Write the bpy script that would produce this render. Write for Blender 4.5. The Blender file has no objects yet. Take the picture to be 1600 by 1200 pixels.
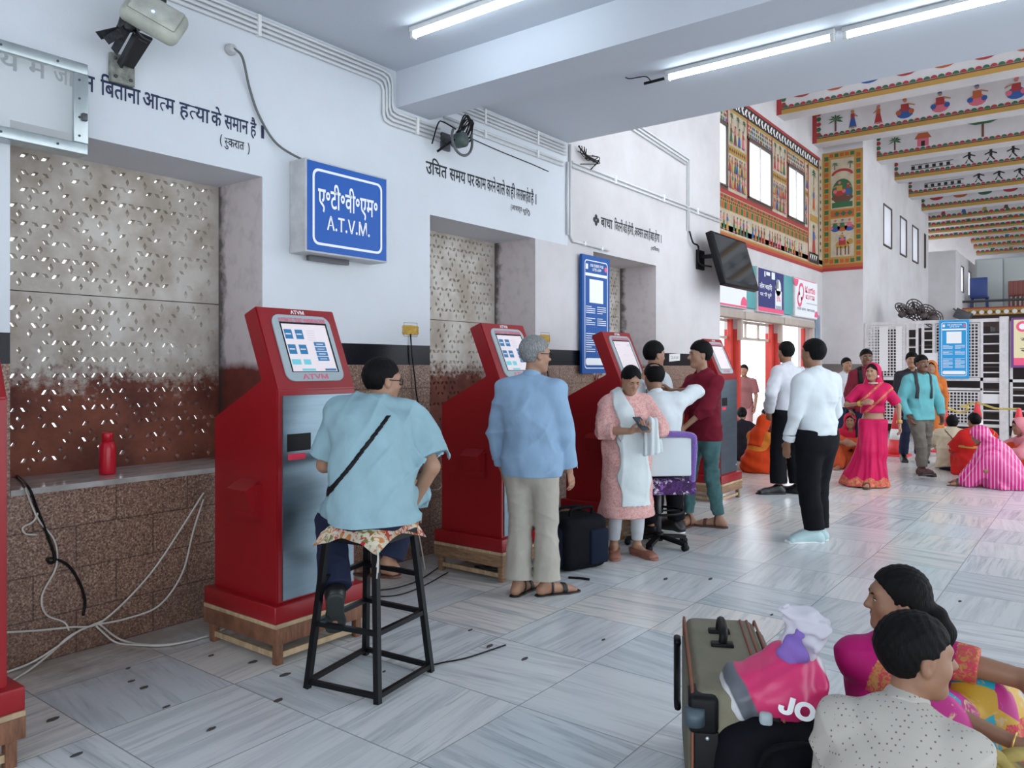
import bpy, bmesh, math, random
import numpy as np
import openvdb
from mathutils import Vector, Matrix
C = bpy.context.scene.collection
SC = bpy.context.scene
random.seed(7)
R = math.radians

# ------------------------------------------------------------------ camera, world, light
CAM_H = 1.52
cam_d = bpy.data.cameras.new('camera')
cam_d.sensor_width = 36.0
cam_d.lens = 1215.0 / 1600.0 * 36.0
cam_d.shift_y = -27.0 / 1600.0
cam_d.clip_start = 0.05
cam_d.clip_end = 300
cam = bpy.data.objects.new('camera', cam_d)
C.objects.link(cam)
YAW = math.atan(924.0 / 1215.0)            # view direction, from +X (along the wall) towards +Y (into the wall)
cam.location = (0, 0, CAM_H)
cam.rotation_euler = (R(90), 0, YAW - R(90))
SC.camera = cam

world = bpy.data.worlds.new('sky')
SC.world = world
world.use_nodes = True
wn = world.node_tree
bg = wn.nodes['Background']
bg.inputs[0].default_value = (0.86, 0.93, 1.0, 1)
bg.inputs[1].default_value = 2.3

SC.view_settings.view_transform = 'Standard'
SC.view_settings.look = 'None'
SC.view_settings.gamma = 1.0
SC.view_settings.use_curve_mapping = False
SC.view_settings.exposure = 0.42
SC.cycles.max_bounces = 7
SC.cycles.diffuse_bounces = 4
SC.cycles.sample_clamp_indirect = 6.0
SC.cycles.use_denoising = True

# the hall is left open to the sky along the platform side (right of the frame) and at the entrance behind the camera;
# its tube lamps are built with their fixtures below, and more are added out of view

# ------------------------------------------------------------------ materials
_mats = {}
def mat(name, col, rough=0.6, metal=0.0, noise=0.0, nscale=30.0, bump=0.0, bscale=60.0, emit=0.0, spec=0.5, stretch=None, col2=None, alpha=None, sheen=0.0, trans=0.0):
    """principled material with optional object-space noise variation towards col2 and a noise bump"""
    if name in _mats: return _mats[name]
    m = bpy.data.materials.new(name); m.use_nodes = True
    nt = m.node_tree; b = nt.nodes['Principled BSDF']
    c = tuple(col) + (1,)
    b.inputs['Base Color'].default_value = c
    b.inputs['Roughness'].default_value = rough
    b.inputs['Metallic'].default_value = metal
    b.inputs['Specular IOR Level'].default_value = spec
    if sheen: b.inputs['Sheen Weight'].default_value = sheen
    if trans: b.inputs['Transmission Weight'].default_value = trans
    if alpha is not None: b.inputs['Alpha'].default_value = alpha
    if emit:
        b.inputs['Emission Color'].default_value = c
        b.inputs['Emission Strength'].default_value = emit
    if noise or bump:
        tc = nt.nodes.new('ShaderNodeTexCoord'); mp = nt.nodes.new('ShaderNodeMapping')
        nt.links.new(tc.outputs['Object'], mp.inputs[0])
        if stretch: mp.inputs['Scale'].default_value = stretch
    if noise:
        n = nt.nodes.new('ShaderNodeTexNoise'); n.inputs['Scale'].default_value = nscale
        n.inputs['Detail'].default_value = 5.0; n.inputs['Roughness'].default_value = 0.6
        nt.links.new(mp.outputs[0], n.inputs['Vector'])
        rp = nt.nodes.new('ShaderNodeValToRGB')
        rp.color_ramp.elements[0].position = 0.35; rp.color_ramp.elements[1].position = 0.65
        d = col2 if col2 else tuple(v * (1 - noise) for v in col)
        rp.color_ramp.elements[0].color = tuple(d) + (1,)
        rp.color_ramp.elements[1].color = c
        nt.links.new(n.outputs['Fac'], rp.inputs[0]); nt.links.new(rp.outputs[0], b.inputs['Base Color'])
    if bump:
        n2 = nt.nodes.new('ShaderNodeTexNoise'); n2.inputs['Scale'].default_value = bscale; n2.inputs['Detail'].default_value = 3
        nt.links.new(mp.outputs[0], n2.inputs['Vector'])
        bp = nt.nodes.new('ShaderNodeBump'); bp.inputs['Strength'].default_value = bump; bp.inputs['Distance'].default_value = 0.02
        nt.links.new(n2.outputs['Fac'], bp.inputs['Height']); nt.links.new(bp.outputs[0], b.inputs['Normal'])
    _mats[name] = m
    return m

class NT:
    """tiny helper for longer node materials"""
    def __init__(s, name, rough=0.6):
        s.m = bpy.data.materials.new(name); s.m.use_nodes = True
        s.t = s.m.node_tree; s.b = s.t.nodes['Principled BSDF']; s.b.inputs['Roughness'].default_value = rough
        s.tc = s.t.nodes.new('ShaderNodeTexCoord')
        _mats[name] = s.m
    def n(s, typ, **kw):
        k = s.t.nodes.new('ShaderNode' + typ)
        for a, v in kw.items(): setattr(k, a, v)
        return k
    def l(s, a, b): s.t.links.new(a, b)
    def mapping(s, scale=(1, 1, 1), loc=(0, 0, 0), rot=(0, 0, 0), out='Object'):
        k = s.n('Mapping'); k.inputs['Scale'].default_value = scale; k.inputs['Location'].default_value = loc; k.inputs['Rotation'].default_value = rot
        s.l(s.tc.outputs[out], k.inputs[0]); return k.outputs[0]
    def noise(s, vec, scale, detail=4, rough=0.55, dist=0.0):
        k = s.n('TexNoise'); k.inputs['Scale'].default_value = scale; k.inputs['Detail'].default_value = detail
        k.inputs['Roughness'].default_value = rough; k.inputs['Distortion'].default_value = dist
        s.l(vec, k.inputs['Vector']); return k.outputs['Fac']
    def ramp(s, fac, stops, interp='LINEAR'):
        k = s.n('ValToRGB'); cr = k.color_ramp; cr.interpolation = interp
        while len(cr.elements) < len(stops): cr.elements.new(0.5)
        for e, (p, c) in zip(cr.elements, stops):
            e.position = p; e.color = (tuple(c) + (1,)) if not isinstance(c, (int, float)) else (c, c, c, 1)
        s.l(fac, k.inputs[0]); return k.outputs[0]
    def mix(s, fac, a, b, mode='MIX'):
        k = s.n('Mix', data_type='RGBA', blend_type=mode)
        for val, inp in ((fac, k.inputs[0]), (a, k.inputs[6]), (b, k.inputs[7])):
            if isinstance(val, (int, float)): inp.default_value = val
            elif isinstance(val, tuple): inp.default_value = val + (1,)
            else: s.l(val, inp)
        return k.outputs[2]
    def math(s, op, a, b=None, c=None):
        k = s.n('Math', operation=op)
        for val, inp in ((a, k.inputs[0]), (b, k.inputs[1]), (c, k.inputs[2])):
            if val is None: continue
            if isinstance(val, (int, float)): inp.default_value = val
            else: s.l(val, inp)
        return k.outputs[0]
    def xyz(s, vec=None):
        k = s.n('SeparateXYZ'); s.l(vec if vec is not None else s.tc.outputs['Object'], k.inputs[0]); return k.outputs
    def base(s, c): s.l(c, s.b.inputs['Base Color'])
    def bump(s, h, strength=0.3, dist=0.01):
        k = s.n('Bump'); k.inputs['Strength'].default_value = strength; k.inputs['Distance'].default_value = dist
        s.l(h, k.inputs['Height']); s.l(k.outputs[0], s.b.inputs['Normal'])

# ------------------------------------------------------------------ mesh collecting
class MB:
    def __init__(s): s.v = []; s.f = []; s.mi = []; s.sm = []
    def add(s, vs, fs, mi=0, smooth=False):
        o = len(s.v); s.v += [tuple(p) for p in vs]
        for f in fs: s.f.append([o + i for i in f]); s.mi.append(mi); s.sm.append(smooth)
        return s
    def box(s, x0, x1, y0, y1, z0, z1, mi=0, M=None):
        vs = [(x, y, z) for z in (z0, z1) for y in (y0, y1) for x in (x0, x1)]
        if M is not None: vs = [tuple(M @ Vector(p)) for p in vs]
        return s.add(vs, [(0, 2, 3, 1), (4, 5, 7, 6), (0, 1, 5, 4), (2, 6, 7, 3), (0, 4, 6, 2), (1, 3, 7, 5)], mi)
    def bevbox(s, x0, x1, y0, y1, z0, z1, r=0.01, mi=0, M=None, seg=2):
        bm = bmesh.new()
        vs = [bm.verts.new((x, y, z)) for z in (z0, z1) for y in (y0, y1) for x in (x0, x1)]
        for f in [(0, 2, 3, 1), (4, 5, 7, 6), (0, 1, 5, 4), (2, 6, 7, 3), (0, 4, 6, 2), (1, 3, 7, 5)]: bm.faces.new([vs[i] for i in f])
        bmesh.ops.bevel(bm, geom=bm.edges[:], offset=r, segments=seg, affect='EDGES', profile=0.5)
        s.addbm(bm, mi, M, True); return s
    def addbm(s, bm, mi=0, M=None, smooth=False):
        bm.verts.index_update()
        vs = [tuple((M @ v.co) if M is not None else v.co) for v in bm.verts]
        s.add(vs, [[v.index for v in f.verts] for f in bm.faces], mi, smooth); bm.free()
    def prism(s, poly, lo, hi, axis=0, mi=0, M=None):
        """poly: list of 2D points; extruded along axis (0: poly is (y,z); 1: (x,z); 2: (x,y))"""
        n = len(poly)
        def P(p, t):
            q = (t, p[0], p[1]) if axis == 0 else ((p[0], t, p[1]) if axis == 1 else (p[0], p[1], t))
            return tuple(M @ Vector(q)) if M is not None else q
        vs = [P(p, lo) for p in poly] + [P(p, hi) for p in poly]
        fs = [list(range(n))[::-1], list(range(n, 2 * n))] + [[i, (i + 1) % n, n + (i + 1) % n, n + i] for i in range(n)]
        return s.add(vs, fs, mi)
    def tube(s, pts, r, n=8, mi=0, cap=True, smooth=True):
        pts = [Vector(p) for p in pts]; rs = r if isinstance(r, (list, tuple)) else [r] * len(pts)
        rings = []; up = Vector((0, 0, 1)); prev = None
        for i, p in enumerate(pts):
            d = (pts[min(i + 1, len(pts) - 1)] - pts[max(i - 1, 0)]).normalized()
            if prev is None:
                a = d.cross(up)
                if a.length < 1e-3: a = d.cross(Vector((1, 0, 0)))
            else:
                a = prev - d * prev.dot(d)
                if a.length < 1e-4: a = d.cross(up)
            a.normalize(); prev = a; b = d.cross(a)
            rings.append([p + (a * math.cos(t) + b * math.sin(t)) * rs[i] for t in [2 * math.pi * k / n for k in range(n)]])
        vs = [q for rg in rings for q in rg]
        fs = [[i * n + k, i * n + (k + 1) % n, (i + 1) * n + (k + 1) % n, (i + 1) * n + k] for i in range(len(pts) - 1) for k in range(n)]
        if cap: fs += [list(range(n))[::-1], list(range((len(pts) - 1) * n, len(pts) * n))]
        return s.add(vs, fs, mi, smooth)
    def cyl(s, a, b, r, n=16, mi=0, smooth=True): return s.tube([a, b], r, n, mi, True, smooth)
    def beam(s, a, b, w, h, mi=0, up=(0, 0, 1)):
        """rectangular bar from a to b; w across, h along up"""
        a, b = Vector(a), Vector(b); d = (b - a).normalized(); u = Vector(up)
        x = d.cross(u)
        if x.length < 1e-3: x = d.cross(Vector((1, 0, 0)))
        x.normalize(); u = x.cross(d)
        vs = [p + x * sx * w / 2 + u * su * h / 2 for p in (a, b) for sx, su in ((-1, -1), (1, -1), (1, 1), (-1, 1))]
        return s.add(vs, [(3, 2, 1, 0), (4, 5, 6, 7), (0, 1, 5, 4), (1, 2, 6, 5), (2, 3, 7, 6), (3, 0, 4, 7)], mi)
    def lathe(s, prof, c=(0, 0, 0), n=24, mi=0, M=None, smooth=True):
        """prof: (radius, z)"""
        vs = []
        for r, z in prof:
            for k in range(n):
                t = 2 * math.pi * k / n; q = (c[0] + r * math.cos(t), c[1] + r * math.sin(t), c[2] + z)
                vs.append(tuple(M @ Vector(q)) if M is not None else q)
        m = len(prof)
        fs = [[i * n + k, i * n + (k + 1) % n, (i + 1) * n + (k + 1) % n, (i + 1) * n + k] for i in range(m - 1) for k in range(n)]
        fs += [list(range(n))[::-1], list(range((m - 1) * n, m * n))]
        return s.add(vs, fs, mi, smooth)
    def ell(s, c, r, n=16, m=10, mi=0, M=None):
        vs = []; fs = []
        for i in range(m + 1):
            p = math.pi * i / m
            for k in range(n):
                t = 2 * math.pi * k / n
                q = (c[0] + r[0] * math.sin(p) * math.cos(t), c[1] + r[1] * math.sin(p) * math.sin(t), c[2] - r[2] * math.cos(p))
                vs.append(tuple(M @ Vector(q)) if M is not None else q)
        for i in range(m):
            for k in range(n): fs.append([i * n + k, i * n + (k + 1) % n, (i + 1) * n + (k + 1) % n, (i + 1) * n + k])
        return s.add(vs, fs, mi, True)
    def quad(s, a, b, c, d, mi=0): return s.add([a, b, c, d], [(0, 1, 2, 3)], mi)
    def mesh(s, name, mats):
        me = bpy.data.meshes.new(name); me.from_pydata(s.v, [], s.f)
        for m in (mats if isinstance(mats, (list, tuple)) else [mats]): me.materials.append(m)
        me.polygons.foreach_set('material_index', s.mi); me.polygons.foreach_set('use_smooth', s.sm)
        me.update(); return me
    def build(s, name, mats, parent=None):
        o = bpy.data.objects.new(name, s.mesh(name, mats)); C.objects.link(o)
        if parent: o.parent = parent
        return o

def tag(o, label=None, cat=None, group=None, kind=None):
    if label: o['label'] = label
    if cat: o['category'] = cat
    if group: o['group'] = group
    if kind: o['kind'] = kind
    return o
def thing(name, label, cat, loc=(0, 0, 0), rz=0.0, group=None):
    o = bpy.data.objects.new(name, None); C.objects.link(o); o.empty_display_size = 0.1
    o.location = loc; o.rotation_euler = (0, 0, rz)
    return tag(o, label, cat, group)
def struct(o): o['kind'] = 'structure'; return o
def copy_tree(o, parent=None):
    c = o.copy(); C.objects.link(c)
    if parent: c.parent = parent
    for ch in list(o.children): copy_tree(ch, c)
    return c
def spline(pts, k=8):
    """Catmull-Rom through the points"""
    P = [Vector(p) for p in pts]; P = [P[0] * 2 - P[1]] + P + [P[-1] * 2 - P[-2]]; out = []
    for i in range(1, len(P) - 2):
        for j in range(k):
            t = j / k; a, b, c, d = P[i - 1:i + 3]
            out.append(0.5 * ((2 * b) + (c - a) * t + (2 * a - 5 * b + 4 * c - d) * t * t + (3 * b - a - 3 * c + d) * t ** 3))
    out.append(P[-2]); return out

# ------------------------------------------------------------------ lettering
SANS = None
try:
    import os as _os
    SANS = bpy.data.fonts.load(_os.path.join(bpy.utils.system_resource('DATAFILES'), 'fonts', 'Inter.woff2'))
except Exception:
    SANS = None
def glyphs(body, bold=0.0):
    """flat outline mesh of a line of text -> (verts Nx2, faces); Devanagari is written in visual order"""
    cu = bpy.data.curves.new('txt', 'FONT'); cu.body = body; cu.offset = bold; cu.resolution_u = 3
    if SANS and all(ord(ch) < 0x250 for ch in body): cu.font = SANS
    o = bpy.data.objects.new('txt', cu); C.objects.link(o)
    dg = bpy.context.evaluated_depsgraph_get()
    me = bpy.data.meshes.new_from_object(o.evaluated_get(dg))
    v = [(p.co.x, p.co.y) for p in me.vertices]; f = [list(p.vertices) for p in me.polygons]
    bpy.data.objects.remove(o); bpy.data.curves.remove(cu); bpy.data.meshes.remove(me)
    return v, f
def half(ch, keep=0.66):
    """half-form of a consonant with a right-hand stem: its outline cut before the stem"""
    v, f = glyphs(ch)
    bm = bmesh.new(); vs = [bm.verts.new((x, y, 0)) for x, y in v]
    for q in f: bm.faces.new([vs[i] for i in q])
    x0 = min(p[0] for p in v); x1 = max(p[0] for p in v); cut = x0 + (x1 - x0) * keep
    bmesh.ops.bisect_plane(bm, geom=bm.verts[:] + bm.edges[:] + bm.faces[:], plane_co=(cut, 0, 0), plane_no=(1, 0, 0), clear_outer=True)
    bm.verts.index_update(); v2 = [(q.co.x, q.co.y) for q in bm.verts]; f2 = [[q.index for q in p.verts] for p in bm.faces]; bm.free()
    return v2, f2, cut - x0
def line(body, bold=0.0):
    """a line where '<X>' stands for the half-form of X"""
    V = []; F = []; x = 0.0; i = 0; buf = ''
    def flush(buf, x):
        if not buf: return x
        v, f = glyphs(buf, bold)
        if not v: return x + 0.25 * len(buf)
        o = len(V); V.extend((a + x, b) for a, b in v); F.extend([o + k for k in q] for q in f)
        return x + max(a for a, b in v) + (0.25 if buf.endswith(' ') else 0.0)
    while i < len(body):
        if body[i] == '<':
            x = flush(buf, x); buf = ''
            v, f, w = half(body[i + 1]); x0 = min(a for a, b in v); o = len(V)
            V.extend((a - x0 + x, b) for a, b in v); F.extend([o + k for k in q] for q in f)
            x += w; i += 3
        else: buf += body[i]; i += 1
    flush(buf, x)
    return V, F
def put_text(mb, body, x0, x1, y0, y1, M, mi=0, bold=0.0, keep=False, z=0.0, ref=None):
    """fit the text into the box x0..x1, y0..y1 of the plane M (local x right, y up, z out)"""
    v, f = line(body, bold)
    if not v: return
    ax0 = min(p[0] for p in v); ax1 = max(p[0] for p in v)
    if ref: ay0, ay1 = ref
    else: ay0 = min(p[1] for p in v); ay1 = max(p[1] for p in v)
    sx = (x1 - x0) / (ax1 - ax0); sy = (y1 - y0) / (ay1 - ay0)
    if keep: sx = min(sx, sy); sy = sx
    cx = (x0 + x1) / 2 - (ax0 + ax1) / 2 * sx
    vs = [tuple(M @ Vector((p[0] * sx + cx, y0 + (p[1] - ay0) * sy, z))) for p in v]
    mb.add(vs, f, mi)
def wallM(x, y, z, rz=0.0): return Matrix.Translation((x, y, z)) @ Matrix.Rotation(rz, 4, 'Z') @ Matrix.Rotation(R(90), 4, 'X')
def rrect(x0, x1, y0, y1, r, n=5):
    pts = []
    for cx, cy, a0 in ((x1 - r, y0 + r, -90), (x1 - r, y1 - r, 0), (x0 + r, y1 - r, 90), (x0 + r, y0 + r, 180)):
        for k in range(n + 1):
            a = R(a0 + 90 * k / n); pts.append((cx + r * math.cos(a), cy + r * math.sin(a)))
    return pts
def flat(mb, pts, M, z=0.0, mi=0):
    mb.add([tuple(M @ Vector((p[0], p[1], z))) for p in pts], [list(range(len(pts)))], mi)
def ringflat(mb, outer, inner, M, z=0.0, mi=0):
    n = len(outer)
    mb.add([tuple(M @ Vector((p[0], p[1], z))) for p in outer + inner], [[i, (i + 1) % n, n + (i + 1) % n, n + i] for i in range(n)], mi)
def plate(outline, holes, t, name='plate'):
    """flat plate with holes as mesh data (x,y), thickness t along z, filled by a 2D curve"""
    cu = bpy.data.curves.new(name, 'CURVE'); cu.dimensions = '2D'; cu.fill_mode = 'BOTH'; cu.extrude = t / 2
    for poly in [outline] + holes:
        sp = cu.splines.new('POLY'); sp.points.add(len(poly) - 1); sp.use_cyclic_u = True
        for p, q in zip(sp.points, poly): p.co = (q[0], q[1], 0, 1)
    o = bpy.data.objects.new(name, cu); C.objects.link(o)
    me = bpy.data.meshes.new_from_object(o.evaluated_get(bpy.context.evaluated_depsgraph_get()))
    bpy.data.objects.remove(o); bpy.data.curves.remove(cu)
    me.name = name
    return me
# ------------------------------------------------------------------ reading a point of a known plane off the photograph
_ca, _sa = math.cos(YAW), math.sin(YAW)
def ray(px, py):
    u = (px - 800) / 1215.0; v = (573.0 - py) / 1215.0
    return _ca + u * _sa, _sa - u * _ca, v
def on_floor(px, py, z=0.0):
    x, y, v = ray(px, py); t = (z - CAM_H) / v; return Vector((x * t, y * t, z))
def on_y(px, py, Y):
    x, y, v = ray(px, py); t = Y / y; return Vector((x * t, Y, CAM_H + v * t))
def on_x(px, py, X):
    x, y, v = ray(px, py); t = X / x; return Vector((X, y * t, CAM_H + v * t))
# ================================================================== MATERIALS OF THE PLACE
def m_white(name='white_paint', col=(0.69, 0.72, 0.765), aged=0.35):
    k = NT(name, 0.75)
    v = k.mapping()
    n1 = k.noise(v, 0.9, 6, 0.65); n2 = k.noise(v, 5.5, 6, 0.7, 0.4); n3 = k.noise(v, 40, 3)
    blot = k.ramp(n1, [(0.40, 0.0), (0.72, aged)])
    spots = k.ramp(n2, [(0.66, 0.0), (0.76, 1.0)])
    c = k.mix(blot, col, (col[0] * 0.80, col[1] * 0.78, col[2] * 0.76))
    c = k.mix(k.math('MULTIPLY', spots, k.math('MULTIPLY', blot, 1.1)), c, (0.42, 0.38, 0.37))
    k.base(c); k.bump(n3, 0.12, 0.01)
    return k.m
WHITE = m_white()
WHITE_AGED = m_white('aged_white_paint', (0.64, 0.615, 0.625), 0.8)
WHITE_CEIL = m_white('ceiling_paint', (0.62, 0.655, 0.72), 0.12)

def m_granite():
    k = NT('brown_granite_tile', 0.38)
    v = k.mapping()
    s = k.noise(v, 95, 2, 0.7); s2 = k.noise(v, 42, 2, 0.6); d = k.noise(v, 1.6, 5, 0.6)
    c = k.ramp(s, [(0.34, (0.07, 0.035, 0.03)), (0.46, (0.23, 0.125, 0.085)), (0.56, (0.33, 0.205, 0.14)), (0.68, (0.52, 0.40, 0.31))])
    c = k.mix(k.ramp(s2, [(0.5, 0.0), (0.66, 0.55)]), c, (0.16, 0.075, 0.06))
    # dark damp soiling of the lower wall
    x, y, z = k.xyz()
    low = k.math('MULTIPLY', k.ramp(k.math('ADD', z, k.math('MULTIPLY', d, 0.9)), [(0.30, 1.0), (0.85, 0.0)]), 0.62)
    c = k.mix(low, c, (0.085, 0.035, 0.022))
    br = k.n('TexBrick'); br.offset = 0.5
    cmb = k.n('CombineXYZ'); k.l(x, cmb.inputs[0]); k.l(z, cmb.inputs[1]); k.l(cmb.outputs[0], br.inputs['Vector'])
    br.inputs['Scale'].default_value = 1.0; br.inputs['Brick Width'].default_value = 0.42; br.inputs['Row Height'].default_value = 0.225
    br.inputs['Mortar Size'].default_value = 0.004; br.inputs['Color1'].default_value = (1, 1, 1, 1); br.inputs['Color2'].default_value = (0.86, 0.86, 0.86, 1); br.inputs['Mortar'].default_value = (0.4, 0.4, 0.4, 1)
    c = k.mix(1.0, c, br.outputs['Color'], 'MULTIPLY')
    k.base(c); k.bump(br.outputs['Color'], 0.25, 0.004)
    return k.m
GRANITE = m_granite()
BLACKBAND = mat('black_granite_band', (0.006, 0.007, 0.012), 0.22, spec=.2, noise=0.5, nscale=60, col2=(0.012, 0.012, 0.016))
def m_reveal():
    k = NT('stained_window_reveal', 0.8)
    v = k.mapping(); x, y, z = k.xyz(); n = k.noise(v, 3.5, 6, 0.65); n2 = k.noise(v, 12, 5)
    f = k.ramp(k.math('ADD', z, k.math('MULTIPLY', k.math('SUBTRACT', n, 0.5), 0.28)), [(0.0, 1.0), (1.0, 0.0)])
    mr = k.n('MapRange'); k.l(k.math('ADD', z, k.math('MULTIPLY', k.math('SUBTRACT', n, 0.5), 0.1)), mr.inputs[0]); mr.inputs[1].default_value = 1.50; mr.inputs[2].default_value = 1.56
    red = k.mix(n2, (0.20, 0.035, 0.022), (0.085, 0.016, 0.012))
    wh = k.mix(k.ramp(n2, [(0.5, 0.0), (0.75, 0.5)]), (0.62, 0.56, 0.57), (0.40, 0.36, 0.36))
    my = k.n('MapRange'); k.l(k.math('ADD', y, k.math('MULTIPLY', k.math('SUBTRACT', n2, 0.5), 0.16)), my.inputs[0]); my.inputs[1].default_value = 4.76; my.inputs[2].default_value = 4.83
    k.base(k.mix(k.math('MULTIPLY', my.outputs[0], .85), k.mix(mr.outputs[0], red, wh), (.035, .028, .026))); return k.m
REVEAL = m_reveal()
def m_jali():
    k = NT('pierced_stone', 0.75)
    v = k.mapping(); x, y, z = k.xyz(); n = k.noise(v, 2.2, 6, 0.7); n2 = k.noise(v, 22, 5, 0.7); n3 = k.noise(v, 4.5, 4)
    zz = k.math('ADD', z, k.math('ADD', k.math('MULTIPLY', k.math('SUBTRACT', n, 0.5), 0.55), k.math('MULTIPLY', k.math('SUBTRACT', n2, 0.5), 0.42)))
    mr = k.n('MapRange'); k.l(zz, mr.inputs[0]); mr.inputs[1].default_value = 1.38; mr.inputs[2].default_value = 1.52
    st = k.mix(k.ramp(n3, [(0.35, 0.0), (0.65, 1.0)]), (0.40, 0.34, 0.28), (0.62, 0.58, 0.53))
    red = k.mix(k.ramp(n, [(0.35, 0.0), (0.65, 1.0)]), (0.10, 0.022, 0.014), (0.25, 0.075, 0.040))
    k.base(k.mix(mr.outputs[0], red, st)); k.bump(n2, 0.3, 0.01)
    return k.m
JALI = m_jali()
def m_marble(name='grey_white_marble'):
    """striped marble slabs, each tile with its own shade and grain direction"""
    k = NT(name, 0.16)
    k.b.inputs['Specular IOR Level'].default_value = 0.45
    v0 = k.mapping(loc=(-1.523 / 0.636, -1.476 / 0.613, 0), scale=(1 / 0.636, 1 / 0.613, 1))
    x, y, z = k.xyz(v0)
    fx = k.math('FLOOR', x); fy = k.math('FLOOR', y)
    cell = k.n('CombineXYZ'); k.l(fx, cell.inputs[0]); k.l(fy, cell.inputs[1])
    wn_ = k.n('TexWhiteNoise', noise_dimensions='2D'); k.l(cell.outputs[0], wn_.inputs['Vector'])
    rnd = wn_.outputs['Value']; rc = k.xyz(wn_.outputs['Color'])
    # grain direction alternates in a chequerboard, some tiles break the rule
    par = k.math('MODULO', k.math('ABSOLUTE', k.math('ADD', fx, fy)), 2.0)
    par = k.math('ABSOLUTE', k.math('SUBTRACT', par, k.math('LESS_THAN', rc[0], 0.2)))
    ang = k.math('ADD', k.math('MULTIPLY', par, 1.5708), k.math('MULTIPLY', k.math('SUBTRACT', rc[1], 0.5), 0.35))
    rot = k.n('VectorRotate', rotation_type='Z_AXIS'); k.l(v0, rot.inputs['Vector']); k.l(ang, rot.inputs['Angle'])
    off = k.n('VectorMath', operation='ADD'); k.l(rot.outputs[0], off.inputs[0])
    offv = k.n('CombineXYZ'); k.l(k.math('MULTIPLY', rc[2], 37.0), offv.inputs[0]); k.l(k.math('MULTIPLY', rnd, 53.0), offv.inputs[1]); k.l(offv.outputs[0], off.inputs[1])
    mp = k.n('Mapping'); mp.inputs['Scale'].default_value = (0.55, 7.0, 1.0); k.l(off.outputs[0], mp.inputs[0])
    g1 = k.noise(mp.outputs[0], 1.3, 6, 0.62, 0.5); 
    mp2 = k.n('Mapping'); mp2.inputs['Scale'].default_value = (0.9, 17.0, 1.0); k.l(off.outputs[0], mp2.inputs[0])
    g2 = k.noise(mp2.outputs[0], 1.6, 4, 0.6, 0.3)
    strength = k.math('ADD', 0.35, k.math('MULTIPLY', rc[0], 0.65))
    base = k.mix(rc[1], (0.74, 0.755, 0.75), (0.58, 0.625, 0.645))
    base = k.mix(k.math('MULTIPLY', k.math('LESS_THAN', rc[2], 0.3), 0.7), base, (0.76, 0.72, 0.66))
    vein = k.math('MULTIPLY', k.ramp(g1, [(0.46, 0.0), (0.60, 1.0)]), strength)
    c = k.mix(k.math('MULTIPLY', vein, 0.62), base, (0.36, 0.405, 0.44))
    c = k.mix(k.math('MULTIPLY', k.ramp(g2, [(0.56, 0.0), (0.68, 1.0)]), k.math('MULTIPLY', strength, 0.55)), c, (0.24, 0.27, 0.29))
    c = k.mix(k.math('MULTIPLY', k.ramp(g2, [(0.30, 1.0), (0.42, 0.0)]), 0.15), c, (0.86, 0.87, 0.86))
    # joints
    ex = k.math('ABSOLUTE', k.math('SUBTRACT', k.math('FRACT', x), 0.5)); ey = k.math('ABSOLUTE', k.math('SUBTRACT', k.math('FRACT', y), 0.5))
    jt = k.math('GREATER_THAN', k.math('MAXIMUM', ex, ey), 0.4955)
    c = k.mix(k.math('MULTIPLY', jt, 0.72), c, (0.17, 0.17, 0.165))
    # brown grime along the wall foot and scattered dirt
    wx_ = k.xyz(); gn = k.noise(k.mapping(), 3.0, 6, 0.7)
    gr = k.n('MapRange'); k.l(k.math('ADD', wx_[1], k.math('MULTIPLY', gn, 1.3)), gr.inputs[0]); gr.inputs[1].default_value = 4.35; gr.inputs[2].default_value = 5.0
    c = k.mix(k.math('MULTIPLY', gr.outputs[0], 0.75), c, (0.27, 0.20, 0.15))
    k.base(c)
    k.b.inputs['Roughness'].default_value = 0.21
    return k.m
MARBLE = m_marble()
SILLM = mat('sill_marble', (0.52, 0.50, 0.47), 0.15, noise=0.35, nscale=6, stretch=(1, 4, 1))
REDP = mat('red_enamel', (0.29, 0.004, 0.009), 0.34, noise=0.12, nscale=3)
STEEL = mat('brushed_steel', (0.20, 0.27, 0.32), 0.32, 0.85, noise=0.15, nscale=3, stretch=(1, 1, 8))
GREYPL = mat('grey_bezel', (0.36, 0.43, 0.46), 0.42)
BLACK = mat('black_plastic', (0.005, 0.005, 0.006), 0.45, spec=.2)
BLACKP = mat('black_paint', (0.004, 0.0045, 0.006), 0.35, spec=.25)
WOOD = mat('raw_wood', (0.36, 0.21, 0.115), 0.65, noise=0.5, nscale=5, stretch=(2, 2, 12))
WOODR = mat('reddish_wood', (0.25, 0.105, 0.055), 0.6, noise=0.5, nscale=6, stretch=(10, 2, 2))
WOODL = mat('pale_wood', (0.55, 0.40, 0.24), 0.65, noise=0.35, nscale=6, stretch=(2, 8, 2))
INK = mat('navy_wall_paint', (0.012, 0.02, 0.075), 0.6)
INKB = mat('black_wall_paint', (0.012, 0.012, 0.02), 0.6)
PIPE = mat('white_conduit', (0.68, 0.69, 0.70), 0.45)
GRIME = mat('wall_grime', (0.10, 0.085, 0.08), 0.9)
ALU = mat('aluminium', (0.50, 0.56, 0.57), 0.35, 0.75, noise=0.15, nscale=8)
GALV = mat('dark_galvanised', (0.10, 0.10, 0.11), 0.45, 0.5)
WHITEPL = mat('white_plastic', (0.80, 0.80, 0.78), 0.4)
SIGNBLUE = mat('sign_blue', (0.004, 0.095, 0.43), 0.4, spec=.3)
SIGNBLUE2 = mat('panel_blue', (0.006, 0.085, 0.34), 0.5, spec=.3)
SIGNCYAN = mat('poster_cyan_blue', (0.01, 0.32, 0.68), 0.4)
SIGNW = mat('sign_white', (0.88, 0.90, 0.92), 0.4)
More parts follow.
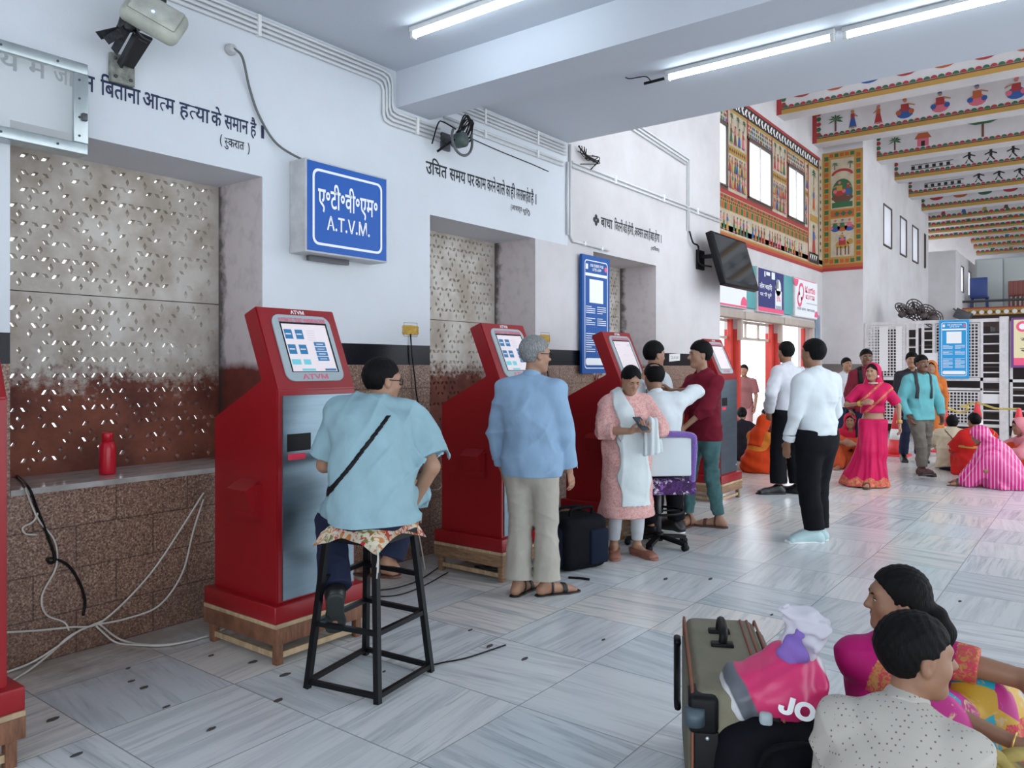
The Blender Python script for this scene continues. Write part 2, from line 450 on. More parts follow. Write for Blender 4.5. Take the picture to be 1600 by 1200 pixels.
REDTXT = mat('red_letters', (0.75, 0.02, 0.06), 0.5)
NAVY = mat('navy_print', (0.02, 0.025, 0.16), 0.5)
PINKP = mat('pink_print', (0.85, 0.10, 0.22), 0.5)
TEAL = mat('teal_panel', (0.10, 0.36, 0.38), 0.5)
GATEW = mat('white_gate_paint', (0.66, 0.63, 0.64), 0.5, noise=0.15, nscale=9)

# ================================================================== STRUCTURE
D = 4.35; J0 = 4.85; WB = 4.95                      # wall face, lattice face, wall back
# floor
fl = MB(); fl.box(-6, 34, -9, 6.2, -0.12, 0.0); struct(fl.build('floor', MARBLE))
gout = MB(); gout.box(-8, 40, 6.2, 16, -0.3, -0.15); struct(gout.build('ground', mat('platform_paving', (0.45, 0.40, 0.37), 0.8, noise=0.3, nscale=4)))

WIN = [(1.575, 3.04), (4.62, 6.09), (7.16, 8.626)]
Z_SILL, Z_TOP, Z_W, Z_B = 0.90, 2.755, 1.534, 1.69
X_END = 10.62
w = MB()
edges = [-6.0] + [e for p in WIN for e in p] + [X_END]
def pier(x0, x1, white):
    # stacked: granite dado, black band, paint; sides towards the windows in the stained reveal material
    for z0, z1, mi in ((0, Z_W, 1), (Z_W, Z_B, 2), (Z_B, Z_TOP, white)):
        vs = [(x, y, z) for z in (z0, z1) for y in (D, WB) for x in (x0, x1)]
        for f, m_ in (((0, 1, 5, 4), mi), ((2, 6, 7, 3), 0), ((0, 4, 6, 2), 3), ((1, 3, 7, 5), 3)): w.add(vs, [f], m_)
for i in range(0, len(edges), 2):
    pier(edges[i], edges[i + 1], 0 if i < 4 else 4)
for i, (a, b) in enumerate(WIN):
    w.box(a, b, D, WB, 0, Z_SILL - 0.03, 1)
w.box(-6, 6.66, D, WB, Z_TOP, 4.1, 0)
w.box(6.66, X_END, D, WB, Z_TOP, 7.3, 4)
wall_left = struct(w.build('wall_left', [WHITE, GRANITE, BLACKBAND, REVEAL, WHITE_AGED]))
for i, (a, b) in enumerate(WIN):
    s = MB(); s.box(a + 0.002, b - 0.002, D - 0.006, J0, Z_SILL - 0.03, Z_SILL, 0); s.build('window_sill', [SILLM], wall_left)

# pierced stone lattices: rhombic holes on the edges of a honeycomb
def jali(x0, x1, z0, z1, seed, s=0.064, plug=0.16):
    rnd = random.Random(seed); holes = []
    wdt = math.sqrt(3) * s
    def rhomb(cx, cz, ang, L=0.026, W=0.0135):
        c, sn = math.cos(ang), math.sin(ang)
        return [(cx + a * c - b * sn, cz + a * sn + b * c) for a, b in ((L, 0), (0, W), (-L, 0), (0, -W))]
    pm = [z0, (z0 + z1) / 2 + 0.12, z1]
    row = 0; cz = z0 + 0.07
    while cz < z1 - 0.06:
        col = 0; cx = x0 + 0.06 + (wdt / 2 if row % 2 else 0)
        while cx < x1 - 0.05:
            for ex, ez, ang in ((cx, cz, R(90)), (cx + wdt / 4, cz + 0.75 * s, R(-30)), (cx - wdt / 4, cz + 0.75 * s, R(30))):
                if x0 + 0.045 < ex < x1 - 0.045 and z0 + 0.05 < ez < z1 - 0.05 and abs(ez - pm[1]) > 0.034 and rnd.random() > plug:
                    k = 0.8 + 0.3 * rnd.random()
                    holes.append(rhomb(ex, ez, ang, 0.026 * k, 0.0138 * k))
            cx += wdt; col += 1
        cz += 1.5 * s; row += 1
    seam = [(x0 + 0.0, pm[1] - 0.002), (x1 - 0.0, pm[1] - 0.002), (x1, pm[1] + 0.002), (x0, pm[1] + 0.002)]
    me1 = plate([(x0 - .04, z0), (x1 + .04, z0), (x1 + .04, pm[1] - 0.003), (x0 - .04, pm[1] - 0.003)], [h for h in holes if h[0][1] < pm[1]], 0.05)
    me2 = plate([(x0 - .04, pm[1] + 0.003), (x1 + .04, pm[1] + 0.003), (x1 + .04, z1), (x0 - .04, z1)], [h for h in holes if h[0][1] > pm[1]], 0.05)
    me3 = plate([(x0 - .04, pm[1] - .03), (x1 + .04, pm[1] - .03), (x1 + .04, pm[1] + .03), (x0 - .04, pm[1] + .03)], [], 0.02)
    me3.transform(Matrix.Translation((0, 0, -.03))); bm = bmesh.new(); bm.from_mesh(me1); bm.from_mesh(me2); bm.from_mesh(me3)
    bmesh.ops.transform(bm, matrix=Matrix.Translation((0, J0 + 0.026, 0)) @ Matrix.Rotation(R(90), 4, 'X'), verts=bm.verts)
    me = bpy.data.meshes.new('window_lattice'); bm.to_mesh(me); bm.free(); bpy.data.meshes.remove(me1); bpy.data.meshes.remove(me2)
    me.materials.append(JALI)
    for p in me.polygons: p.use_smooth = False
    return me
for i, (a, b) in enumerate(WIN):
    o = bpy.data.objects.new('window_%d' % (i + 1), jali(a, b, Z_SILL - 0.03, Z_TOP + 0.03, 11 + i, plug=(0.30, 0.25, 0.06)[i])); C.objects.link(o); struct(o)

# slogans painted on the wall (Devanagari, visual order)
MW = wallM(0, D - 0.002, 0)
t = MB()
REF = (-0.02, 0.78)
def slog(body, x0, x1, zb, zt, mi=0, bold=0.012): put_text(t, body, x0, x1, zb, zt, MW, mi, bold)
def word(body, x0, x1, zb=3.005, zh=3.085, mi=0, bold=0.016): put_text(t, body, x0, x1, zb, zh, MW, mi, bold, ref=(0.0, 0.62))
for b, x0, x1 in (('आल<स>य', 1.20, 1.62), ('मे', 1.655, 1.745), ('जीवन', 1.775, 1.985)): word(b, x0, x1)
for b, x0, x1 in (('िबताना', 2.015, 2.236), ('आ<त>म', 2.249, 2.441), ('ह<त>या', 2.469, 2.665), ('के', 2.675, 2.745), ('समान', 2.765, 2.935), ('है', 2.95, 2.995), ('।', 3.03, 3.052)): word(b, x0, x1)
put_text(t, '(', 2.735, 2.75, 2.885, 2.96, MW, 1); put_text(t, '<स>ुकरात', 2.765, 2.905, 2.897, 2.945, MW, 1, 0.012, ref=(0.0, 0.62)); put_text(t, ')', 2.93, 2.945, 2.875, 2.95, MW, 1)
for b, x0, x1 in (('उिचत', 4.57, 4.83), ('समय', 4.86, 5.07), ('पर', 5.09, 5.19), ('काम', 5.20, 5.35), ('करने', 5.365, 5.49), ('वाले', 5.50, 5.63), ('का', 5.645, 5.71), ('ही', 5.715, 5.785), ('<श>रम', 5.80, 5.86), ('सफल', 5.865, 5.955), ('होता', 5.96, 6.035), ('है', 6.04, 6.085), ('।', 6.115, 6.13)):
    word(b, 4.57 + (x0 - 4.57) * 0.985, 4.57 + (x1 - 4.57) * 0.985, 3.085, 3.178, 1)
put_text(t, '(आचार्य', 5.70, 5.87, 2.955, 3.02, MW, 1, 0.012); put_text(t, 'चूिर्)', 5.88, 6.0, 2.95, 3.02, MW, 1, 0.012)
for b, x0, x1 in (('बाधा', 7.31, 7.57), ('िजतनी', 7.61, 7.80), ('बडी', 7.81, 7.90), ('होगी', 7.91, 8.05), (',अवसर', 8.06, 8.29), ('उतना', 8.30, 8.42), ('ही', 8.43, 8.48), ('बडा', 8.485, 8.57), ('होगा', 8.58, 8.72), ('।', 8.755, 8.77)):
    word(b, x0, x1, 3.05, 3.145, 1)
put_text(t, '(विवेक)', 8.49, 8.71, 2.92, 2.985, MW, 1, 0.012)
for dx, dz in ((0, .035), (0, -.035), (.035, 0), (-.035, 0)):
    flat(t, [(7.215 + dx + .028 * math.cos(a), 3.10 + dz + .028 * math.sin(a)) for a in [2 * math.pi * q / 12 for q in range(12)]], MW, 0.0, 1)
t.build('painted_slogan', [INK, INKB], wall_left)

# near ceiling slab, its beam, and the tall hall beyond
c = MB(); c.box(-6, 6.66, -9, WB, 3.80, 4.1); struct(c.build('ceiling', WHITE_CEIL))
c = MB(); c.box(4.24, 4.62, -9, D, 3.52, 3.80); struct(c.build('trim_1', WHITE_CEIL))
c = MB(); c.box(0.2, 0.58, -9, D, 3.52, 3.80); struct(c.build('trim_2', WHITE_CEIL))

Y_M = 5.24; X_C = 18.9; X_J = 27.2; Z_R = 7.25
MWX = [(11.80, 13.09), (14.09, 15.38), (16.36, 17.49)]; MWZ = (4.65, 5.74)
DOORS = [(11.55, 13.66), (13.76, 15.84), (15.95, 17.95)]; DZ = 2.52
REDWALL = mat('red_wall_paint', (0.62, 0.05, 0.035), 0.55, noise=0.15, nscale=3)
m = MB()
ed = [10.62] + [e for p in DOORS for e in p] + [X_C]
for i in range(0, len(ed), 2):
    last = i == len(ed) - 2
    m.box(ed[i], ed[i + 1], Y_M, Y_M + 0.28, 0, 2.2, 0 if last else 1); m.box(ed[i], ed[i + 1], Y_M, Y_M + 0.28, 2.2, DZ, 0)
m.box(10.62, X_C, Y_M, Y_M + 0.28, DZ, MWZ[0], 0); m.box(10.62, X_C, Y_M, Y_M + 0.28, MWZ[1], Z_R, 0)
ed = [10.62] + [e for p in MWX for e in p] + [X_C]
for i in range(0, len(ed), 2): m.box(ed[i], ed[i + 1], Y_M, Y_M + 0.28, MWZ[0], MWZ[1], 0)
m.box(10.3, 10.62, WB, Y_M + 0.28, 0, Z_R, 0)
wall_mural = struct(m.build('wall_alcove', [WHITE_AGED, REDWALL]))
_k = NT('frosted_pane'); _t = _k.n('BsdfTranslucent'); _t.inputs[0].default_value = (.96, .97, 1, 1); _g = _k.n('BsdfTransparent'); _x = _k.n('MixShader'); _x.inputs[0].default_value = .3
_k.l(_t.outputs[0], _x.inputs[1]); _k.l(_g.outputs[0], _x.inputs[2]); _k.l(_x.outputs[0], _k.t.nodes['Material Output'].inputs[0]); PANE = _k.m
FRD = mat('dark_window_frame', (0.10, 0.075, 0.06), 0.6)
def window_unit(n, x0, x1, y, z0, z1, dark=FRD, mull=1):
    fr = MB(); f = 0.028
    for a, b, c_, d in ((x0, x1, z0, z0 + f), (x0, x1, z1 - f, z1), (x0, x0 + f, z0, z1), (x1 - f, x1, z0, z1)): fr.box(a, b, y - 0.02, y + 0.03, c_, d)
    o = struct(fr.build('window_%d' % n, dark))
    mu = MB()
    for k in range(mull):
        xx = x0 + (x1 - x0) * (k + 1) / (mull + 1); mu.box(xx - .012, xx + .012, y - .01, y + .012, z0 + f, z1 - f)
    mu.build('mullion', GATEW, o)
    pn = MB(); pn.box(x0 + f, x1 - f, y + 0.012, y + 0.018, z0 + f, z1 - f); pn.build('pane', PANE, o)
for i, (a, b) in enumerate(MWX): window_unit(4 + i, a, b, Y_M - 0.01, MWZ[0], MWZ[1])

RWX = [(20.94, 21.90), (22.92, 23.80), (24.60, 25.5), (26.45, 26.7)]
m = MB(); m.box(X_C, X_J, D, Y_M + 0.3, 0, 4.53, 0); m.box(X_C, X_J, D, Y_M + 0.3, 5.58, Z_R, 0)
ed = [X_C] + [e for p in RWX for e in p] + [X_J]
for i in range(0, len(ed), 2): m.box(ed[i], ed[i + 1], D, Y_M + 0.3, 4.53, 5.58, 0)
m.box(X_J, X_J + 0.4, 3.6, 6.2, 0, 5.10, 0)
m.box(X_J + 0.4, 33.3, 3.6, 3.9, 0, 3.9, 0); m.box(X_J + 0.4, 33.3, 3.6, 3.9, 4.75, 5.10, 0)
for a, b in ((27.6, 28.3), (29.0, 30.0), (30.7, 31.6), (32.3, 33.3)): m.box(a, b, 3.6, 3.9, 3.9, 4.75, 0)
struct(m.build('wall_far_left', [WHITE_AGED]))
for i, (a, b) in enumerate(RWX): window_unit(7 + i, a, b, D, 4.55, 5.58, mull=0)
for i, (a, b) in enumerate(((28.3, 29.0), (30.0, 30.7), (31.6, 32.3))): window_unit(11 + i, a, b, 3.62, 3.9, 4.75, mull=0)
m = MB(); m.box(33.0, 33.3, -9, 6.2, 0, Z_R, 0); struct(m.build('wall_end', [WHITE_AGED]))
m = MB(); m.box(6.66, 34, -4.6, 6.2, Z_R, Z_R + 0.2, 0); struct(m.build('ceiling_hall', [WHITE_AGED]))  # roof edge pulled in out of view to let more sky light in

# ------------------------------------------------ folk painting of the tall hall
CR = mat('mural_cream', (0.54, 0.46, 0.34), 0.75, noise=0.22, nscale=7)
MUR = [CR, mat('mural_red', (0.36, 0.035, 0.035), 0.7), mat('mural_mustard', (0.42, 0.24, 0.05), 0.7), mat('mural_green', (0.035, 0.12, 0.05), 0.7),
       mat('mural_orange', (0.43, 0.10, 0.03), 0.7), mat('mural_brown', (0.13, 0.055, 0.035), 0.7), mat('mural_black', (0.02, 0.018, 0.018), 0.7),
       mat('mural_white', (0.78, 0.76, 0.74), 0.7), mat('mural_blue', (0.03, 0.09, 0.30), 0.7), mat('mural_skin', (0.42, 0.20, 0.11), 0.7), mat('mural_pink', (0.60, 0.13, 0.18), 0.7)]
def disc(mb, x, y, r, M, z, mi, n=10, a0=0, a1=360, sy=1.0):
    k = n if a1 - a0 >= 360 else n + 1
    flat(mb, [(x + r * math.cos(R(a0 + (a1 - a0) * q / n)), y + r * sy * math.sin(R(a0 + (a1 - a0) * q / n))) for q in range(k)], M, z, mi)
def rect(mb, x0, x1, y0, y1, M, z, mi): flat(mb, [(x0, y0), (x1, y0), (x1, y1), (x0, y1)], M, z, mi)
def folk(mb, x, y, h, M, z, rnd, seated=False):
    """a small painted figure: skirt or robe, torso, raised arm, head with turban or veil"""
    a, b, c_ = rnd.sample([1, 2, 3, 4, 5, 8, 10], 3); w_ = h * (0.20 if not seated else 0.34)
    if seated:
        disc(mb, x, y + h * .30, h * .36, M, z, a, 12, 0, 360, 0.72)
        rect(mb, x - w_ * .5, x + w_ * .5, y + h * .38, y + h * .72, M, z + .001, b)
        disc(mb, x - h * .27, y + h * .34, h * .12, M, z + .001, c_); disc(mb, x + h * .27, y + h * .34, h * .12, M, z + .001, c_)
    else:
        flat(mb, [(x - w_, y + h * .04), (x + w_, y + h * .04), (x + w_ * .45, y + h * .56), (x - w_ * .45, y + h * .56)], M, z, a)
        rect(mb, x - w_, x + w_, y + h * .04, y + h * .10, M, z + .001, c_)
        rect(mb, x - w_ * .5, x + w_ * .5, y + h * .54, y + h * .78, M, z + .001, b)
        rect(mb, x - w_ * .4, x - w_ * .05, y, y + h * .05, M, z, 9); rect(mb, x + w_ * .05, x + w_ * .4, y, y + h * .05, M, z, 9)
    s = rnd.choice((-1, 1))
    flat(mb, [(x + s * w_ * .4, y + h * .74), (x + s * w_ * 1.25, y + h * .62), (x + s * w_ * 1.2, y + h * .57), (x + s * w_ * .4, y + h * .66)], M, z + .002, 9)
    disc(mb, x, y + h * .86, h * .085, M, z + .002, 9)
    disc(mb, x - s * h * .015, y + h * .89, h * .095, M, z + .003, c_, 10, 0, 180)
def tree(mb, x, y, h, M, z, palm=True):
    rect(mb, x - h * .05, x + h * .05, y, y + h * .6, M, z, 5)
    if palm:
        for a in (20, 55, 90, 125, 160, 200, -20):
            d = (math.cos(R(a)), math.sin(R(a)))
            flat(mb, [(x, y + h * .6), (x + d[0] * h * .22 - d[1] * h * .05, y + h * .62 + d[1] * h * .2 + d[0] * h * .05), (x + d[0] * h * .42, y + h * .6 + d[1] * h * .34 - h * .04), (x + d[0] * h * .2 + d[1] * h * .05, y + h * .6 + d[1] * h * .2 - d[0] * h * .05)], M, z + .001, 3)
    else:
        flat(mb, [(x - h * .7, y + h * .72), (x - h * .3, y + h * .58), (x + h * .3, y + h * .58), (x + h * .75, y + h * .74), (x + h * .5, y + h * .85), (x - h * .4, y + h * .83)], M, z + .001, 3)
def checks(mb, x0, x1, y0, y1, step, M, z, cols):
    k = 0; x = x0
    while x < x1 - .01:
        rect(mb, x + .012, min(x + step, x1) - .012, y0, y1, M, z, cols[k % len(cols)]); x += step; k += 1
rnd = random.Random(5)
MM = wallM(0, Y_M - 0.004, 0); g = MB(); ZB, ZT = 3.72, 6.34
rect(g, 11.0, 18.9, ZB, 4.0, MM, 0, 0)
# cream ground only around the openings
rect(g, 11.0, 18.9, 3.9, MWZ[0], MM, 0, 0); rect(g, 11.0, 18.9, MWZ[1], ZT, MM, 0, 0)
ed = [11.0] + [e for p in MWX for e in p] + [18.9]
for i in range(0, len(ed), 2): rect(g, ed[i], ed[i + 1], MWZ[0], MWZ[1], MM, 0, 0)
rect(g, 11, 18.9, ZB, ZB + .07, MM, .003, 1); rect(g, 11, 18.9, ZB + .07, ZB + .12, MM, .003, 4); rect(g, 11, 18.9, ZB + .12, ZB + .145, MM, .003, 2)
rect(g, 11, 17.75, 4.53, 4.61, MM, .003, 1); rect(g, 11, 17.75, 4.26, 4.52, MM, .003, 2)
checks(g, 11, 17.75, 4.275, 4.385, .13, MM, .005, [4, 3]); checks(g, 11, 17.75, 4.40, 4.44, .09, MM, .005, [5]); checks(g, 11, 17.75, 4.455, 4.505, .16, MM, .005, [5, 1])
for x in np.arange(11.4, 17.4, 0.155):
    if int((x - 11.4) / .155) % 6 != 5: folk(g, x, 3.90, 0.31, MM, .003, rnd)
# black border with white leaf scrolls under the roof
rect(g, 11, 18.6, 6.08, 6.30, MM, .003, 6); rect(g, 11, 18.7, 6.30, ZT + .02, MM, .003, 1); rect(g, 11, 18.6, 6.03, 6.08, MM, .003, 2)
for i, x in enumerate(np.arange(11.1, 18.5, .17)):
    s = 1 if i % 2 else -1
    flat(g, [(x - .07, 6.19 - s * .07), (x, 6.19 - s * .03), (x + .08, 6.19 + s * .07), (x + .02, 6.19 + s * .075), (x - .05, 6.19 + s * .02)], MM, .006, 7)
    disc(g, x + .02, 6.19 - s * .05, .025, MM, .006, 7)
# floral friezes above the windows, stacked figure panels between them
for a, b in MWX:
    for x in np.arange(a + .05, b, .10):
        for zz in (5.82, 5.90, 5.98): disc(g, x + rnd.uniform(-.02, .02), zz, .034, MM, .004, rnd.choice((3, 8, 3, 1)), 6)
    for z_ in (MWZ[0] - .05, MWZ[1]): rect(g, a - .05, b + .05, z_, z_ + .05, MM, .004, 5)
    rect(g, a - .05, a, MWZ[0], MWZ[1] + .35, MM, .004, 1); rect(g, b, b + .05, MWZ[0], MWZ[1] + .35, MM, .004, 1)
for a, b in ((13.16, 14.02), (15.45, 16.30), (17.56, 17.76)):
    rect(g, a, b, 5.28, 5.42, MM, .004, 2)
    for x in np.arange(a + .06, b, .1): disc(g, x, 5.35, .04, MM, .006, 5, 4)
    for x in np.arange(a + .12, b, .19): folk(g, x, 5.46, .36, MM, .004, rnd)
    for x in np.arange(a + .07, b - .02, .115):
        for zz in (4.66, 4.95): folk(g, x + rnd.uniform(-.02, .02), zz, .3, MM, .004, rnd)
    for x in np.arange(a + .14, b, .3): tree(g, x, 5.82, .22, MM, .004)
# pilaster beside the corner
rect(g, 17.75, 17.82, ZB + .15, 6.05, MM, .004, 1); rect(g, 18.55, 18.60, ZB + .15, 6.3, MM, .004, 5); rect(g, 17.9, 18.5, 4.8, 4.95, MM, .004, 2); rect(g, 17.85, 18.55, ZB + .15, ZB + .38, MM, .004, 6)
for i, x in enumerate((17.95, 18.1, 18.25, 18.4)): flat(g, [(x - .05, ZB + .2), (x + .06, ZB + .33), (x, ZB + .34), (x - .06, ZB + .26)], MM, .006, 7)
folk(g, 18.2, 4.0, .75, MM, .004, rnd); folk(g, 18.2, 5.05, .55, MM, .004, rnd); tree(g, 18.2, 5.65, .4, MM, .004)
for zz in np.arange(ZB + .5, 6.2, .16): disc(g, 18.72, zz, .045, MM, .004, 6, 6)
g.build('mural', MUR, wall_mural)

# painted face of the projecting corner
MC = wallM(X_C - 0.004, Y_M, 0, -R(90)); g = MB(); Wc = Y_M - D
rect(g, 0, Wc, ZB + .02, 6.50, MC, 0, 2)
rect(g, 0, Wc, ZB + .02, ZB + .09, MC, .003, 1); rect(g, 0, Wc, ZB + .09, ZB + .17, MC, .003, 4)
for zz in np.arange(ZB + .22, 6.4, .125):
    k = int((zz - ZB) / .125)
    rect(g, .05, .14, zz, zz + .095, MC, .003, 4 if k % 2 else 3); rect(g, Wc - .14, Wc - .05, zz, zz + .095, MC, .003, 3 if k % 2 else 4)
for xx in np.arange(.16, Wc - .2, .115):
    rect(g, xx, xx + .085, 6.38, 6.46, MC, .003, 4 if int(xx * 10) % 2 else 3); rect(g, xx, xx + .085, ZB + .2, ZB + .29, MC, .003, 4 if int(xx * 10) % 2 else 3)
rect(g, .19, Wc - .19, ZB + .34, 4.95, MC, .003, 0); rect(g, .19, Wc - .19, 5.17, 6.33, MC, .003, 0)
rect(g, .19, Wc - .19, 4.98, 5.14, MC, .003, 4)
for xx in (.26, .40, .54): flat(g, [(xx, 5.06), (xx + .07, 5.0), (xx + .14, 5.06), (xx + .07, 5.12)], MC, .005, 3)
disc(g, Wc / 2, 5.55, .23, MC, .005, 3, 18, 0, 360, 1.35); disc(g, Wc / 2, 5.42, .24, MC, .006, 5, 14, 0, 360, .35)
rect(g, .22, Wc - .22, 5.20, 5.32, MC, .006, 3); folk(g, Wc / 2 - .06, 5.45, .36, MC, .008, rnd, True); folk(g, Wc / 2 + .13, 5.45, .33, MC, .008, rnd)
disc(g, Wc / 2, 5.95, .24, MC, .005, 1, 14, 0, 180, .6); disc(g, Wc / 2, 5.93, .19, MC, .006, 0, 14, 0, 180, .55)
for xx in (.28, .62): tree(g, xx, 6.08, .2, MC, .005)
for xx in (.29, .445, .60): folk(g, xx, 4.63, .3, MC, .005, rnd, True)
disc(g, Wc / 2, 4.34, .15, MC, .005, 2, 14, 0, 360, .62); disc(g, Wc / 2 + .17, 4.40, .07, MC, .005, 2)
for xx in (.32, .40, .50, .57): rect(g, xx, xx + .025, 4.10, 4.3, MC, .005, 5)
rect(g, .37, .52, 4.33, 4.46, MC, .007, 1); folk(g, Wc / 2, 4.42, .2, MC, .008, rnd, True)
struct(g.build('trim_3', MUR))

# the painted roof beams: white soffit, scalloped border, folk scenes on the face towards the entrance
BEAMS = [(15.70, 6.58, Y_M), (18.12, 6.56, Y_M), (20.25, 6.48, D + .1), (22.25, 6.39, D + .1), (24.1, 6.27, D + .1), (26.05, 6.20, D + .1),
         (27.3, 6.09, 6.1), (28.2, 6.02, 6.1), (29.0, 5.95, 6.1), (29.8, 5.86, 6.1), (30.6, 5.75, 3.6), (31.3, 5.64, 3.6), (32.0, 5.50, 3.6)]
for bi, (bx, bz, by) in enumerate(BEAMS):
    th = 0.45 if bi < 6 else 0.3
    b = MB(); b.box(bx, bx + th, -4.6, by, bz, Z_R + .02 if bi < 6 else bz + .62)
    if bi >= 6: b.box(bx, bx + th, -4.6, by, bz + .62, Z_R + .02)
    bo = struct(b.build('trim_%d' % (4 + bi), WHITE_AGED))
    MBm = wallM(bx - .004, by, bz, -R(90)); g = MB()
    L = 8.5 if bi < 2 else (7.0 if bi < 6 else 6.5)
    sc = 0.62 if bi < 6 else 0.42
    rect(g, 0, L, 0, .09 * sc / .62, MBm, 0, 2); rect(g, 0, L, .09 * sc / .62, .115 * sc / .62, MBm, .001, 5)
    st = .115 if bi < 6 else .14
    for i, x in enumerate(np.arange(.06, L, st)): disc(g, x, .12 * sc / .62, st * .5, MBm, .003, (1, 3)[i % 2], 6, 0, 180, 1.0)
    if bi < 6:
        rect(g, 0, .10, 0, .66, MBm, .004, 1)
        for i, zz in enumerate(np.arange(.18, .66, st)): disc(g, .14, zz, st * .48, MBm, .002, (1, 3)[i % 2], 6)
    kind = bi % 4; x = .5
    while x < L - .3:
        if bi in (0, 5): 
            disc(g, x, .36, .18, MBm, .002, rnd.choice((1, 3, 8, 4)), 10, 180, 360, .5); x += .62
        elif bi == 1:
            if x < .7: tree(g, x, .19, .42, MBm, .002); x += .36
            elif x < 1.6: folk(g, x, .19, .42, MBm, .002, rnd); x += .52
            else: folk(g, x, .19, .46, MBm, .002, rnd, True); x += .66
        elif bi == 2:
            if x < .8: tree(g, x, .19, .36, MBm, .002); x += .6
            elif x < 1.3:
                rect(g, x - .12, x + .12, .19, .38, MBm, .002, 10); flat(g, [(x - .18, .37), (x + .18, .37), (x + .1, .50), (x - .1, .50)], MBm, .003, 4); rect(g, x - .04, x + .04, .19, .31, MBm, .003, 6); x += 1.2
            elif x < 2.6: tree(g, x, .19, .50, MBm, .002, False); x += 1.1
            else: folk(g, x, .19, .36, MBm, .002, rnd); x += .5
        elif bi in (3, 4):
            if x < 1.2:
                for q in range(6): rect(g, x + q * .16, x + q * .16 + .08, .22, .30, MBm, .002, 6)
                rect(g, x, x + .95, .20, .215, MBm, .002, 6); rect(g, x, x + .95, .32, .335, MBm, .002, 6); x += 1.3
            else:
                rect(g, x - .03, x + .03, .30, .44, MBm, .002, 6); disc(g, x, .48, .045, MBm, .002, 6)
                for s in (-1, 1):
                    flat(g, [(x, .32), (x + s * .10, .19), (x + s * .06, .19), (x - .02, .30)], MBm, .002, 6); flat(g, [(x, .42), (x + s * .13, .36), (x + s * .13, .33), (x, .38)], MBm, .003, 6)
                x += .46
        else:
            flat(g, [(x - .16 * sc, .14), (x + .16 * sc, .14), (x + .07 * sc, .14 + .34 * sc), (x - .07 * sc, .14 + .34 * sc)], MBm, .002, rnd.choice((1, 2, 8, 3, 5))); x += .55
    g.build('painted_frieze', MUR, bo)

m = MB(); m.box(X_C - .02, X_C, D - .02, Y_M, 0, 1.42, 0); m.box(X_C - .022, X_C, D - .022, Y_M, 1.42, 1.58, 1); m.box(X_C - .02, X_J, D - .02, D, 0, 1.42, 0); m.box(X_C - .022, X_J, D - .022, D, 1.42, 1.58, 1)
struct(m.build('trim_22', [mat('pink_granite', (.36, .20, .17), .5, noise=.4, nscale=60), mat('grey_band', (.16, .14, .13), .4)]))
# dark backdrop wall added behind the gate to darken its gaps
m = MB(); m.box(20.2, 21.2, 2.0, D - .03, 0, 2.42, 0); m.box(20.2, 20.35, -9, 2.0, 0, 2.3, 0)
for z in (.5, 1.0, 1.5, 2.0): m.box(20.185, 20.2, -9, D - .03, z, z + .03, 1)
struct(m.build('wall_backdrop', [mat('dark_brown_panel', (.035, .022, .022), .7, noise=.4, nscale=2), mat('panel_batten', (.12, .09, .085), .6)]))
# far gallery: balcony slab with patterned edge and rail
m = MB(); m.box(28.6, 33, -9, 3.6, 3.18, 3.34, 0); struct(m.build('trim_20', [WHITE_AGED]))
m = MB(); m.box(28.55, 28.6, -9, 3.6, 3.15, 3.40, 2)
MG = wallM(28.545, 3.6, 0, -R(90))
for x in np.arange(.1, 7, .22): disc(m, x, 3.24, .07, MG, .001, 7, 8); disc(m, x + .11, 3.24, .04, MG, .001, 5, 6)
rect(m, 0, 7, 3.36, 3.40, MG, .001, 1)
struct(m.build('trim_21', MUR))
m = MB(); m.box(28.9, 29.0, -9, 3.6, 0, 3.18, 0); m.box(28.0, 28.9, -9, 3.2, 0, 1.15, 1)
struct(m.build('wall_gallery', [mat('brown_partition', (0.10, 0.06, 0.055), 0.7, noise=0.3, nscale=2), mat('counter_front', (0.42, 0.36, 0.35), 0.6)]))
# ================================================================== THINGS ON THE WALL AND CEILING
TUBE = mat('lit_tube', (0.80, 0.93, 1.0), 0.4, emit=14.0)
def tube_light(x, y0, y1, z, label, group='ceiling tube lights', lit=True):
    th = thing('tube_light', label, 'lamp', (x, (y0 + y1) / 2, z), 0, group)
    h = (y1 - y0) / 2
    m = MB(); m.bevbox(-.028, .028, -h, h, -.035, 0, .006); m.build('batten', WHITEPL, th)
    m = MB(); m.cyl((0, -h + .03, -.058), (0, h - .03, -.058), .0145, 14); m.build('glass_tube', TUBE, th)
    for s in (-1, 1):
        m = MB(); m.bevbox(-.02, .02, s * (h - .018) - .014, s * (h - .018) + .014, -.078, -.03, .004); m.build('tube_holder', WHITEPL, th)
    return th
tube_light(3.76, 2.50, 3.71, 3.80, 'lit white tube lamp on the ceiling before the beam, above the first window', lit=True)
tube_light(5.50, 1.44, 2.69, 3.80, 'lit white tube lamp past the ceiling beam, its black cable end nearest the wall')
tube_light(5.52, 0.16, 1.40, 3.80, 'lit white tube lamp in line with another, farther out from the wall')
for x_, y_ in ((3.76, -1.2), (3.76, -4.0), (5.5, -1.6), (5.5, -4.4), (-1.5, 3.0), (-1.5, 0.4), (-1.5, -2.4)):  # unseen tube lamps added to help light the hall
    tube_light(x_, y_, y_ + 1.22, 3.80, 'added white tube lamp on the ceiling out of view')
# black cable stub of the second tube
m = MB(); m.cyl((5.49, 2.70, 3.745), (5.47, 2.86, 3.735), .012, 8); m.tube(spline([(5.47, 2.80, 3.74), (5.45, 2.84, 3.78), (5.43, 2.96, 3.785), (5.42, 3.0, 3.80)]), .004, 6)
tag(m.build('lamp_cable', BLACK), 'short black cable end at the tube lamp behind the beam', 'cable')

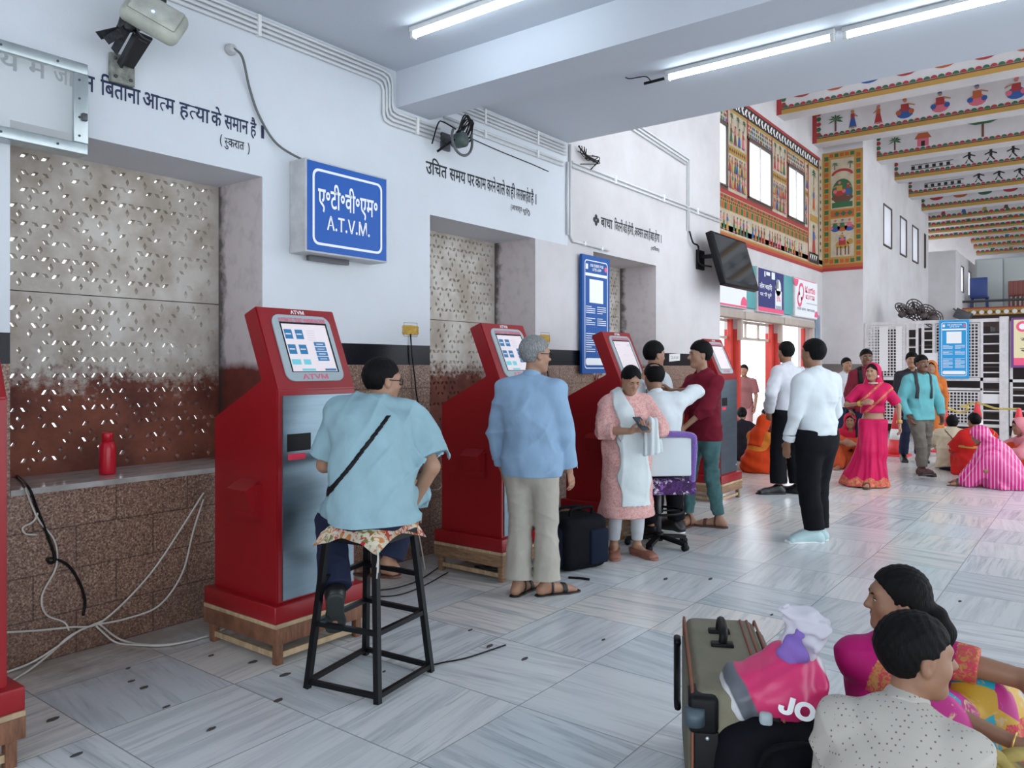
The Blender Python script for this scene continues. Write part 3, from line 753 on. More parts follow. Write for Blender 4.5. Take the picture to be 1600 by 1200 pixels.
# conduits along the ceiling edge
def conduit(paths, r, label, clips=(), mt=PIPE, name='conduit', grp='conduits on the left wall'):
    th = thing(name, label, 'conduit', paths[0][0], 0, grp); o0 = Vector(paths[0][0])
    for p in paths:
        m = MB(); m.tube([Vector(q) - o0 for q in p], r, 8); m.build('pipe', mt, th)
    for c_ in clips:
        m = MB(); m.box(c_[0] - .012, c_[0] + .012, D - .034, D - .001, c_[1], c_[2]); 
        m.v = [tuple(Vector(v) - o0) for v in m.v]; m.build('clip', WHITEPL, th)
    return th
rows = [3.765, 3.733, 3.700, 3.668]
def before(z, k):
    dx = 0.03 * k
    return [(-.5, D - .015, z), (4.10 - dx, D - .015, z), (4.16 - dx, D - .015, z - .015), (4.185 - dx, D - .015, z - .06), (4.185 - dx, D - .015, 3.53 - .033 * k), (4.20 - dx, D - .015, 3.49 - .033 * k), (4.25 - dx, D - .015, 3.475 - .033 * k), (4.72, D - .015, 3.475 - .033 * k)]
conduit([before(z, k) for k, z in enumerate(rows)], .0115, 'four white conduits running along the ceiling edge and down around the beam',
        [(x, 3.65, 3.785) for x in (1.9, 3.0)] + [(4.45, 3.36, 3.49)])
conduit([[(4.78, D - .015, z), (6.60, D - .015, z)] for z in rows] + [[(4.78, D - .012, z), (6.55, D - .012, z)] for z in (3.585, 3.545)], .0115,
        'white conduits along the ceiling edge between the beam and the slab end', [(x, 3.655, 3.785) for x in (5.3, 6.1)] + [(x, 3.53, 3.60) for x in (5.3, 6.1)])
conduit([[(6.68, D - .02, 3.79), (6.68, D - .02, 2.86), (6.72, D - .02, 2.81), (7.45, D - .02, 2.80)], [(6.63, D - .02, 3.60), (6.63, D - .02, 2.86)]], .014,
        'white conduit dropping from the slab end and turning towards the blue panel', [(6.95, 2.79, 2.83), (7.3, 2.78, 2.82)])
conduit([[(6.72, D - .015, 3.62), (10.6, D - .015, 3.62)], [(6.72, D - .015, 3.575), (10.6, D - .015, 3.575)]], .0115, 'pair of long white conduits crossing the wall to its end', [(x, 3.56, 3.65) for x in (7.6, 8.8, 9.8)])
conduit([[(7.4, D - .015, 4.40), (9.55, D - .015, 4.25), (9.55, D - .015, 3.30)], [(7.4, D - .015, 4.355), (9.50, D - .015, 4.205), (9.50, D - .015, 3.30)], [(7.4, D - .015, 4.31), (9.45, D - .015, 4.16)]], .0115, 'three white conduits running high on the wall and down to the television')
# tangled wires where the conduits leave the slab, and round the wall fan
def wires(name, label, paths, r=.005, mt=BLACK, cat='cable', group=None):
    m = MB()
    for p in paths: m.tube(spline(p, 6), r, 6)
    return tag(m.build(name, mt), label, cat, group)
rw = random.Random(3)
wires('wire_tangle', 'tangle of dark wires hanging under the end of the ceiling slab', [[(6.75 + rw.random() * .2, D - .03 - rw.random() * .04, 3.80), (6.78 + rw.random() * .25, D - .05, 3.66 + rw.random() * .08), (6.95 + rw.random() * .3, D - .05, 3.70 + rw.random() * .06), (6.80 + rw.random() * .4, D - .03, 3.58 + rw.random() * .2)] for _ in range(7)])
for z_, x0_, x1_ in ((3.47, 4.95, 6.3),):
    wires('wall_wire', 'thin dark wire running along the wall below the ceiling conduits', [[(x0_, D - .008, 3.50), (5.5, D - .008, z_), (6.0, D - .008, z_ - .015), (x1_, D - .008, z_ - .03)]], .004)

# small wall fan without a guard, dark and dusty
f0 = Vector((4.80, D - .16, 3.37))
th = thing('wall_fan', 'dusty dark wall fan with cable loops under the ceiling beam', 'fan', f0)
m = MB(); m.lathe([(.0, -.07), (.05, -.065), (.062, -.02), (.062, .05), (.03, .075), (.0, .075)], n=18, M=Matrix.Rotation(R(90), 4, 'X')); m.build('motor', mat('dusty_green_grey', (0.09, 0.12, 0.115), 0.6, noise=.3, nscale=20), th)
m = MB(); m.beam((0, .05, 0), (-.02, .16, .02), .03, .03); m.box(-.06, .04, .135, .158, -.06, .08); m.build('bracket', GALV, th)
m = MB()
for a0, a1 in ((150, 395),):
    m.tube([(.125 * math.cos(R(a)), -.03, .125 * math.sin(R(a))) for a in range(a0, a1, 9)], .011, 8)
m.build('guard_ring', mat('corrugated_tube', (.11, .11, .115), .5), th)
m = MB()
for _ in range(9):
    a = rw.random(); m.tube(spline([(-.02 + .06 * rw.random(), .02, .06), (.02 + .1 * rw.random(), -.04, .14 + .08 * rw.random()), (.09 + .06 * rw.random(), -.01, .05 + .1 * rw.random()), (.05 + .05 * rw.random(), .06, -.02)], 6), .006, 6)
m.tube(spline([(-.22, .1, -.06), (-.17, .08, .11), (-.13, .06, .13), (-.02, .02, .09)], 6), .006, 6)
m.tube(spline([(-.16, .1, -.11), (-.11, .03, -.05), (-.05, 0, 0)], 5), .010, 6)
m.build('loose_wire', BLACK, th)

# illuminated sign box A.T.V.M.
sx0, sx1, sz0, sz1, sy = 3.25, 3.985, 2.28, 2.90, D - .17
th = thing('sign_box', 'blue box sign with white lettering above the second ticket machine', 'sign', ((sx0 + sx1) / 2, D, sz0)); o0 = th.location.copy()
m = MB(); m.bevbox(sx0 - o0.x, sx1 - o0.x, sy - D, -.0, 0, sz1 - sz0, .006); m.build('case', mat('sign_case', (0.60, 0.61, 0.62), 0.5, noise=.2, nscale=9), th)
MS = wallM(sx0 - o0.x, sy - D - .003, 0); Wd = sx1 - sx0; Hd = sz1 - sz0
m = MB(); rect(m, .012, Wd - .012, .012, Hd - .012, MS, 0, 0); m.build('sign_face', SIGNBLUE, th)
m = MB(); ringflat(m, rrect(.055, Wd - .055, .055, Hd - .055, .05), rrect(.072, Wd - .072, .072, Hd - .072, .038), MS, .002, 0)
put_text(m, 'ए॰टी॰वी॰एम॰', .10, Wd - .10, .315, .43, MS, 0, .016, z=.002, ref=(0, .62)); put_text(m, 'A.T.V.M.', .175, Wd - .175, .165, .262, MS, 0, .012, z=.002)
m.build('lettering', SIGNW, th)
m = MB(); m.box(-.25, .1, -.06, -.03, -.035, -.0); m.build('bracket_strip', GALV, th)
# cable hole and the cable that feeds it
m = MB(); m.lathe([(0, 0), (.035, 0), (.035, .02), (.026, .045), (.022, .05), (.0, .05)], n=16, M=Matrix.Translation((2.80, D, 3.50)) @ Matrix.Rotation(R(90), 4, 'X')); tag(m.build('cable_outlet', mat('outlet_plaster', (.55, .54, .55), .7)), 'round wall outlet where the sign cable comes out', 'outlet')
m = MB(); m.tube(spline([(2.80, D - .045, 3.50), (2.86, D - .05, 3.46), (2.93, D - .02, 3.30), (3.00, D - .02, 3.14), (3.12, D - .03, 2.99), (3.28, D - .07, 2.915), (3.38, D - .10, 2.90)], 8), .008, 8)
tag(m.build('sign_cable', mat('grey_cable', (.12, .13, .13), .5)), 'grey cable hanging from the wall outlet to the blue box sign', 'cable')

# outdoor radio box on a bracket, a dark bird behind it
a0 = Vector((2.13, D - .02, 3.215))
th = thing('wireless_box', 'pale weatherproof box with a blue light on an angled wall bracket', 'wireless unit', a0)
Mb = Matrix.Translation((.04, -.26, .185)) @ Matrix.Rotation(R(-28), 4, 'Z') @ Matrix.Rotation(R(24), 4, 'Y') @ Matrix.Rotation(R(-30), 4, 'X')
m = MB(); m.bevbox(-.155, .155, -.05, .05, -.115, .115, .045, M=Mb, seg=4); m.build('casing', mat('weathered_ivory', (.50, .51, .44), .5, noise=.35, nscale=8), th)
m = MB(); m.bevbox(-.125, .125, -.058, -.045, -.085, .085, .012, M=Mb, seg=2); m.box(-.03, .05, -.02, .02, .112, .126, M=Mb); m.build('cover_plate', mat('weathered_ivory_light', (.58, .59, .52), .5, noise=.3, nscale=10), th)
m = MB(); m.ell((-.01, -.058, -.03), (.009, .006, .009), M=Mb); m.build('status_light', mat('blue_led', (.12, .3, 1.0), .4, emit=6.0), th)
m = MB(); m.beam((0, -.03, -.03), (.02, -.20, .10), .085, .012, up=(0, .6, 1)); m.beam((-.035, -.03, -.04), (-.02, -.20, .11), .012, .05); m.build('arm', mat('bracket_black', (.02, .02, .022), .5), th)
m = MB(); m.bevbox(-.075, .06, -.012, .018, -.13, .03, .006)
for x_, z_ in ((-.05, -.1), (.035, -.1), (-.05, 0), (.035, 0)): m.cyl((x_, -.02, z_), (x_, -.01, z_), .009, 8, 1)
m.build('wall_plate', [mat('old_plate', (.30, .31, .27), .7, noise=.5, nscale=25), GALV], th)
th = thing('bird', 'black bird perched behind the pale box on the wall bracket', 'bird', a0 + Vector((.02, -.20, .13)))
BIRD = mat('crow_feathers', (.012, .012, .016), .5, bump=.3, bscale=40)
bm = MB(); Mr = Matrix.Rotation(R(30), 4, 'Y')
prof = [(0, -.02), (.025, .0), (.05, .05), (.058, .11), (.05, .17), (.036, .21), (.034, .235), (.036, .26), (.028, .285), (.0, .30)]
Mq = Matrix.Translation((-.11, .03, -.02)) @ Matrix.Rotation(R(42), 4, 'Y') @ Matrix.Scale(1.15, 4) @ Matrix.Scale(.85, 4, (0, 1, 0)); bm.lathe(prof, n=16, M=Mq)
bm.build('body', BIRD, th)
m = MB(); m.lathe([(.0, 0), (.011, .004), (.007, .03), (.0, .05)], n=8, M=Mq @ Matrix.Translation((.02, 0, .265)) @ Matrix.Rotation(R(70), 4, 'Y')); m.build('beak', BLACK, th)
m = MB()
for k, (dz, dx) in enumerate(((-.12, -.22), (-.155, -.17), (-.09, -.24))): m.add([(-.10, .02 * k, .0), (-.07, .02 * k, -.03), (dx + .02, -.02 + .02 * k, dz - .03), (dx - .01, -.02 + .02 * k, dz), (-.10, .012 + .02 * k, .0), (-.07, .012 + .02 * k, -.03), (dx + .02, -.012 + .02 * k, dz - .03), (dx - .01, -.012 + .02 * k, dz)], [(0, 1, 2, 3), (7, 6, 5, 4), (0, 4, 5, 1), (1, 5, 6, 2), (2, 6, 7, 3), (3, 7, 4, 0)])
m.build('tail', BIRD, th)
m = MB()
for s in (-1, 1): m.ell((.045, s * .046, .055), (.035, .014, .10), M=Mq @ Matrix.Translation((-.04, 0, .03)))
m.build('wing', BIRD, th)
for s in (-1, 1):
    m = MB(); m.tube(spline([(-.07, s * .02, .0), (-.03, s * .02, -.05), (.02, s * .02, -.06)], 4), .004, 6); m.build('leg', GALV, th)

# glazed notice frame at the top left
gx0, gx1, gz0, gz1, gy = .78, 1.90, 2.63, 3.10, D - .085
th = thing('notice_case', 'empty aluminium framed glass notice case high at the left edge', 'notice case', ((gx0 + gx1) / 2, D, gz0)); o0 = th.location.copy()
def L_(m): m.v = [tuple(Vector(v) - o0) for v in m.v]; return m
m = MB()
m.box(gx0, gx1, gy, D, gz1 - .012, gz1); m.box(gx0, gx1, gy, D, gz0, gz0 + .012); m.box(gx1 - .012, gx1, gy, D, gz0 + .012, gz1 - .012); m.box(gx0, gx0 + .012, gy, D, gz0 + .012, gz1 - .012)
L_(m).build('side_frame', ALU, th)
m = MB()
for a, b, c_, d in ((gx0, gx1, gz1 - .055, gz1 + .003), (gx0, gx1, gz0 - .003, gz0 + .055), (gx1 - .07, gx1 + .003, gz0 + .055, gz1 - .055), (gx0, gx0 + .07, gz0 + .055, gz1 - .055)): m.bevbox(a, b, gy - .03, gy, c_, d, .005)
for z_ in np.linspace(gz0 + .09, gz1 - .09, 4): m.cyl((gx1 - .045, gy - .034, z_), (gx1 - .045, gy - .028, z_), .006, 8, 1)
for x_ in np.linspace(gx0 + .2, gx1 - .15, 4):
    for z_ in (gz0 + .025, gz1 - .025): m.cyl((x_, gy - .034, z_), (x_, gy - .028, z_), .006, 8, 1)
L_(m).build('door_frame', [ALU, GALV], th)
m = MB(); m.bevbox(gx1 - .035, gx1 - .01, gy - .05, gy - .03, gz0 + .17, gz0 + .21, .004); L_(m).build('latch', GALV, th)
GLASS = mat('clear_glass', (.93, .97, .97), .03, trans=0.0, alpha=.22, spec=.6)
m = MB(); m.box(gx0 + .07, gx1 - .07, gy - .016, gy - .012, gz0 + .055, gz1 - .055); L_(m).build('pane', GLASS, th)

# television on a wall arm, tilted down
th = thing('television', 'black flat television tilted down on an arm at the wall end', 'television', (10.35, D, 2.95))
Mt = Matrix.Translation((0, -.30, 0)) @ Matrix.Rotation(R(-16), 4, 'X')
m = MB(); m.bevbox(-.62, .62, -.045, .045, -.37, .37, .012, M=Mt); m.build('casing', BLACK, th)
m = MB(); m.box(-.575, .575, -.0475, -.0455, -.31, .335, M=Mt); m.build('screen', mat('dark_glossy_screen', (.012, .018, .022), .06, spec=.9), th)
m = MB(); m.beam((-.45, -.02, .05), (-.45, -.26, .05), .05, .05); m.box(-.56, -.34, -.03, 0, -.12, .14); m.tube(spline([(-.8, -.02, .35), (-.78, -.06, .2), (-.66, -.08, .16), (-.6, -.07, -.05), (-.5, -.2, -.1)], 6), .012, 6); m.build('wall_arm', BLACK, th)

# yellow stickers with their sockets, plug leads
def sticker(x, z, label):
    th = thing('warning_sticker', label, 'sticker', (x, D - .001, z))
    m = MB(); r_ = random.Random(int(x * 100)); pts = []
    for q in range(22):
        a = 2 * math.pi * q / 22; pts.append((.085 * math.copysign(min(1, abs(math.cos(a)) * 1.3), math.cos(a)) * (1 + .12 * r_.random()), .034 * math.copysign(min(1, abs(math.sin(a)) * 1.3), math.sin(a)) * (1 + .15 * r_.random())))
    m.prism(pts, -.004, .0, axis=1); m.build('torn_paper', mat('ochre_paper', (.62, .38, .05), .7, noise=.4, nscale=30), th)
    m = MB(); Ms = wallM(0, -.0045, 0); ringflat(m, [(-.075, -.05), (.075, -.05), (.075, .06), (-.075, .06)], [(-.072, -.047), (.072, -.047), (.072, .057), (-.072, .057)], Ms)
    m.build('pencil_outline', GALV, th); 
    m = MB(); m.tube(spline([(-.01, -.012, -.03), (0, -.02, -.2), (.03, -.02, -.38), (.06, -.02, -.55), (.16, -.02, -.80), (.19, -.04, -.95), (.26, -.04, -1.0), (.34, -.03, -.92)], 6), .006, 6); m.build('lead', BLACK, th)
p = on_y(641, 516, D); sticker(p.x, p.z, 'torn ochre sticker with a hanging lead, right of the first pier')
p = on_y(851, 529, D); sticker(p.x, p.z, 'torn ochre sticker with a lead, above the grey haired man\'s head')

# blue ticket-app panel leaning on the wall (its code square is left out)
def poster(name, label, x0, x1, z0, z1, M, t, face, border, title, parent_loc, cat='poster'):
    th = thing(name, label, cat, parent_loc)
    Mi = Matrix.Translation(-Vector(parent_loc)) @ M
    W_ = x1 - x0; H_ = z1 - z0
    m = MB(); m.box(0, W_, 0, H_, -t, 0, M=Mi); m.build('board', face, th)
    m = MB(); ringflat(m, rrect(.045, W_ - .045, .05, H_ - .05, .04), rrect(.055, W_ - .055, .06, H_ - .06, .034), Mi, .002)
    put_text(m, title[0], W_ * .28, W_ * .76, H_ * .905, H_ * .930, Mi, 0, .02, z=.002); put_text(m, title[1], W_ * .36, W_ * .68, H_ * .872, H_ * .896, Mi, 0, .02, z=.002)
    rect(m, .06, W_ - .06, H_ * .825, H_ * .85, Mi, .002, 0)
    rect(m, W_ * .12, W_ * .2, H_ * .88, H_ * .925, Mi, .002, 0); disc(m, W_ * .85, H_ * .90, W_ * .05, Mi, .002, 1)
    rect(m, W_ * .25, W_ * .75, H_ * .60, H_ * .80, Mi, .002, 0)
    for blk, (ya, yb, n_) in enumerate(((.50, .57, 4), (.40, .47, 4), (.17, .34, 9))):
        for side in (0, 1):
            for q in range(n_):
                y_ = H_ * (yb - (yb - ya) * q / n_); xa = W_ * (.13 if side == 0 else .53); ln = W_ * (.33 if (q * 7 + side * 3 + blk) % 4 else .2)
                rect(m, xa, xa + ln, y_ - H_ * .006, y_, Mi, .002, 0)
    flat(m, rrect(W_ * .12, W_ * .88, H_ * .07, H_ * .13, .03), Mi, .002, 0)
    m.build('print', [SIGNW, PINKP], th)
    return th
poster('app_poster', 'tall blue ticket app panel leaning on the wall behind the third red machine', 6.86, 7.42, 1.45, 2.69, wallM(6.84, D - .06, 1.45), .03, SIGNBLUE2, SIGNW, ('QR CODE FOR', 'UTS APP'), (7.1, D - .06, 1.45))

# ================================================================== SHOP FRONT, SIGNS, GATE
def signboard(label, x0, x1, z0, z1, fill):
    th = thing('shop_sign', label, 'sign', ((x0 + x1) / 2, Y_M, z0), 0, None)
    W_ = x1 - x0; H_ = z1 - z0; Mi = wallM(-W_ / 2, -.075, 0)
    m = MB(); m.bevbox(-W_ / 2, W_ / 2, -.07, 0, 0, H_, .008); m.build('box', GATEW, th)
    m = MB(); fill(m, W_, H_, Mi); m.build('print', [SIGNW, NAVY, PINKP, TEAL, SIGNBLUE2, GREYPL], th)
def f1(m, W_, H_, Mi):
    rect(m, .02, W_ - .02, .02, H_ - .02, Mi, 0, 0); put_text(m, 'EER, 94133-22157', W_ * .25, W_ * .93, H_ * .42, H_ * .56, Mi, 1, .01, z=.002)
    rect(m, .02, W_ - .02, .02, .05, Mi, .001, 2); disc(m, W_ - .15, .06, .16, Mi, .002, 2, 12, 0, 180)
def f2(m, W_, H_, Mi):
    rect(m, .03, W_ - .03, .09, H_ - .03, Mi, 0, 1); rect(m, .03, W_ - .03, .02, .1, Mi, .001, 2)
    put_text(m, 'लोन चाहिए', W_ * .06, W_ * .52, H_ * .50, H_ * .66, Mi, 0, .02, z=.002); put_text(m, 'पर भी पूछे', W_ * .08, W_ * .50, H_ * .33, H_ * .46, Mi, 0, .02, z=.002)
    rect(m, W_ * .23, W_ * .27, H_ * .80, H_ * .92, Mi, .002, 0); rect(m, W_ * .30, W_ * .44, H_ * .84, H_ * .92, Mi, .002, 0); flat(m, rrect(W_ * .50, W_ * .63, H_ * .78, H_ * .94, .02), Mi, .002, 0)
    rect(m, W_ * .64, W_ * .90, H_ * .12, H_ * .55, Mi, .002, 0); disc(m, W_ * .76, H_ * .62, .17, Mi, .002, 0); rect(m, W_ * .66, W_ * .70, H_ * .55, H_ * .84, Mi, .002, 4); rect(m, W_ * .72, W_ * .76, H_ * .60, H_ * .80, Mi, .002, 4)
    put_text(m, '5%', W_ * .70, W_ * .84, H_ * .30, H_ * .42, Mi, 2, .02, z=.004); rect(m, W_ * .66, W_ * .88, H_ * .12, H_ * .2, Mi, .004, 5)
def f3(m, W_, H_, Mi):
    rect(m, .02, W_ - .02, .02, H_ - .02, Mi, 0, 0)
    disc(m, W_ * .27, H_ * .66, .19, Mi, .002, 2, 18); disc(m, W_ * .27, H_ * .66, .12, Mi, .003, 0, 18); disc(m, W_ * .20, H_ * .46, .17, Mi, .002, 2, 18); disc(m, W_ * .20, H_ * .46, .09, Mi, .003, 0, 18)
    put_text(m, 'Kurtis', W_ * .44, W_ * .88, H_ * .66, H_ * .83, Mi, 2, .02, z=.002); put_text(m, 'KUTIR', W_ * .46, W_ * .86, H_ * .50, H_ * .61, Mi, 2, .02, z=.002)
    rect(m, W_ * .5, W_ * .98, H_ * .38, H_ * .40, Mi, .002, 5); put_text(m, '99283 14900   94733 14051', W_ * .10, W_ * .86, H_ * .19, H_ * .25, Mi, 1, .01, z=.002)
    disc(m, .08, H_ - .04, .16, Mi, .002, 2, 12, 180, 360); disc(m, W_ - .1, .05, .14, Mi, .002, 2, 12, 0, 180); rect(m, .02, W_ * .9, H_ - .03, H_ - .015, Mi, .002, 2)
signboard('white shop sign with a phone number, half hidden by the television', 11.75, 13.86, 2.56, 3.44, f1)
signboard('navy shop sign with white slogan over the middle doorway', 14.42, 15.93, 2.56, 3.42, f2)
signboard('white shop sign with pink emblem over the last doorway', 16.62, 18.25, 2.58, 3.42, f3)
for x0_, x1_, lb in ((13.92, 14.38, 'teal panel left of the navy shop sign'), (16.0, 16.55, 'teal panel between the navy and the white shop signs')):
    m = MB(); m.bevbox(x0_, x1_, Y_M - .055, Y_M - .006, 2.60, 3.40, .006); tag(m.build('teal_panel', TEAL), lb, 'panel')
m = MB(); m.bevbox(18.28, 18.62, Y_M - .03, Y_M, .9, 2.70, .005); tag(m.build('wall_strip_poster', mat('strip_blue_grey', (.25, .33, .42), .5, noise=.3, nscale=4)), 'narrow blue grey poster beside the last doorway', 'poster')
# doorway frames: shutter box and transom
BEIGE = mat('beige_frame', (.50, .42, .36), .55, noise=.15, nscale=6)
for i, (a, b) in enumerate(DOORS):
    fr = MB(); fr.bevbox(a - .03, b + .03, Y_M - .10, Y_M + .1, 2.38, 2.52, .01); fr.box(b - .03, b + .06, Y_M - .06, Y_M + .02, 0 if i == 2 else 2.0, 2.38); fr.box(b - .14, b - .02, Y_M + .1, Y_M + .16, 0, 2.38, 1)
    o = struct(fr.build('door_%d' % (i + 1), [BEIGE, REDWALL]))
    tr = MB()
    for z_ in (2.05, 2.36): tr.box(a, b, Y_M + .16, Y_M + .2, z_ - .025, z_ + .025)
    for x_ in np.linspace(a, b - .05, 4): tr.box(x_, x_ + .04, Y_M + .16, Y_M + .2, 2.05, 2.36)
    if i < 2: tr.build('transom', BEIGE, o)
# paper notice on the dado past the third window
m = MB(); p = on_y(1054, 559, D); m.prism([(-.16, -.05), (.15, -.035), (.155, .055), (-.155, .045)], -.004, -.001, axis=1); Ms = wallM(0, -.0045, 0); put_text(m, 'QUEUE', -.11, .11, -.018, .02, Ms, 1)
o = tag(m.build('paper_notice', [WHITEPL, GALV]), 'small white paper notice stuck on the black band beside the last machine', 'notice'); o.location = (p.x, D, p.z)

XG = 19.0
def gate_panel(y0, y1, z0, z1, step=.066, bar=.020):
    holes = []
    y = y0 + bar
    while y + step - bar < y1 - .005:
        z = z0 + bar
        while z + step - bar < z1 - .005:
            holes.append([(y, z), (y + step - bar, z), (y + step - bar, z + step - bar), (y, z + step - bar)]); z += step
        y += step
    return plate([(y0, z0), (y1, z0), (y1, z1), (y0, z1)], holes, .012)
th = thing('platform_gate', 'white steel grille gate across the hall behind the walking people', 'gate', (XG, 4.3, 0))
MGt = Matrix.Translation((0, 0, 0)) @ wallM(0, 0, 0, -R(90))
def gpt(px): return on_x(px, 560, XG).y
G0 = 4.30
def gx(px): return G0 - gpt(px)                      # run along the gate, away from the wall
m = MB()
for px, wd in ((1353, .06), (1418, .05), (1433, .05), (1442, .05), (1459, .05), (1534, .05)): 
    x = gx(px); m.box(x - wd / 2, x + wd / 2, .27, 2.50, -.02, .02, M=MGt)
m.box(0, gx(1568), 2.46, 2.53, -.022, .022, M=MGt); m.box(0, gx(1568), .25, .30, -.02, .02, M=MGt); m.box(0, gx(1568), 1.22, 1.29, -.02, .02, M=MGt); m.box(gx(1418), gx(1535), 1.02, 1.07, -.02, .02, M=MGt)
m.box(.05, gx(1418), 1.02, 1.07, -.02, .02, M=MGt)
m.build('frame', GATEW, th)
m = MB(); m.box(gx(1562), gx(1576), 0, 2.56, -.06, .06, M=MGt); m.build('post', GATEW, th)
m = MB()
for a, b, z0, z1, st in ((1420, 1432, 1.35, 2.4, .2), (1443, 1458, 1.5, 2.45, .2), (1536, 1562, .40, 2.3, .2), (1420, 1432, .4, .95, .16), (1536, 1562, .3, .4, .2)):
    z = z0
    while z < z1: m = MB(); m.box(gx(a), gx(b), z - .014, z + .014, -.012, .012, M=MGt); z += st; m.build('cross_bar', GATEW, th)
for a, b, z0, z1 in ((1354, 1417, 1.30, 2.45), (1460, 1533, 1.30, 2.45), (1354, 1417, .31, 1.0), (1434, 1441, 1.3, 1.31), (1460, 1533, .31, 1.0)):
    if z1 - z0 < .1: continue
    me = gate_panel(gx(a) + .02, gx(b) - .02, z0, z1); me.transform(MGt); me.materials.append(GATEW); o = bpy.data.objects.new('grille', me); C.objects.link(o); o.parent = th
m = MB()
for a, b, z0, z1 in ((1374, 1388, 1.42, 2.42), (1400, 1410, 1.42, 2.42), (1444, 1466, 1.42, 1.82), (1535, 1562, .75, .95)): m = MB(); m.box(gx(a), gx(b), z0, z1, .014, .022, M=MGt); m.build('blank_plate', mat('plate_white', (.72, .70, .71), .5), th)
# the second leaf continues to the right
th = thing('platform_gate', 'right hand leaf of the white grille gate, cut by the frame edge', 'gate', (XG, 4.3, 0))
m = MB(); x0_ = gx(1578); m.box(x0_, x0_ + .05, .25, 2.52, -.02, .02, M=MGt); m.box(x0_, x0_ + 3, 2.46, 2.52, -.02, .02, M=MGt); m.box(x0_, x0_ + 3, 1.2, 1.26, -.02, .02, M=MGt); m.box(x0_, x0_ + 3, .25, .3, -.02, .02, M=MGt); m.box(x0_ + .5, x0_ + .55, .25, 2.5, -.02, .02, M=MGt)
m.build('frame', GATEW, th)
me = gate_panel(x0_ + .57, x0_ + 2.9, .31, 1.18); me.transform(MGt); me.materials.append(GATEW); o = bpy.data.objects.new('grille', me); C.objects.link(o); o.parent = th
m = MB()
for z in np.arange(.45, 1.2, .16): m = MB(); m.box(x0_, x0_ + .5, z - .014, z + .014, -.012, .012, M=MGt); m.build('cross_bar', GATEW, th)
PM = wallM(XG - .06, gpt(1468), 1.27, -R(90))
poster('app_poster', 'bright blue app poster hung on the white platform gate', 0, gpt(1468) - gpt(1515), 1.27, 2.52, PM, .012, SIGNCYAN, SIGNW, ('QR CODE FOR', 'UTS APP'), (XG - .06, gpt(1490), 1.27))
p1 = gpt(1580); th = thing('yellow_poster', 'cream poster with pink border and emblem at the right frame edge', 'poster', (XG - .08, p1, 1.5)); Mi = wallM(0, 0, 0, -R(90))
m = MB(); m.box(0, 1.1, 0, 1.02, -.02, 0, M=Mi); m.build('board', mat('violet_edge', (.16, .05, .22), .5), th)
m = MB(); rect(m, .05, 1.05, .05, .98, Mi, .002, 1); rect(m, .05, 1.05, .05, .2, Mi, .004, 2); disc(m, .2, .84, .11, Mi, .004, 2, 16); disc(m, .2, .84, .06, Mi, .005, 0, 16)
put_text(m, 'यात्री', .16, .9, .5, .64, Mi, 3, .01, z=.004); put_text(m, 'सूचना', .16, .9, .27, .40, Mi, 3, .01, z=.004); m.build('print', [SIGNW, mat('cream_paper', (.80, .70, .42), .6), PINKP, GALV], th)
# traffic cones
CONE = mat('cone_red', (.75, .05, .06), .5)
def cone(px, py, label):
    th = thing('traffic_cone', label, 'cone', on_floor(px, py), 0, 'traffic cones before the gate')
    m = MB(); m.bevbox(-.2, .2, -.2, .2, 0, .03, .008); m.lathe([(.15, .03), (.115, .28), (.0, .28)], n=20); m.build('base', CONE, th)
    m = MB(); m.lathe([(.117, .28), (.09, .46), (.0, .46)], n=20); m.build('white_band', WHITEPL, th)
    m = MB(); m.lathe([(.09, .46), (.034, .80), (.03, .81), (.0, .81)], n=20); m.build('tip', CONE, th)
    return th
cone(1476, 706, 'red and white traffic cone right of the man with the backpack'); cone(1527, 690, 'red and white traffic cone showing behind the seated women'); cone(1592, 712, 'red and white traffic cone at the right frame edge')
cone(1401, 712, 'traffic cone half hidden behind the woman in the pink sari')
a_, b_, c_ = on_floor(1476, 706), on_floor(1527, 690), on_floor(1592, 712)
wires('barrier_rope', 'yellow rope slung between the traffic cones', [[a_ + Vector((0, 0, .8)), a_ + Vector((.2, -.25, .70)), a_ + Vector((.1, -.35, .82)), b_ + Vector((0, .3, .70)), b_ + Vector((0, 0, .78)), b_.lerp(c_, .5) + Vector((0, 0, .74)), c_ + Vector((0, 0, .8))]], .02, mat('yellow_rope', (.62, .48, .12), .8), 'rope')

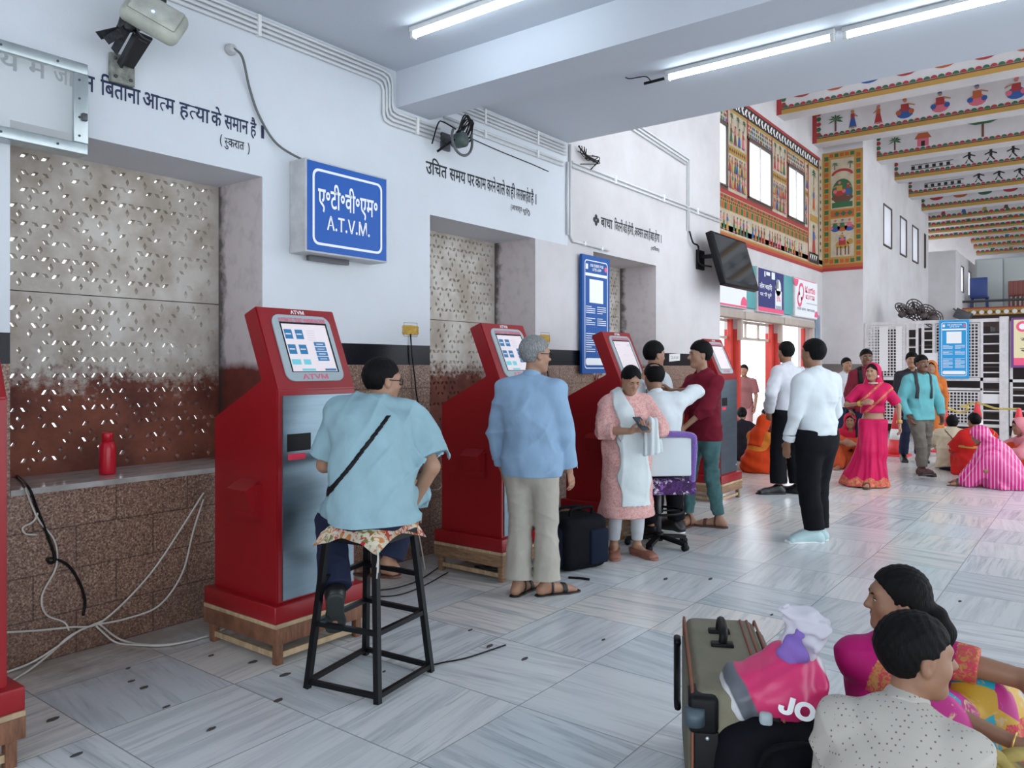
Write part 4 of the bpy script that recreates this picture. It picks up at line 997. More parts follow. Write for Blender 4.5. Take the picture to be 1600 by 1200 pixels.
# heap of pedestal fans behind the gate
hx = 20.6
DARKM = mat('old_fan_metal', (.11, .085, .085), .6, noise=.3, nscale=9)
hp = on_x(1405, 500, hx)
for i, (px, py, r_, tl) in enumerate(((1412, 488, .26, 35), (1428, 486, .28, 60), (1445, 492, .24, 20), (1458, 498, .2, 75))):
    q = on_x(px, py, hx); th = thing('pedestal_fan_head', ('old fan head lying tilted at the left of the heap above the gate', 'old fan head standing tallest in the heap above the gate', 'old fan head in the middle of the heap above the gate', 'old fan head at the right end of the heap above the gate')[i], 'fan', q, 0, 'old fans behind the gate')
    Mf = Matrix.Rotation(R(tl), 4, 'X') @ Matrix.Rotation(R(30 + 20 * i), 4, 'Y')
    m = MB()
    for rr in (r_, r_ * .75, r_ * .5): m.tube([tuple(Mf @ Vector((rr * math.cos(a), rr * math.sin(a), .05))) for a in [2 * math.pi * k / 24 for k in range(25)]], .014, 6)
    for k in range(10): m.tube([tuple(Mf @ Vector((r_ * math.cos(k * .628), r_ * math.sin(k * .628), .05))), tuple(Mf @ Vector((0, 0, .08)))], .009, 5)
    m.build('cage', DARKM, th)
    m = MB(); m.lathe([(0, -.14), (.07, -.13), (.08, 0), (.0, .04)], n=12, M=Mf); m.build('motor', DARKM, th)
    m = MB()
    for k in range(3): m.ell((r_ * .45, 0, .02), (r_ * .4, r_ * .2, .01), 10, 6, M=Mf @ Matrix.Rotation(k * 2.094, 4, 'Z'))
    m.build('blade', DARKM, th)
# loudspeaker and gallery furniture at the far end
q = on_x(1502, 488, X_J - .05); th = thing('horn_speaker', 'dark box speaker tilted on the far pier', 'speaker', (q.x, 3.6, q.z)); m = MB(); m.bevbox(-.3, .1, -.45, -.02, -.15, .15, .02, M=Matrix.Rotation(R(25), 4, 'X')); m.build('cabinet', GALV, th); m = MB(); m.beam((-.1, -.1, 0), (-.1, .05, .12), .04, .04); m.build('bracket', GALV, th)
m = MB(); q = on_x(1520, 471, 28.62); m.cyl((28.62, 3.6, q.z), (28.62, -6, q.z), .04, 8)
for y_ in np.arange(3.3, -5, -1.6): m.cyl((28.62, y_, 3.34), (28.62, y_, q.z), .02, 8)
tag(m.build('gallery_rail', GALV), 'dark rail along the far gallery', 'railing')
q = on_x(1530, 490, 29.2); th = thing('plastic_chair', 'dark blue plastic chair on the far gallery', 'chair', (29.3, q.y, 3.34)); PB = mat('blue_plastic', (.03, .06, .22), .5)
m = MB(); m.bevbox(-.25, .25, -.25, .25, .40, .46, .02); m.build('seat', PB, th); m = MB(); m.bevbox(-.28, -.22, -.25, .25, .44, 1.05, .02); m.build('backrest', PB, th)
for sx_ in (-1, 1):
    for sy_ in (-1, 1): m = MB(); m.cyl((sx_ * .22, sy_ * .22, 0), (sx_ * .2, sy_ * .2, .42), .025, 8); m.build('leg', PB, th)
q = on_x(1568, 480, 30.0); th = thing('cabinet', 'pale grey cabinet on the far gallery', 'cabinet', (30.2, q.y, 3.34)); m = MB(); m.bevbox(-.3, .3, -.85, .8, 0, 1.75, .02); m.build('body', mat('grey_green', (.45, .50, .49), .6), th); m = MB(); m.bevbox(-.33, -.3, -.8, -.02, .1, 1.7, .01); m.bevbox(-.33, -.3, .02, .75, .1, 1.7, .01); m.build('door', mat('grey_green2', (.52, .56, .55), .6), th)
ch0 = None
for i, px in enumerate((1580, 1587, 1594, 1601)):
    q = on_x(px, 490, 29.2)
    if ch0 is None:
        ch0 = thing('stacking_chair', 'reddish chair on the far gallery, first of the row beside the cabinet', 'chair', (29.2, q.y, 3.34), 0, 'reddish chairs on the far gallery'); RB = mat('reddish_chair', (.24, .075, .06), .6)
        m = MB(); m.bevbox(-.2, .2, -.065, .065, .42, .47, .02); m.build('seat', RB, ch0); m = MB(); m.bevbox(-.22, -.18, -.065, .065, .44, .88, .02); m.build('backrest', RB, ch0)
        for sx_ in (-1, 1): m = MB(); m.cyl((sx_ * .18, -.05, 0), (sx_ * .18, -.05, .44), .014, 6); m.build('leg', RB, ch0); m = MB(); m.cyl((sx_ * .18, .05, 0), (sx_ * .18, .05, .44), .014, 6); m.build('leg', RB, ch0)
    else:
        c2 = copy_tree(ch0); c2.location = (29.2, q.y, 3.34); c2['label'] = ('reddish chair on the far gallery, second from the cabinet', 'reddish chair on the far gallery, third from the cabinet', 'reddish chair on the far gallery at the right frame edge')[i - 1]
q = on_x(1594, 414, 31.2); th = thing('hanging_sign', 'small blue sign hanging at the far end of the hall', 'sign', q); Mi = wallM(0, 0, 0, -R(90)); m = MB(); m.box(-.35, .6, -.3, .3, -.04, 0, M=Mi); m.build('board', SIGNBLUE2, th); m = MB(); put_text(m, 'सूचना', -.28, .5, -.02, .2, Mi, 0, .01, z=.003); put_text(m, 'ENQUIRY', -.28, .5, -.22, -.08, Mi, 0, .01, z=.003); m.build('lettering', SIGNW, th)
# ================================================================== TICKET MACHINES
SCRW = mat('screen_white', (.70, .62, .64), .25, emit=.22)
SCRB = mat('screen_button_blue', (.02, .15, .32), .3, emit=.2)
SCRT = mat('screen_teal', (.12, .42, .48), .3, emit=.35)
SCRD = mat('screen_line_grey', (.45, .40, .44), .3, emit=.3)
REDL = mat('red_label', (.75, .03, .08), .5)
LABP = mat('faded_red_print', (.72, .12, .20), .5)
def machine(x0, f, label, w=.52, z0=.215, screen='menu', rz=0.0, dr=.018):
    th = thing('ticket_machine', label, 'ticket machine', (x0, f, z0), rz, 'red ticket machines along the wall')
    d0, t0, t1 = 0.0, 1.40 - z0, 1.84 - z0
    # sheet-steel cabinet: side profile in (y, z), extruded across
    prof = [(0, .085), (0, t0), (.19, t1), (.295, t1 - .04), (.14, t0 + .05), (.57, 1.24 - z0), (.57, .085)]
    bm = bmesh.new()
    a = [bm.verts.new((0, y, z)) for y, z in prof]; b = [bm.verts.new((w, y, z)) for y, z in prof]; n = len(prof)
    bm.faces.new(a); bm.faces.new(b[::-1])
    for i in range(n): bm.faces.new([a[(i + 1) % n], a[i], b[i], b[(i + 1) % n]])
    bmesh.ops.recalc_face_normals(bm, faces=bm.faces[:])
    bmesh.ops.bevel(bm, geom=bm.edges[:], offset=.006, segments=2, affect='EDGES')
    m = MB(); m.addbm(bm); m.build('cabinet', REDP, th)
    m = MB(); m.bevbox(-.045, w + .045, -.045, .60, 0, .09, .006); m.build('plinth', REDP, th)
    m = MB(); m.box(.03, w - dr, -.008, .0, .10, t0 - .03); ob = m.build('front_door', STEEL, th)
    m = MB(); m.cyl((w - .03 - dr, -.008, .17), (w - .03 - dr, -.016, .17), .012, 12); m.build('lock', ALU, ob)
    m = MB(); m.box(.055, .205, -.0095, -.006, .865, .955); m.build('ticket_slot', BLACK, th)
    m = MB(); m.box(.06, .17, -.0095, -.0075, .82, .852); m.build('slot_label', REDL, th)
    # hood on the left side
    m = MB(); zz = .61; m.prism([(.13, zz - .10), (.34, zz - .10), (.34, zz + .08), (.13, zz + .08)], -.03, .0, axis=0); m.prism([(-.085, zz + .055), (0, zz + .10), (0, zz - .06), (-.04, zz - .06)], .15, .32, axis=1, M=Matrix(((1, 0, 0, 0), (0, 1, 0, 0), (0, 0, 1, 0), (0, 0, 0, 1))))
    m.build('side_hood', REDP, th)
    # tilted head: bezel, screen, lettering
    c_, s_ = .19 / .4797, .44 / .4797
    Mf = Matrix(((1, 0, 0, 0), (0, c_, -s_, 0), (0, s_, c_, t0), (0, 0, 0, 1))); Lf = .48
    m = MB(); bz = rrect(.075, w - .06, .045, Lf - .045, .05)
    n = len(bz); m.add([tuple(Mf @ Vector((p[0], p[1], z))) for z in (0, .008) for p in bz], [list(range(n, 2 * n))] + [[i, (i + 1) % n, n + (i + 1) % n, n + i] for i in range(n)])
    m.build('screen_bezel', GREYPL, th)
    sx0, sx1, sy0, sy1 = .125, w - .10, .10, Lf - .10
    m = MB(); rect(m, sx0 - .008, sx1 + .012, sy0 - .004, sy1 + .012, Mf, .0085, 0); m.build('screen_surround', BLACK, th)
    m = MB(); rect(m, sx0, sx1, sy0, sy1, Mf, .0095, 0); W_ = sx1 - sx0; H_ = sy1 - sy0; X = lambda u: sx0 + u * W_; Y = lambda v: sy0 + v * H_
    if screen == 'menu':
        for u, v in ((.02, .68), (.26, .68), (.02, .36), (.26, .36)):
            rect(m, X(u), X(u + .17), Y(v), Y(v + .2), Mf, .0105, 1); rect(m, X(u + .02), X(u + .14), Y(v + .09), Y(v + .115), Mf, .011, 0)
        for k in range(4): rect(m, X(.62), X(.88), Y(.22 + k * .105), Y(.31 + k * .105), Mf, .0105, 1); rect(m, X(.67), X(.83), Y(.255 + k * .105), Y(.27 + k * .105), Mf, .011, 0)
        rect(m, X(.02), X(.22), Y(.14), Y(.25), Mf, .0105, 2); rect(m, X(.28), X(.44), Y(.14), Y(.25), Mf, .0105, 2)
        rect(m, X(.0), X(1), Y(.0), Y(.06), Mf, .0105, 0); rect(m, X(.2), X(.5), Y(.01), Y(.055), Mf, .011, 2); rect(m, X(.72), X(.98), Y(.01), Y(.055), Mf, .011, 1)
        for k in range(5): rect(m, X(.52), X(.70), Y(.66 + k * .05), Y(.67 + k * .05), Mf, .0105, 3)
    else:
        rect(m, X(.05), X(.35), Y(.86), Y(.88), Mf, .0105, 3); rect(m, X(.75), X(.92), Y(.84), Y(.90), Mf, .0105, 3); rect(m, X(.3), X(.7), Y(.5), Y(.515), Mf, .0105, 3)
    m.build('screen', [SCRW, SCRB, SCRT, SCRD], th)
    m = MB(); put_text(m, 'ATVM', w / 2 - .045, w / 2 + .045, Lf - .035, Lf - .012, Mf, 0, .02, z=.001); m.build('lettering', [SIGNW, LABP], th); m = MB()
    put_text(m, 'AUTOMATIC TICKET VENDING MACHINE', .115, w - .09, Lf - .088, Lf - .062, Mf, 1, .025, z=.009); m.build('lettering', [SIGNW, LABP], th); m = MB(); put_text(m, 'ATVM', w / 2 - .085, w / 2 + .085, .055, .085, Mf, 1, .02, z=.009)
    m.build('lettering', [SIGNW, LABP], th)
    return th
def stand(x0, f, label, w=.52, h=.215, mts=(WOODR, WOODL), rz=0.0):
    th = thing('wooden_stand', label, 'stand', (x0, f, 0), rz, 'wooden stands under the ticket machines')
    a, b, c_, d = -.045, w + .045, -.05, .605
    m = MB(); m.bevbox(a, b, c_, d, h - .022, h, .003); m.build('top_board', mts[1], th)
    m = MB(); m.bevbox(a, b, c_, c_ + .022, h - .105, h - .022, .002); m.bevbox(a, b, d - .022, d, h - .105, h - .022, .002); m.bevbox(a, a + .022, c_ + .022, d - .022, h - .105, h - .022, .002); m.bevbox(b - .022, b, c_ + .022, d - .022, h - .105, h - .022, .002)
    m.build('apron', mts[0], th)
    for x_ in (a + .022, b - .062):
        for y_ in (c_ + .022, d - .062): m = MB(); m.bevbox(x_, x_ + .04, y_, y_ + .04, 0, h - .022, .003); m.build('leg', mts[0], th)
    m = MB(); m.box(a + .04, b - .04, c_ + .03, c_ + .05, .03, .06); m.box(a + .03, a + .05, c_ + .04, d - .04, .03, .06); m.build('stretcher', mts[1], th)
    return th
KX = [(.67, 3.31), (2.44, 3.365), (4.33, 3.39), (6.03, 3.39), (8.28, 3.40)]
KL = ['red ticket machine cut by the left frame edge', 'large red ticket machine facing the man on the black stool', 'red ticket machine beside the grey haired man in light blue', 'red ticket machine behind the woman with the phone, its screen touched by a hand', 'farthest red ticket machine behind the young man in maroon']
SL = ['wooden stand at the bottom left corner under the cut off machine', 'reddish wooden stand under the large machine beside the stool', 'pale legged wooden stand behind the grey haired man', 'wooden stand behind the black duffel bag', 'wooden stand behind the young man in maroon']
for i, (x, y) in enumerate(KX):
    stand(x, y, SL[i], mts=((WOODR, WOODL) if i in (0, 1) else (WOOD, WOODL)))
    machine(x, y, KL[i], screen='menu' if i in (1, 2) else 'plain', dr=.018 if i else .10)

# scraps of wire under the third stand
r_ = random.Random(9)
wires('wire_coil', 'coil of black wire and rubbish lying under the stand behind the grey haired man', [[(4.42 + r_.random() * .35, 3.42 + r_.random() * .4, .01 + r_.random() * .09) for _ in range(6)] for _ in range(12)], .007, mat('loose_grey_wire', (.06, .06, .065), .4))

# ================================================================== STOOL, CUSHION, CHAIR
F_ = [Vector(p) for p in ((2.342, 2.998, 0), (2.423, 2.603, 0), (2.840, 2.668, 0), (2.80, 3.10, 0))]
cen = sum(F_, Vector()) / 4
SH = .735
th = thing('bar_stool', 'tall black metal stool under the man in light blue', 'stool', cen)
T_ = [(p - cen) * .70 + Vector((0, 0, SH - .03)) for p in F_]; B_ = [p - cen for p in F_]
for i in range(4):
    m = MB(); m.beam(B_[i], T_[i], .028, .028, up=(1, .16, 0)); m.build('leg', BLACKP, th)
def at(i, t): return B_[i].lerp(T_[i], t)
for i, j, t_ in [(i, (i + 1) % 4, t_) for i in range(4) for t_ in (.045, .43)] + [(0, 3, .72), (2, 3, .70)]: m = MB(); m.beam(at(i, t_), at(j, t_), .022, .022); m.build('rung', BLACKP, th)
m = MB(); ex = 1.10; P4 = [Vector((p.x * ex, p.y * ex, SH - .045)) for p in T_]; m.add([tuple(p) for p in P4] + [(p.x, p.y, SH - .012) for p in P4], [(0, 1, 2, 3), (4, 7, 6, 5), (0, 4, 5, 1), (1, 5, 6, 2), (2, 6, 7, 3), (3, 7, 4, 0)]); m.build('seat', BLACKP, th)
def floral(name, cols, scale=14):
    k = NT(name, .85); v = k.mapping()
    vo = k.n('TexVoronoi'); vo.inputs['Scale'].default_value = scale; k.l(v, vo.inputs['Vector'])
    n = k.noise(v, scale * 1.2, 3, .6, 1.5)
    cc = k.xyz(vo.outputs['Color'])
    a = k.ramp(cc[0], [(0, cols[0]), (.3, cols[1]), (.55, cols[2]), (.8, cols[3])], 'CONSTANT')
    c = k.mix(k.ramp(n, [(.46, 0.0), (.54, 1.0)]), a, cols[4]); k.base(c); return k.m
FLOR = floral('floral_cloth', [(.55, .02, .03), (.62, .22, .06), (.45, .08, .03), (.22, .20, .06), (.72, .64, .50)], 20)
th = thing('seat_cushion', 'red and cream floral cushion tied on the black stool', 'cushion', cen + Vector((0, 0, SH)))
bm = bmesh.new(); N = 16; grid = {}
u0, u1 = (T_[1] - T_[0]) , (T_[3] - T_[0])
for top in (0, 1):
    for i in range(N + 1):
        for j in range(N + 1):
            a, b = i / N * 2 - 1, j / N * 2 - 1
            e = max(abs(a), abs(b)); cor = abs(a * b) ** 1.5
            p = (T_[0] + u0 * (i / N) + u1 * (j / N)); p = Vector((p.x * 1.24 * (1 + .06 * cor), p.y * 1.24 * (1 + .06 * cor), 0))
            th_ = .034 * (1 - e ** 6); z = .024 + (th_ if top else -.022 * (1 - e ** 10) ) - .055 * cor - .04 * e ** 8
            if not top: z = max(z, .001) if e < .80 else z
            if e == 1 and not top: grid[(0, i, j)] = grid.get((1, i, j)); 
            grid[(top, i, j)] = bm.verts.new((p.x, p.y, z + .004 * math.sin(9 * a + 3 * b)))
for top in (0, 1):
    for i in range(N):
        for j in range(N):
            q = [grid[(top, i, j)], grid[(top, i + 1, j)], grid[(top, i + 1, j + 1)], grid[(top, i, j + 1)]]
            bm.faces.new(q if top else q[::-1])
for i in range(N):
    for k_ in ((lambda t: (t, 0)), (lambda t: (N, t)), (lambda t: (N - t, N)), (lambda t: (0, N - t))):
        a, b = k_(i), k_(i + 1); bm.faces.new([grid[(0,) + a], grid[(0,) + b], grid[(1,) + b], grid[(1,) + a]])
bmesh.ops.recalc_face_normals(bm, faces=bm.faces[:])
m = MB(); m.addbm(bm, smooth=True); m.build('cover', FLOR, th)
m = MB(); 
for i, dx in enumerate((-.02, .0, .02, .035)): 
    p = T_[1] * 1.25; m.tube(spline([(p.x + dx * .6, p.y + dx, -.03), (p.x + dx + .004, p.y + dx - .004, -.09), (p.x + dx, p.y + dx, -.12 - .06 * (i % 3))], 4), .0035, 6)
m.build('tie_string', mat('string', (.55, .52, .46), .8), th)

PUR = mat('purple_plush', (.20, .10, .42), .9, bump=.8, bscale=90, sheen=.5)
PFL = floral('purple_floral', [(.10, .02, .16), (.07, .02, .12), (.60, .52, .66), (.22, .10, .34), (.03, .01, .05)], 26)
NET = mat('white_netting', (.62, .68, .70), .8)
sc_ = on_floor(1022, 852); CHX, CHY = 6.00, 3.00
th = thing('swivel_chair', 'swivel chair with purple plush frame under the balding man in white', 'chair', (CHX, CHY, 0), R(14))
m = MB()
for k in range(5):
    a = R(20 + 72 * k); e = Vector((math.cos(a), math.sin(a), 0)); m.beam(Vector((0, 0, .09)), e * .27 + Vector((0, 0, .055)), .05, .028)
m.lathe([(.035, .05), (.04, .12), (.0, .12)], n=14); m.build('star_base', BLACK, th)
for k in range(5):
    a = R(20 + 72 * k); e = Vector((math.cos(a), math.sin(a), 0)) * .262; t_ = Vector((-math.sin(a), math.cos(a), 0))
    m = MB(); m.cyl(e - t_ * .022 + Vector((0, 0, .027)), e + t_ * .022 + Vector((0, 0, .027)), .026, 14); m.build('castor', BLACK, th)
m = MB(); m.cyl((0, 0, .1), (0, 0, .54), .022, 14); m.build('column', GALV, th)
SZ = .60
m = MB(); m.tube([(.20 * math.cos(a), .20 * math.sin(a), .30) for a in [2 * math.pi * k / 28 for k in range(29)]], .011, 8); m.tube([(-.2, 0, .3), (.2, 0, .3)], .008, 6); m.build('foot_ring', BLACK, th)
m = MB(); m.bevbox(-.24, .24, -.23, .23, SZ - .07, SZ, .035, seg=4); m.build('seat', PFL, th)
m = MB(); m.bevbox(-.245, .245, -.245, -.19, SZ - .13, SZ - .01, .02, seg=3); m.build('seat_valance', PFL, th)
bx = [(-.21, -.25, SZ + .10), (-.215, -.27, SZ + .30), (-.16, -.28, SZ + .365), (.16, -.28, SZ + .365), (.215, -.27, SZ + .30), (.21, -.25, SZ + .06), (.22, -.2, SZ - .06)]
m = MB(); m.tube(spline([(-.22, -.2, SZ - .06)] + bx, 6), .026, 12); m.build('back_frame', PUR, th)
m = MB(); m.bevbox(-.19, .19, -.285, -.255, SZ + .03, SZ + .345, .012); m.build('backrest', NET, th)

# ================================================================== BAGS, BOTTLE, FLOOR CABLES
th = thing('bottle', 'red plastic water bottle standing on the first window sill', 'bottle', on_floor(168, 741, .90) + Vector((0, 0, .0)))
RP = mat('red_plastic', (.60, .012, .03), .3)
m = MB(); m.lathe([(.0, 0), (.042, 0), (.045, .01), (.045, .15), (.040, .175), (.030, .19), (.0, .19)], n=24); m.build('body', RP, th)
m = MB(); m.lathe([(.031, .188), (.031, .235), (.028, .242), (.0, .242)], n=20); m.build('cap', RP, th)

bl = Vector((5.02, 3.22, 0)); th = thing('duffel_bag', 'black duffel bag on the floor between the grey haired man and the woman in pink', 'bag', bl, R(-20))
BLKF = mat('black_nylon', (.005, .0055, .009), .75, noise=.4, nscale=9, bump=.4, bscale=14, spec=.12); NVYF = mat('dark_navy_nylon', (.007, .012, .027), .75, bump=.3, bscale=16, spec=.12)
bm = bmesh.new(); 
m = MB(); m.bevbox(-.21, .21, -.17, .17, 0, .40, .07, seg=5); m.build('body', BLKF, th)
m = MB(); m.bevbox(-.235, -.12, -.13, .13, .02, .34, .05, seg=4); m.bevbox(.02, .19, -.185, -.15, .04, .30, .015); m.build('pocket', NVYF, th)
m = MB(); m.tube(spline([(-.10, -.08, .39), (-.09, -.09, .45), (.09, -.09, .455), (.10, -.08, .39)], 6), .012, 8); m.tube(spline([(-.10, .08, .39), (-.09, .05, .44), (.09, .05, .44), (.10, .08, .39)], 6), .012, 8); m.build('handle', BLKF, th)

# big olive suitcase standing on its long side, wheels towards the camera
pA = on_floor(1070, 961, .50); pB = on_floor(1085, 1085, .50); dl = (pA - pB); dl.z = 0; L_s = .76
ang = math.atan2(dl.y, dl.x)
th = thing('suitcase', 'olive brown suitcase standing on its long side at the bottom of the picture', 'suitcase', (pA.x, pA.y, 0), ang)
OLV = mat('olive_canvas', (.205, .185, .125), .7, noise=.18, nscale=6, bump=.15, bscale=160); OLD = mat('olive_panel', (.14, .125, .085), .75, noise=.2, nscale=8, bump=.15, bscale=160); PIPG = mat('rust_piping', (.22, .075, .04), .6)
TH = .27
m = MB(); m.bevbox(-L_s, 0, -TH, 0, .02, .50, .035, seg=4); m.build('shell', OLV, th)
m = MB(); m.bevbox(-L_s + .03, -.03, -TH - .035, -TH + .01, .05, .47, .03, seg=3); m.build('front_pocket', OLD, th)
m = MB()
for off in (.004, -.06 * 0 - TH + .03, -TH + .055, -TH + .0):
    pts = [(-L_s + .03, off, .5), (-.03, off, .5), (0 + .002, off, .47), (.002, off, .05), (-.03, off, .02), (-L_s + .03, off, .02), (-L_s - .002, off, .05), (-L_s - .002, off, .47), (-L_s + .03, off, .502)]
    m.tube(pts, .0055, 6)
m.build('piping', PIPG, th)
m = MB(); m.bevbox(-L_s + .10, -.06, -.002, .014, .06, .44, .008); m.build('back_panel', OLD, th)
m = MB(); m.tube(spline([(-.33, -TH * .45, .495), (-.32, -TH * .47, .545), (-.20, -TH * .47, .55), (-.19, -TH * .45, .495)], 6), [.016] * 19, 8); m.bevbox(-.355, -.31, -TH * .6, -TH * .3, .495, .512, .006); m.bevbox(-.21, -.165, -TH * .6, -TH * .3, .495, .512, .006); m.build('carry_handle', BLACK, th)
m = MB(); m.tube([(-.05, .03, .14), (.03, .03, .14), (.03, .03, .40), (-.05, .03, .40)], .014, 8); m.build('tow_handle', BLACK, th)
for z_ in (.07, .43):
    m = MB(); m.bevbox(-L_s - .02, -L_s + .10, -.075, .018, z_ - .06, z_ + .06, .018, seg=3); m.build('corner_guard', BLACK, th)
    m = MB(); m.cyl((-L_s - .02, .0, z_ - .025), (-L_s - .02, .0, z_ + .025), .032, 18); m.build('wheel', mat('grey_wheel', (.06, .09, .11), .4), th)
m = MB(); m.bevbox(-L_s - .012, -L_s, -.075, .0, .12, .38, .004); m.bevbox(-L_s - .012, -L_s, -TH + .01, -TH + .07, .04, .46, .004); m.build('base_plate', BLACK, th)
m = MB(); 
for y_, z_ in ((-.04, .36), (-.04, .16), (-TH + .04, .36), (-TH + .04, .16)): m.ell((-L_s - .014, y_, z_), (.004, .007, .007), 8, 6)
m.build('rivet', ALU, th)
m = MB(); m.bevbox(-L_s - .03, -L_s, -TH + .035, -TH + .075, .40, .46, .012); m.build('foot', GREYPL, th)

# floor cables by the first window and between the machines
WC = mat('white_cable', (.58, .55, .50), .6)
def fl_(px, py, z=.008): 
    p = on_floor(px, py)
    if p.y > D - .03: p = on_y(px, py, D - .03); p.z = max(p.z, z); return p
    p.z = z; return p
def wl_(px, py, off=.012): return on_y(px, py, D - off)
wires('cable_bundle', 'bundle of white cables spread on the floor under the first window', [
    [fl_(10, 988), fl_(60, 985), fl_(110, 980), fl_(150, 976, .03), wl_(190, 945, .03), wl_(240, 890, .02), wl_(290, 815, .012), wl_(318, 770)],
    [fl_(150, 976, .03), wl_(200, 966, .03), wl_(250, 945, .03), wl_(285, 895, .012), wl_(302, 830), wl_(318, 780)],
    [fl_(10, 1052), fl_(50, 1035), fl_(90, 1010), fl_(125, 985, .03), fl_(160, 972, .04)],
    [fl_(10, 1072), fl_(45, 1050), fl_(80, 1020), fl_(112, 992, .03), fl_(165, 968, .04)],
    [fl_(155, 975, .03), fl_(190, 1000), fl_(240, 1010), fl_(300, 1003), fl_(350, 985), fl_(385, 975)],
    [fl_(150, 978, .03), fl_(180, 1004), fl_(215, 1010), fl_(265, 1010), fl_(330, 995)]], .0055, WC)
wires('hanging_cable', 'white cable hanging from the sill down the granite wall', [[wl_(40, 762), wl_(50, 790), wl_(62, 815), wl_(85, 845), wl_(88, 885), wl_(66, 930), wl_(72, 960), wl_(100, 972), wl_(108, 985, .05)], [wl_(60, 800), wl_(52, 815), wl_(36, 824), wl_(40, 834), wl_(58, 836)]], .005, WC)
wires('hanging_cable', 'black cable hanging from the sill down the granite wall', [[on_floor(10, 728, .905), on_floor(28, 745, .907), wl_(45, 762, .02), wl_(58, 795), wl_(75, 838), wl_(86, 872), wl_(80, 880), wl_(74, 874), wl_(86, 873), wl_(108, 885), wl_(125, 912), wl_(133, 940), wl_(130, 962)]], .007, BLACK)
wires('floor_cable', 'thin black cable on the marble nearest the wall between the stool and the next machine', [[fl_(585, 925), fl_(620, 920), fl_(655, 908), fl_(690, 885)]], .004, BLACK)
wires('floor_cable', 'thin black cable on the marble ending at the leg of the pale legged stand', [[fl_(575, 934), fl_(620, 932), fl_(660, 918), fl_(700, 896)]], .004, BLACK)
wires('floor_cable', 'thin black cable on the marble running right from the stool foot', [[fl_(660, 1045), fl_(690, 1038), fl_(730, 1030), fl_(790, 1010)]], .004, BLACK)
wires('hanging_cable', 'pale cable hanging beside the next machine behind the stool', [[wl_(690, 690), wl_(690, 760), Vector((4.2, 4.1, .55)), fl_(664, 892)]], .005, WC)
wires('rubber_strip', 'short black strip lying on the marble beside the grey haired man', [[fl_(888, 904), fl_(905, 905), fl_(921, 907)]], .009, BLACK)

# litter specks on the marble
m = MB(); r_ = random.Random(21)
for px, py in ((365, 960), (225, 1075), (205, 1065), (435, 1095), (330, 1140), (600, 1050), (820, 1030), (765, 1010), (735, 985), (445, 1055), (395, 1035), (200, 1045), (120, 1180), (82, 1125), (943, 1000), (1206, 961), (1500, 940), (330, 1025), (260, 1105), (1040, 905), (1110, 905)):
    q = on_floor(px, py); r0 = .008 + .012 * r_.random(); a0 = r_.random() * 3
    m.prism([(q.x + r0 * (1 + .9 * abs(math.cos(a))) * math.cos(a + a0), q.y + r0 * .7 * math.sin(a + a0)) for a in [2 * math.pi * k / 7 for k in range(7)]], .0005, .005, axis=2)
tag(m.build('litter', mat('dark_litter', (.06, .05, .045), .8)), 'small dark scraps of litter scattered over the marble floor', 'litter', kind='stuff')
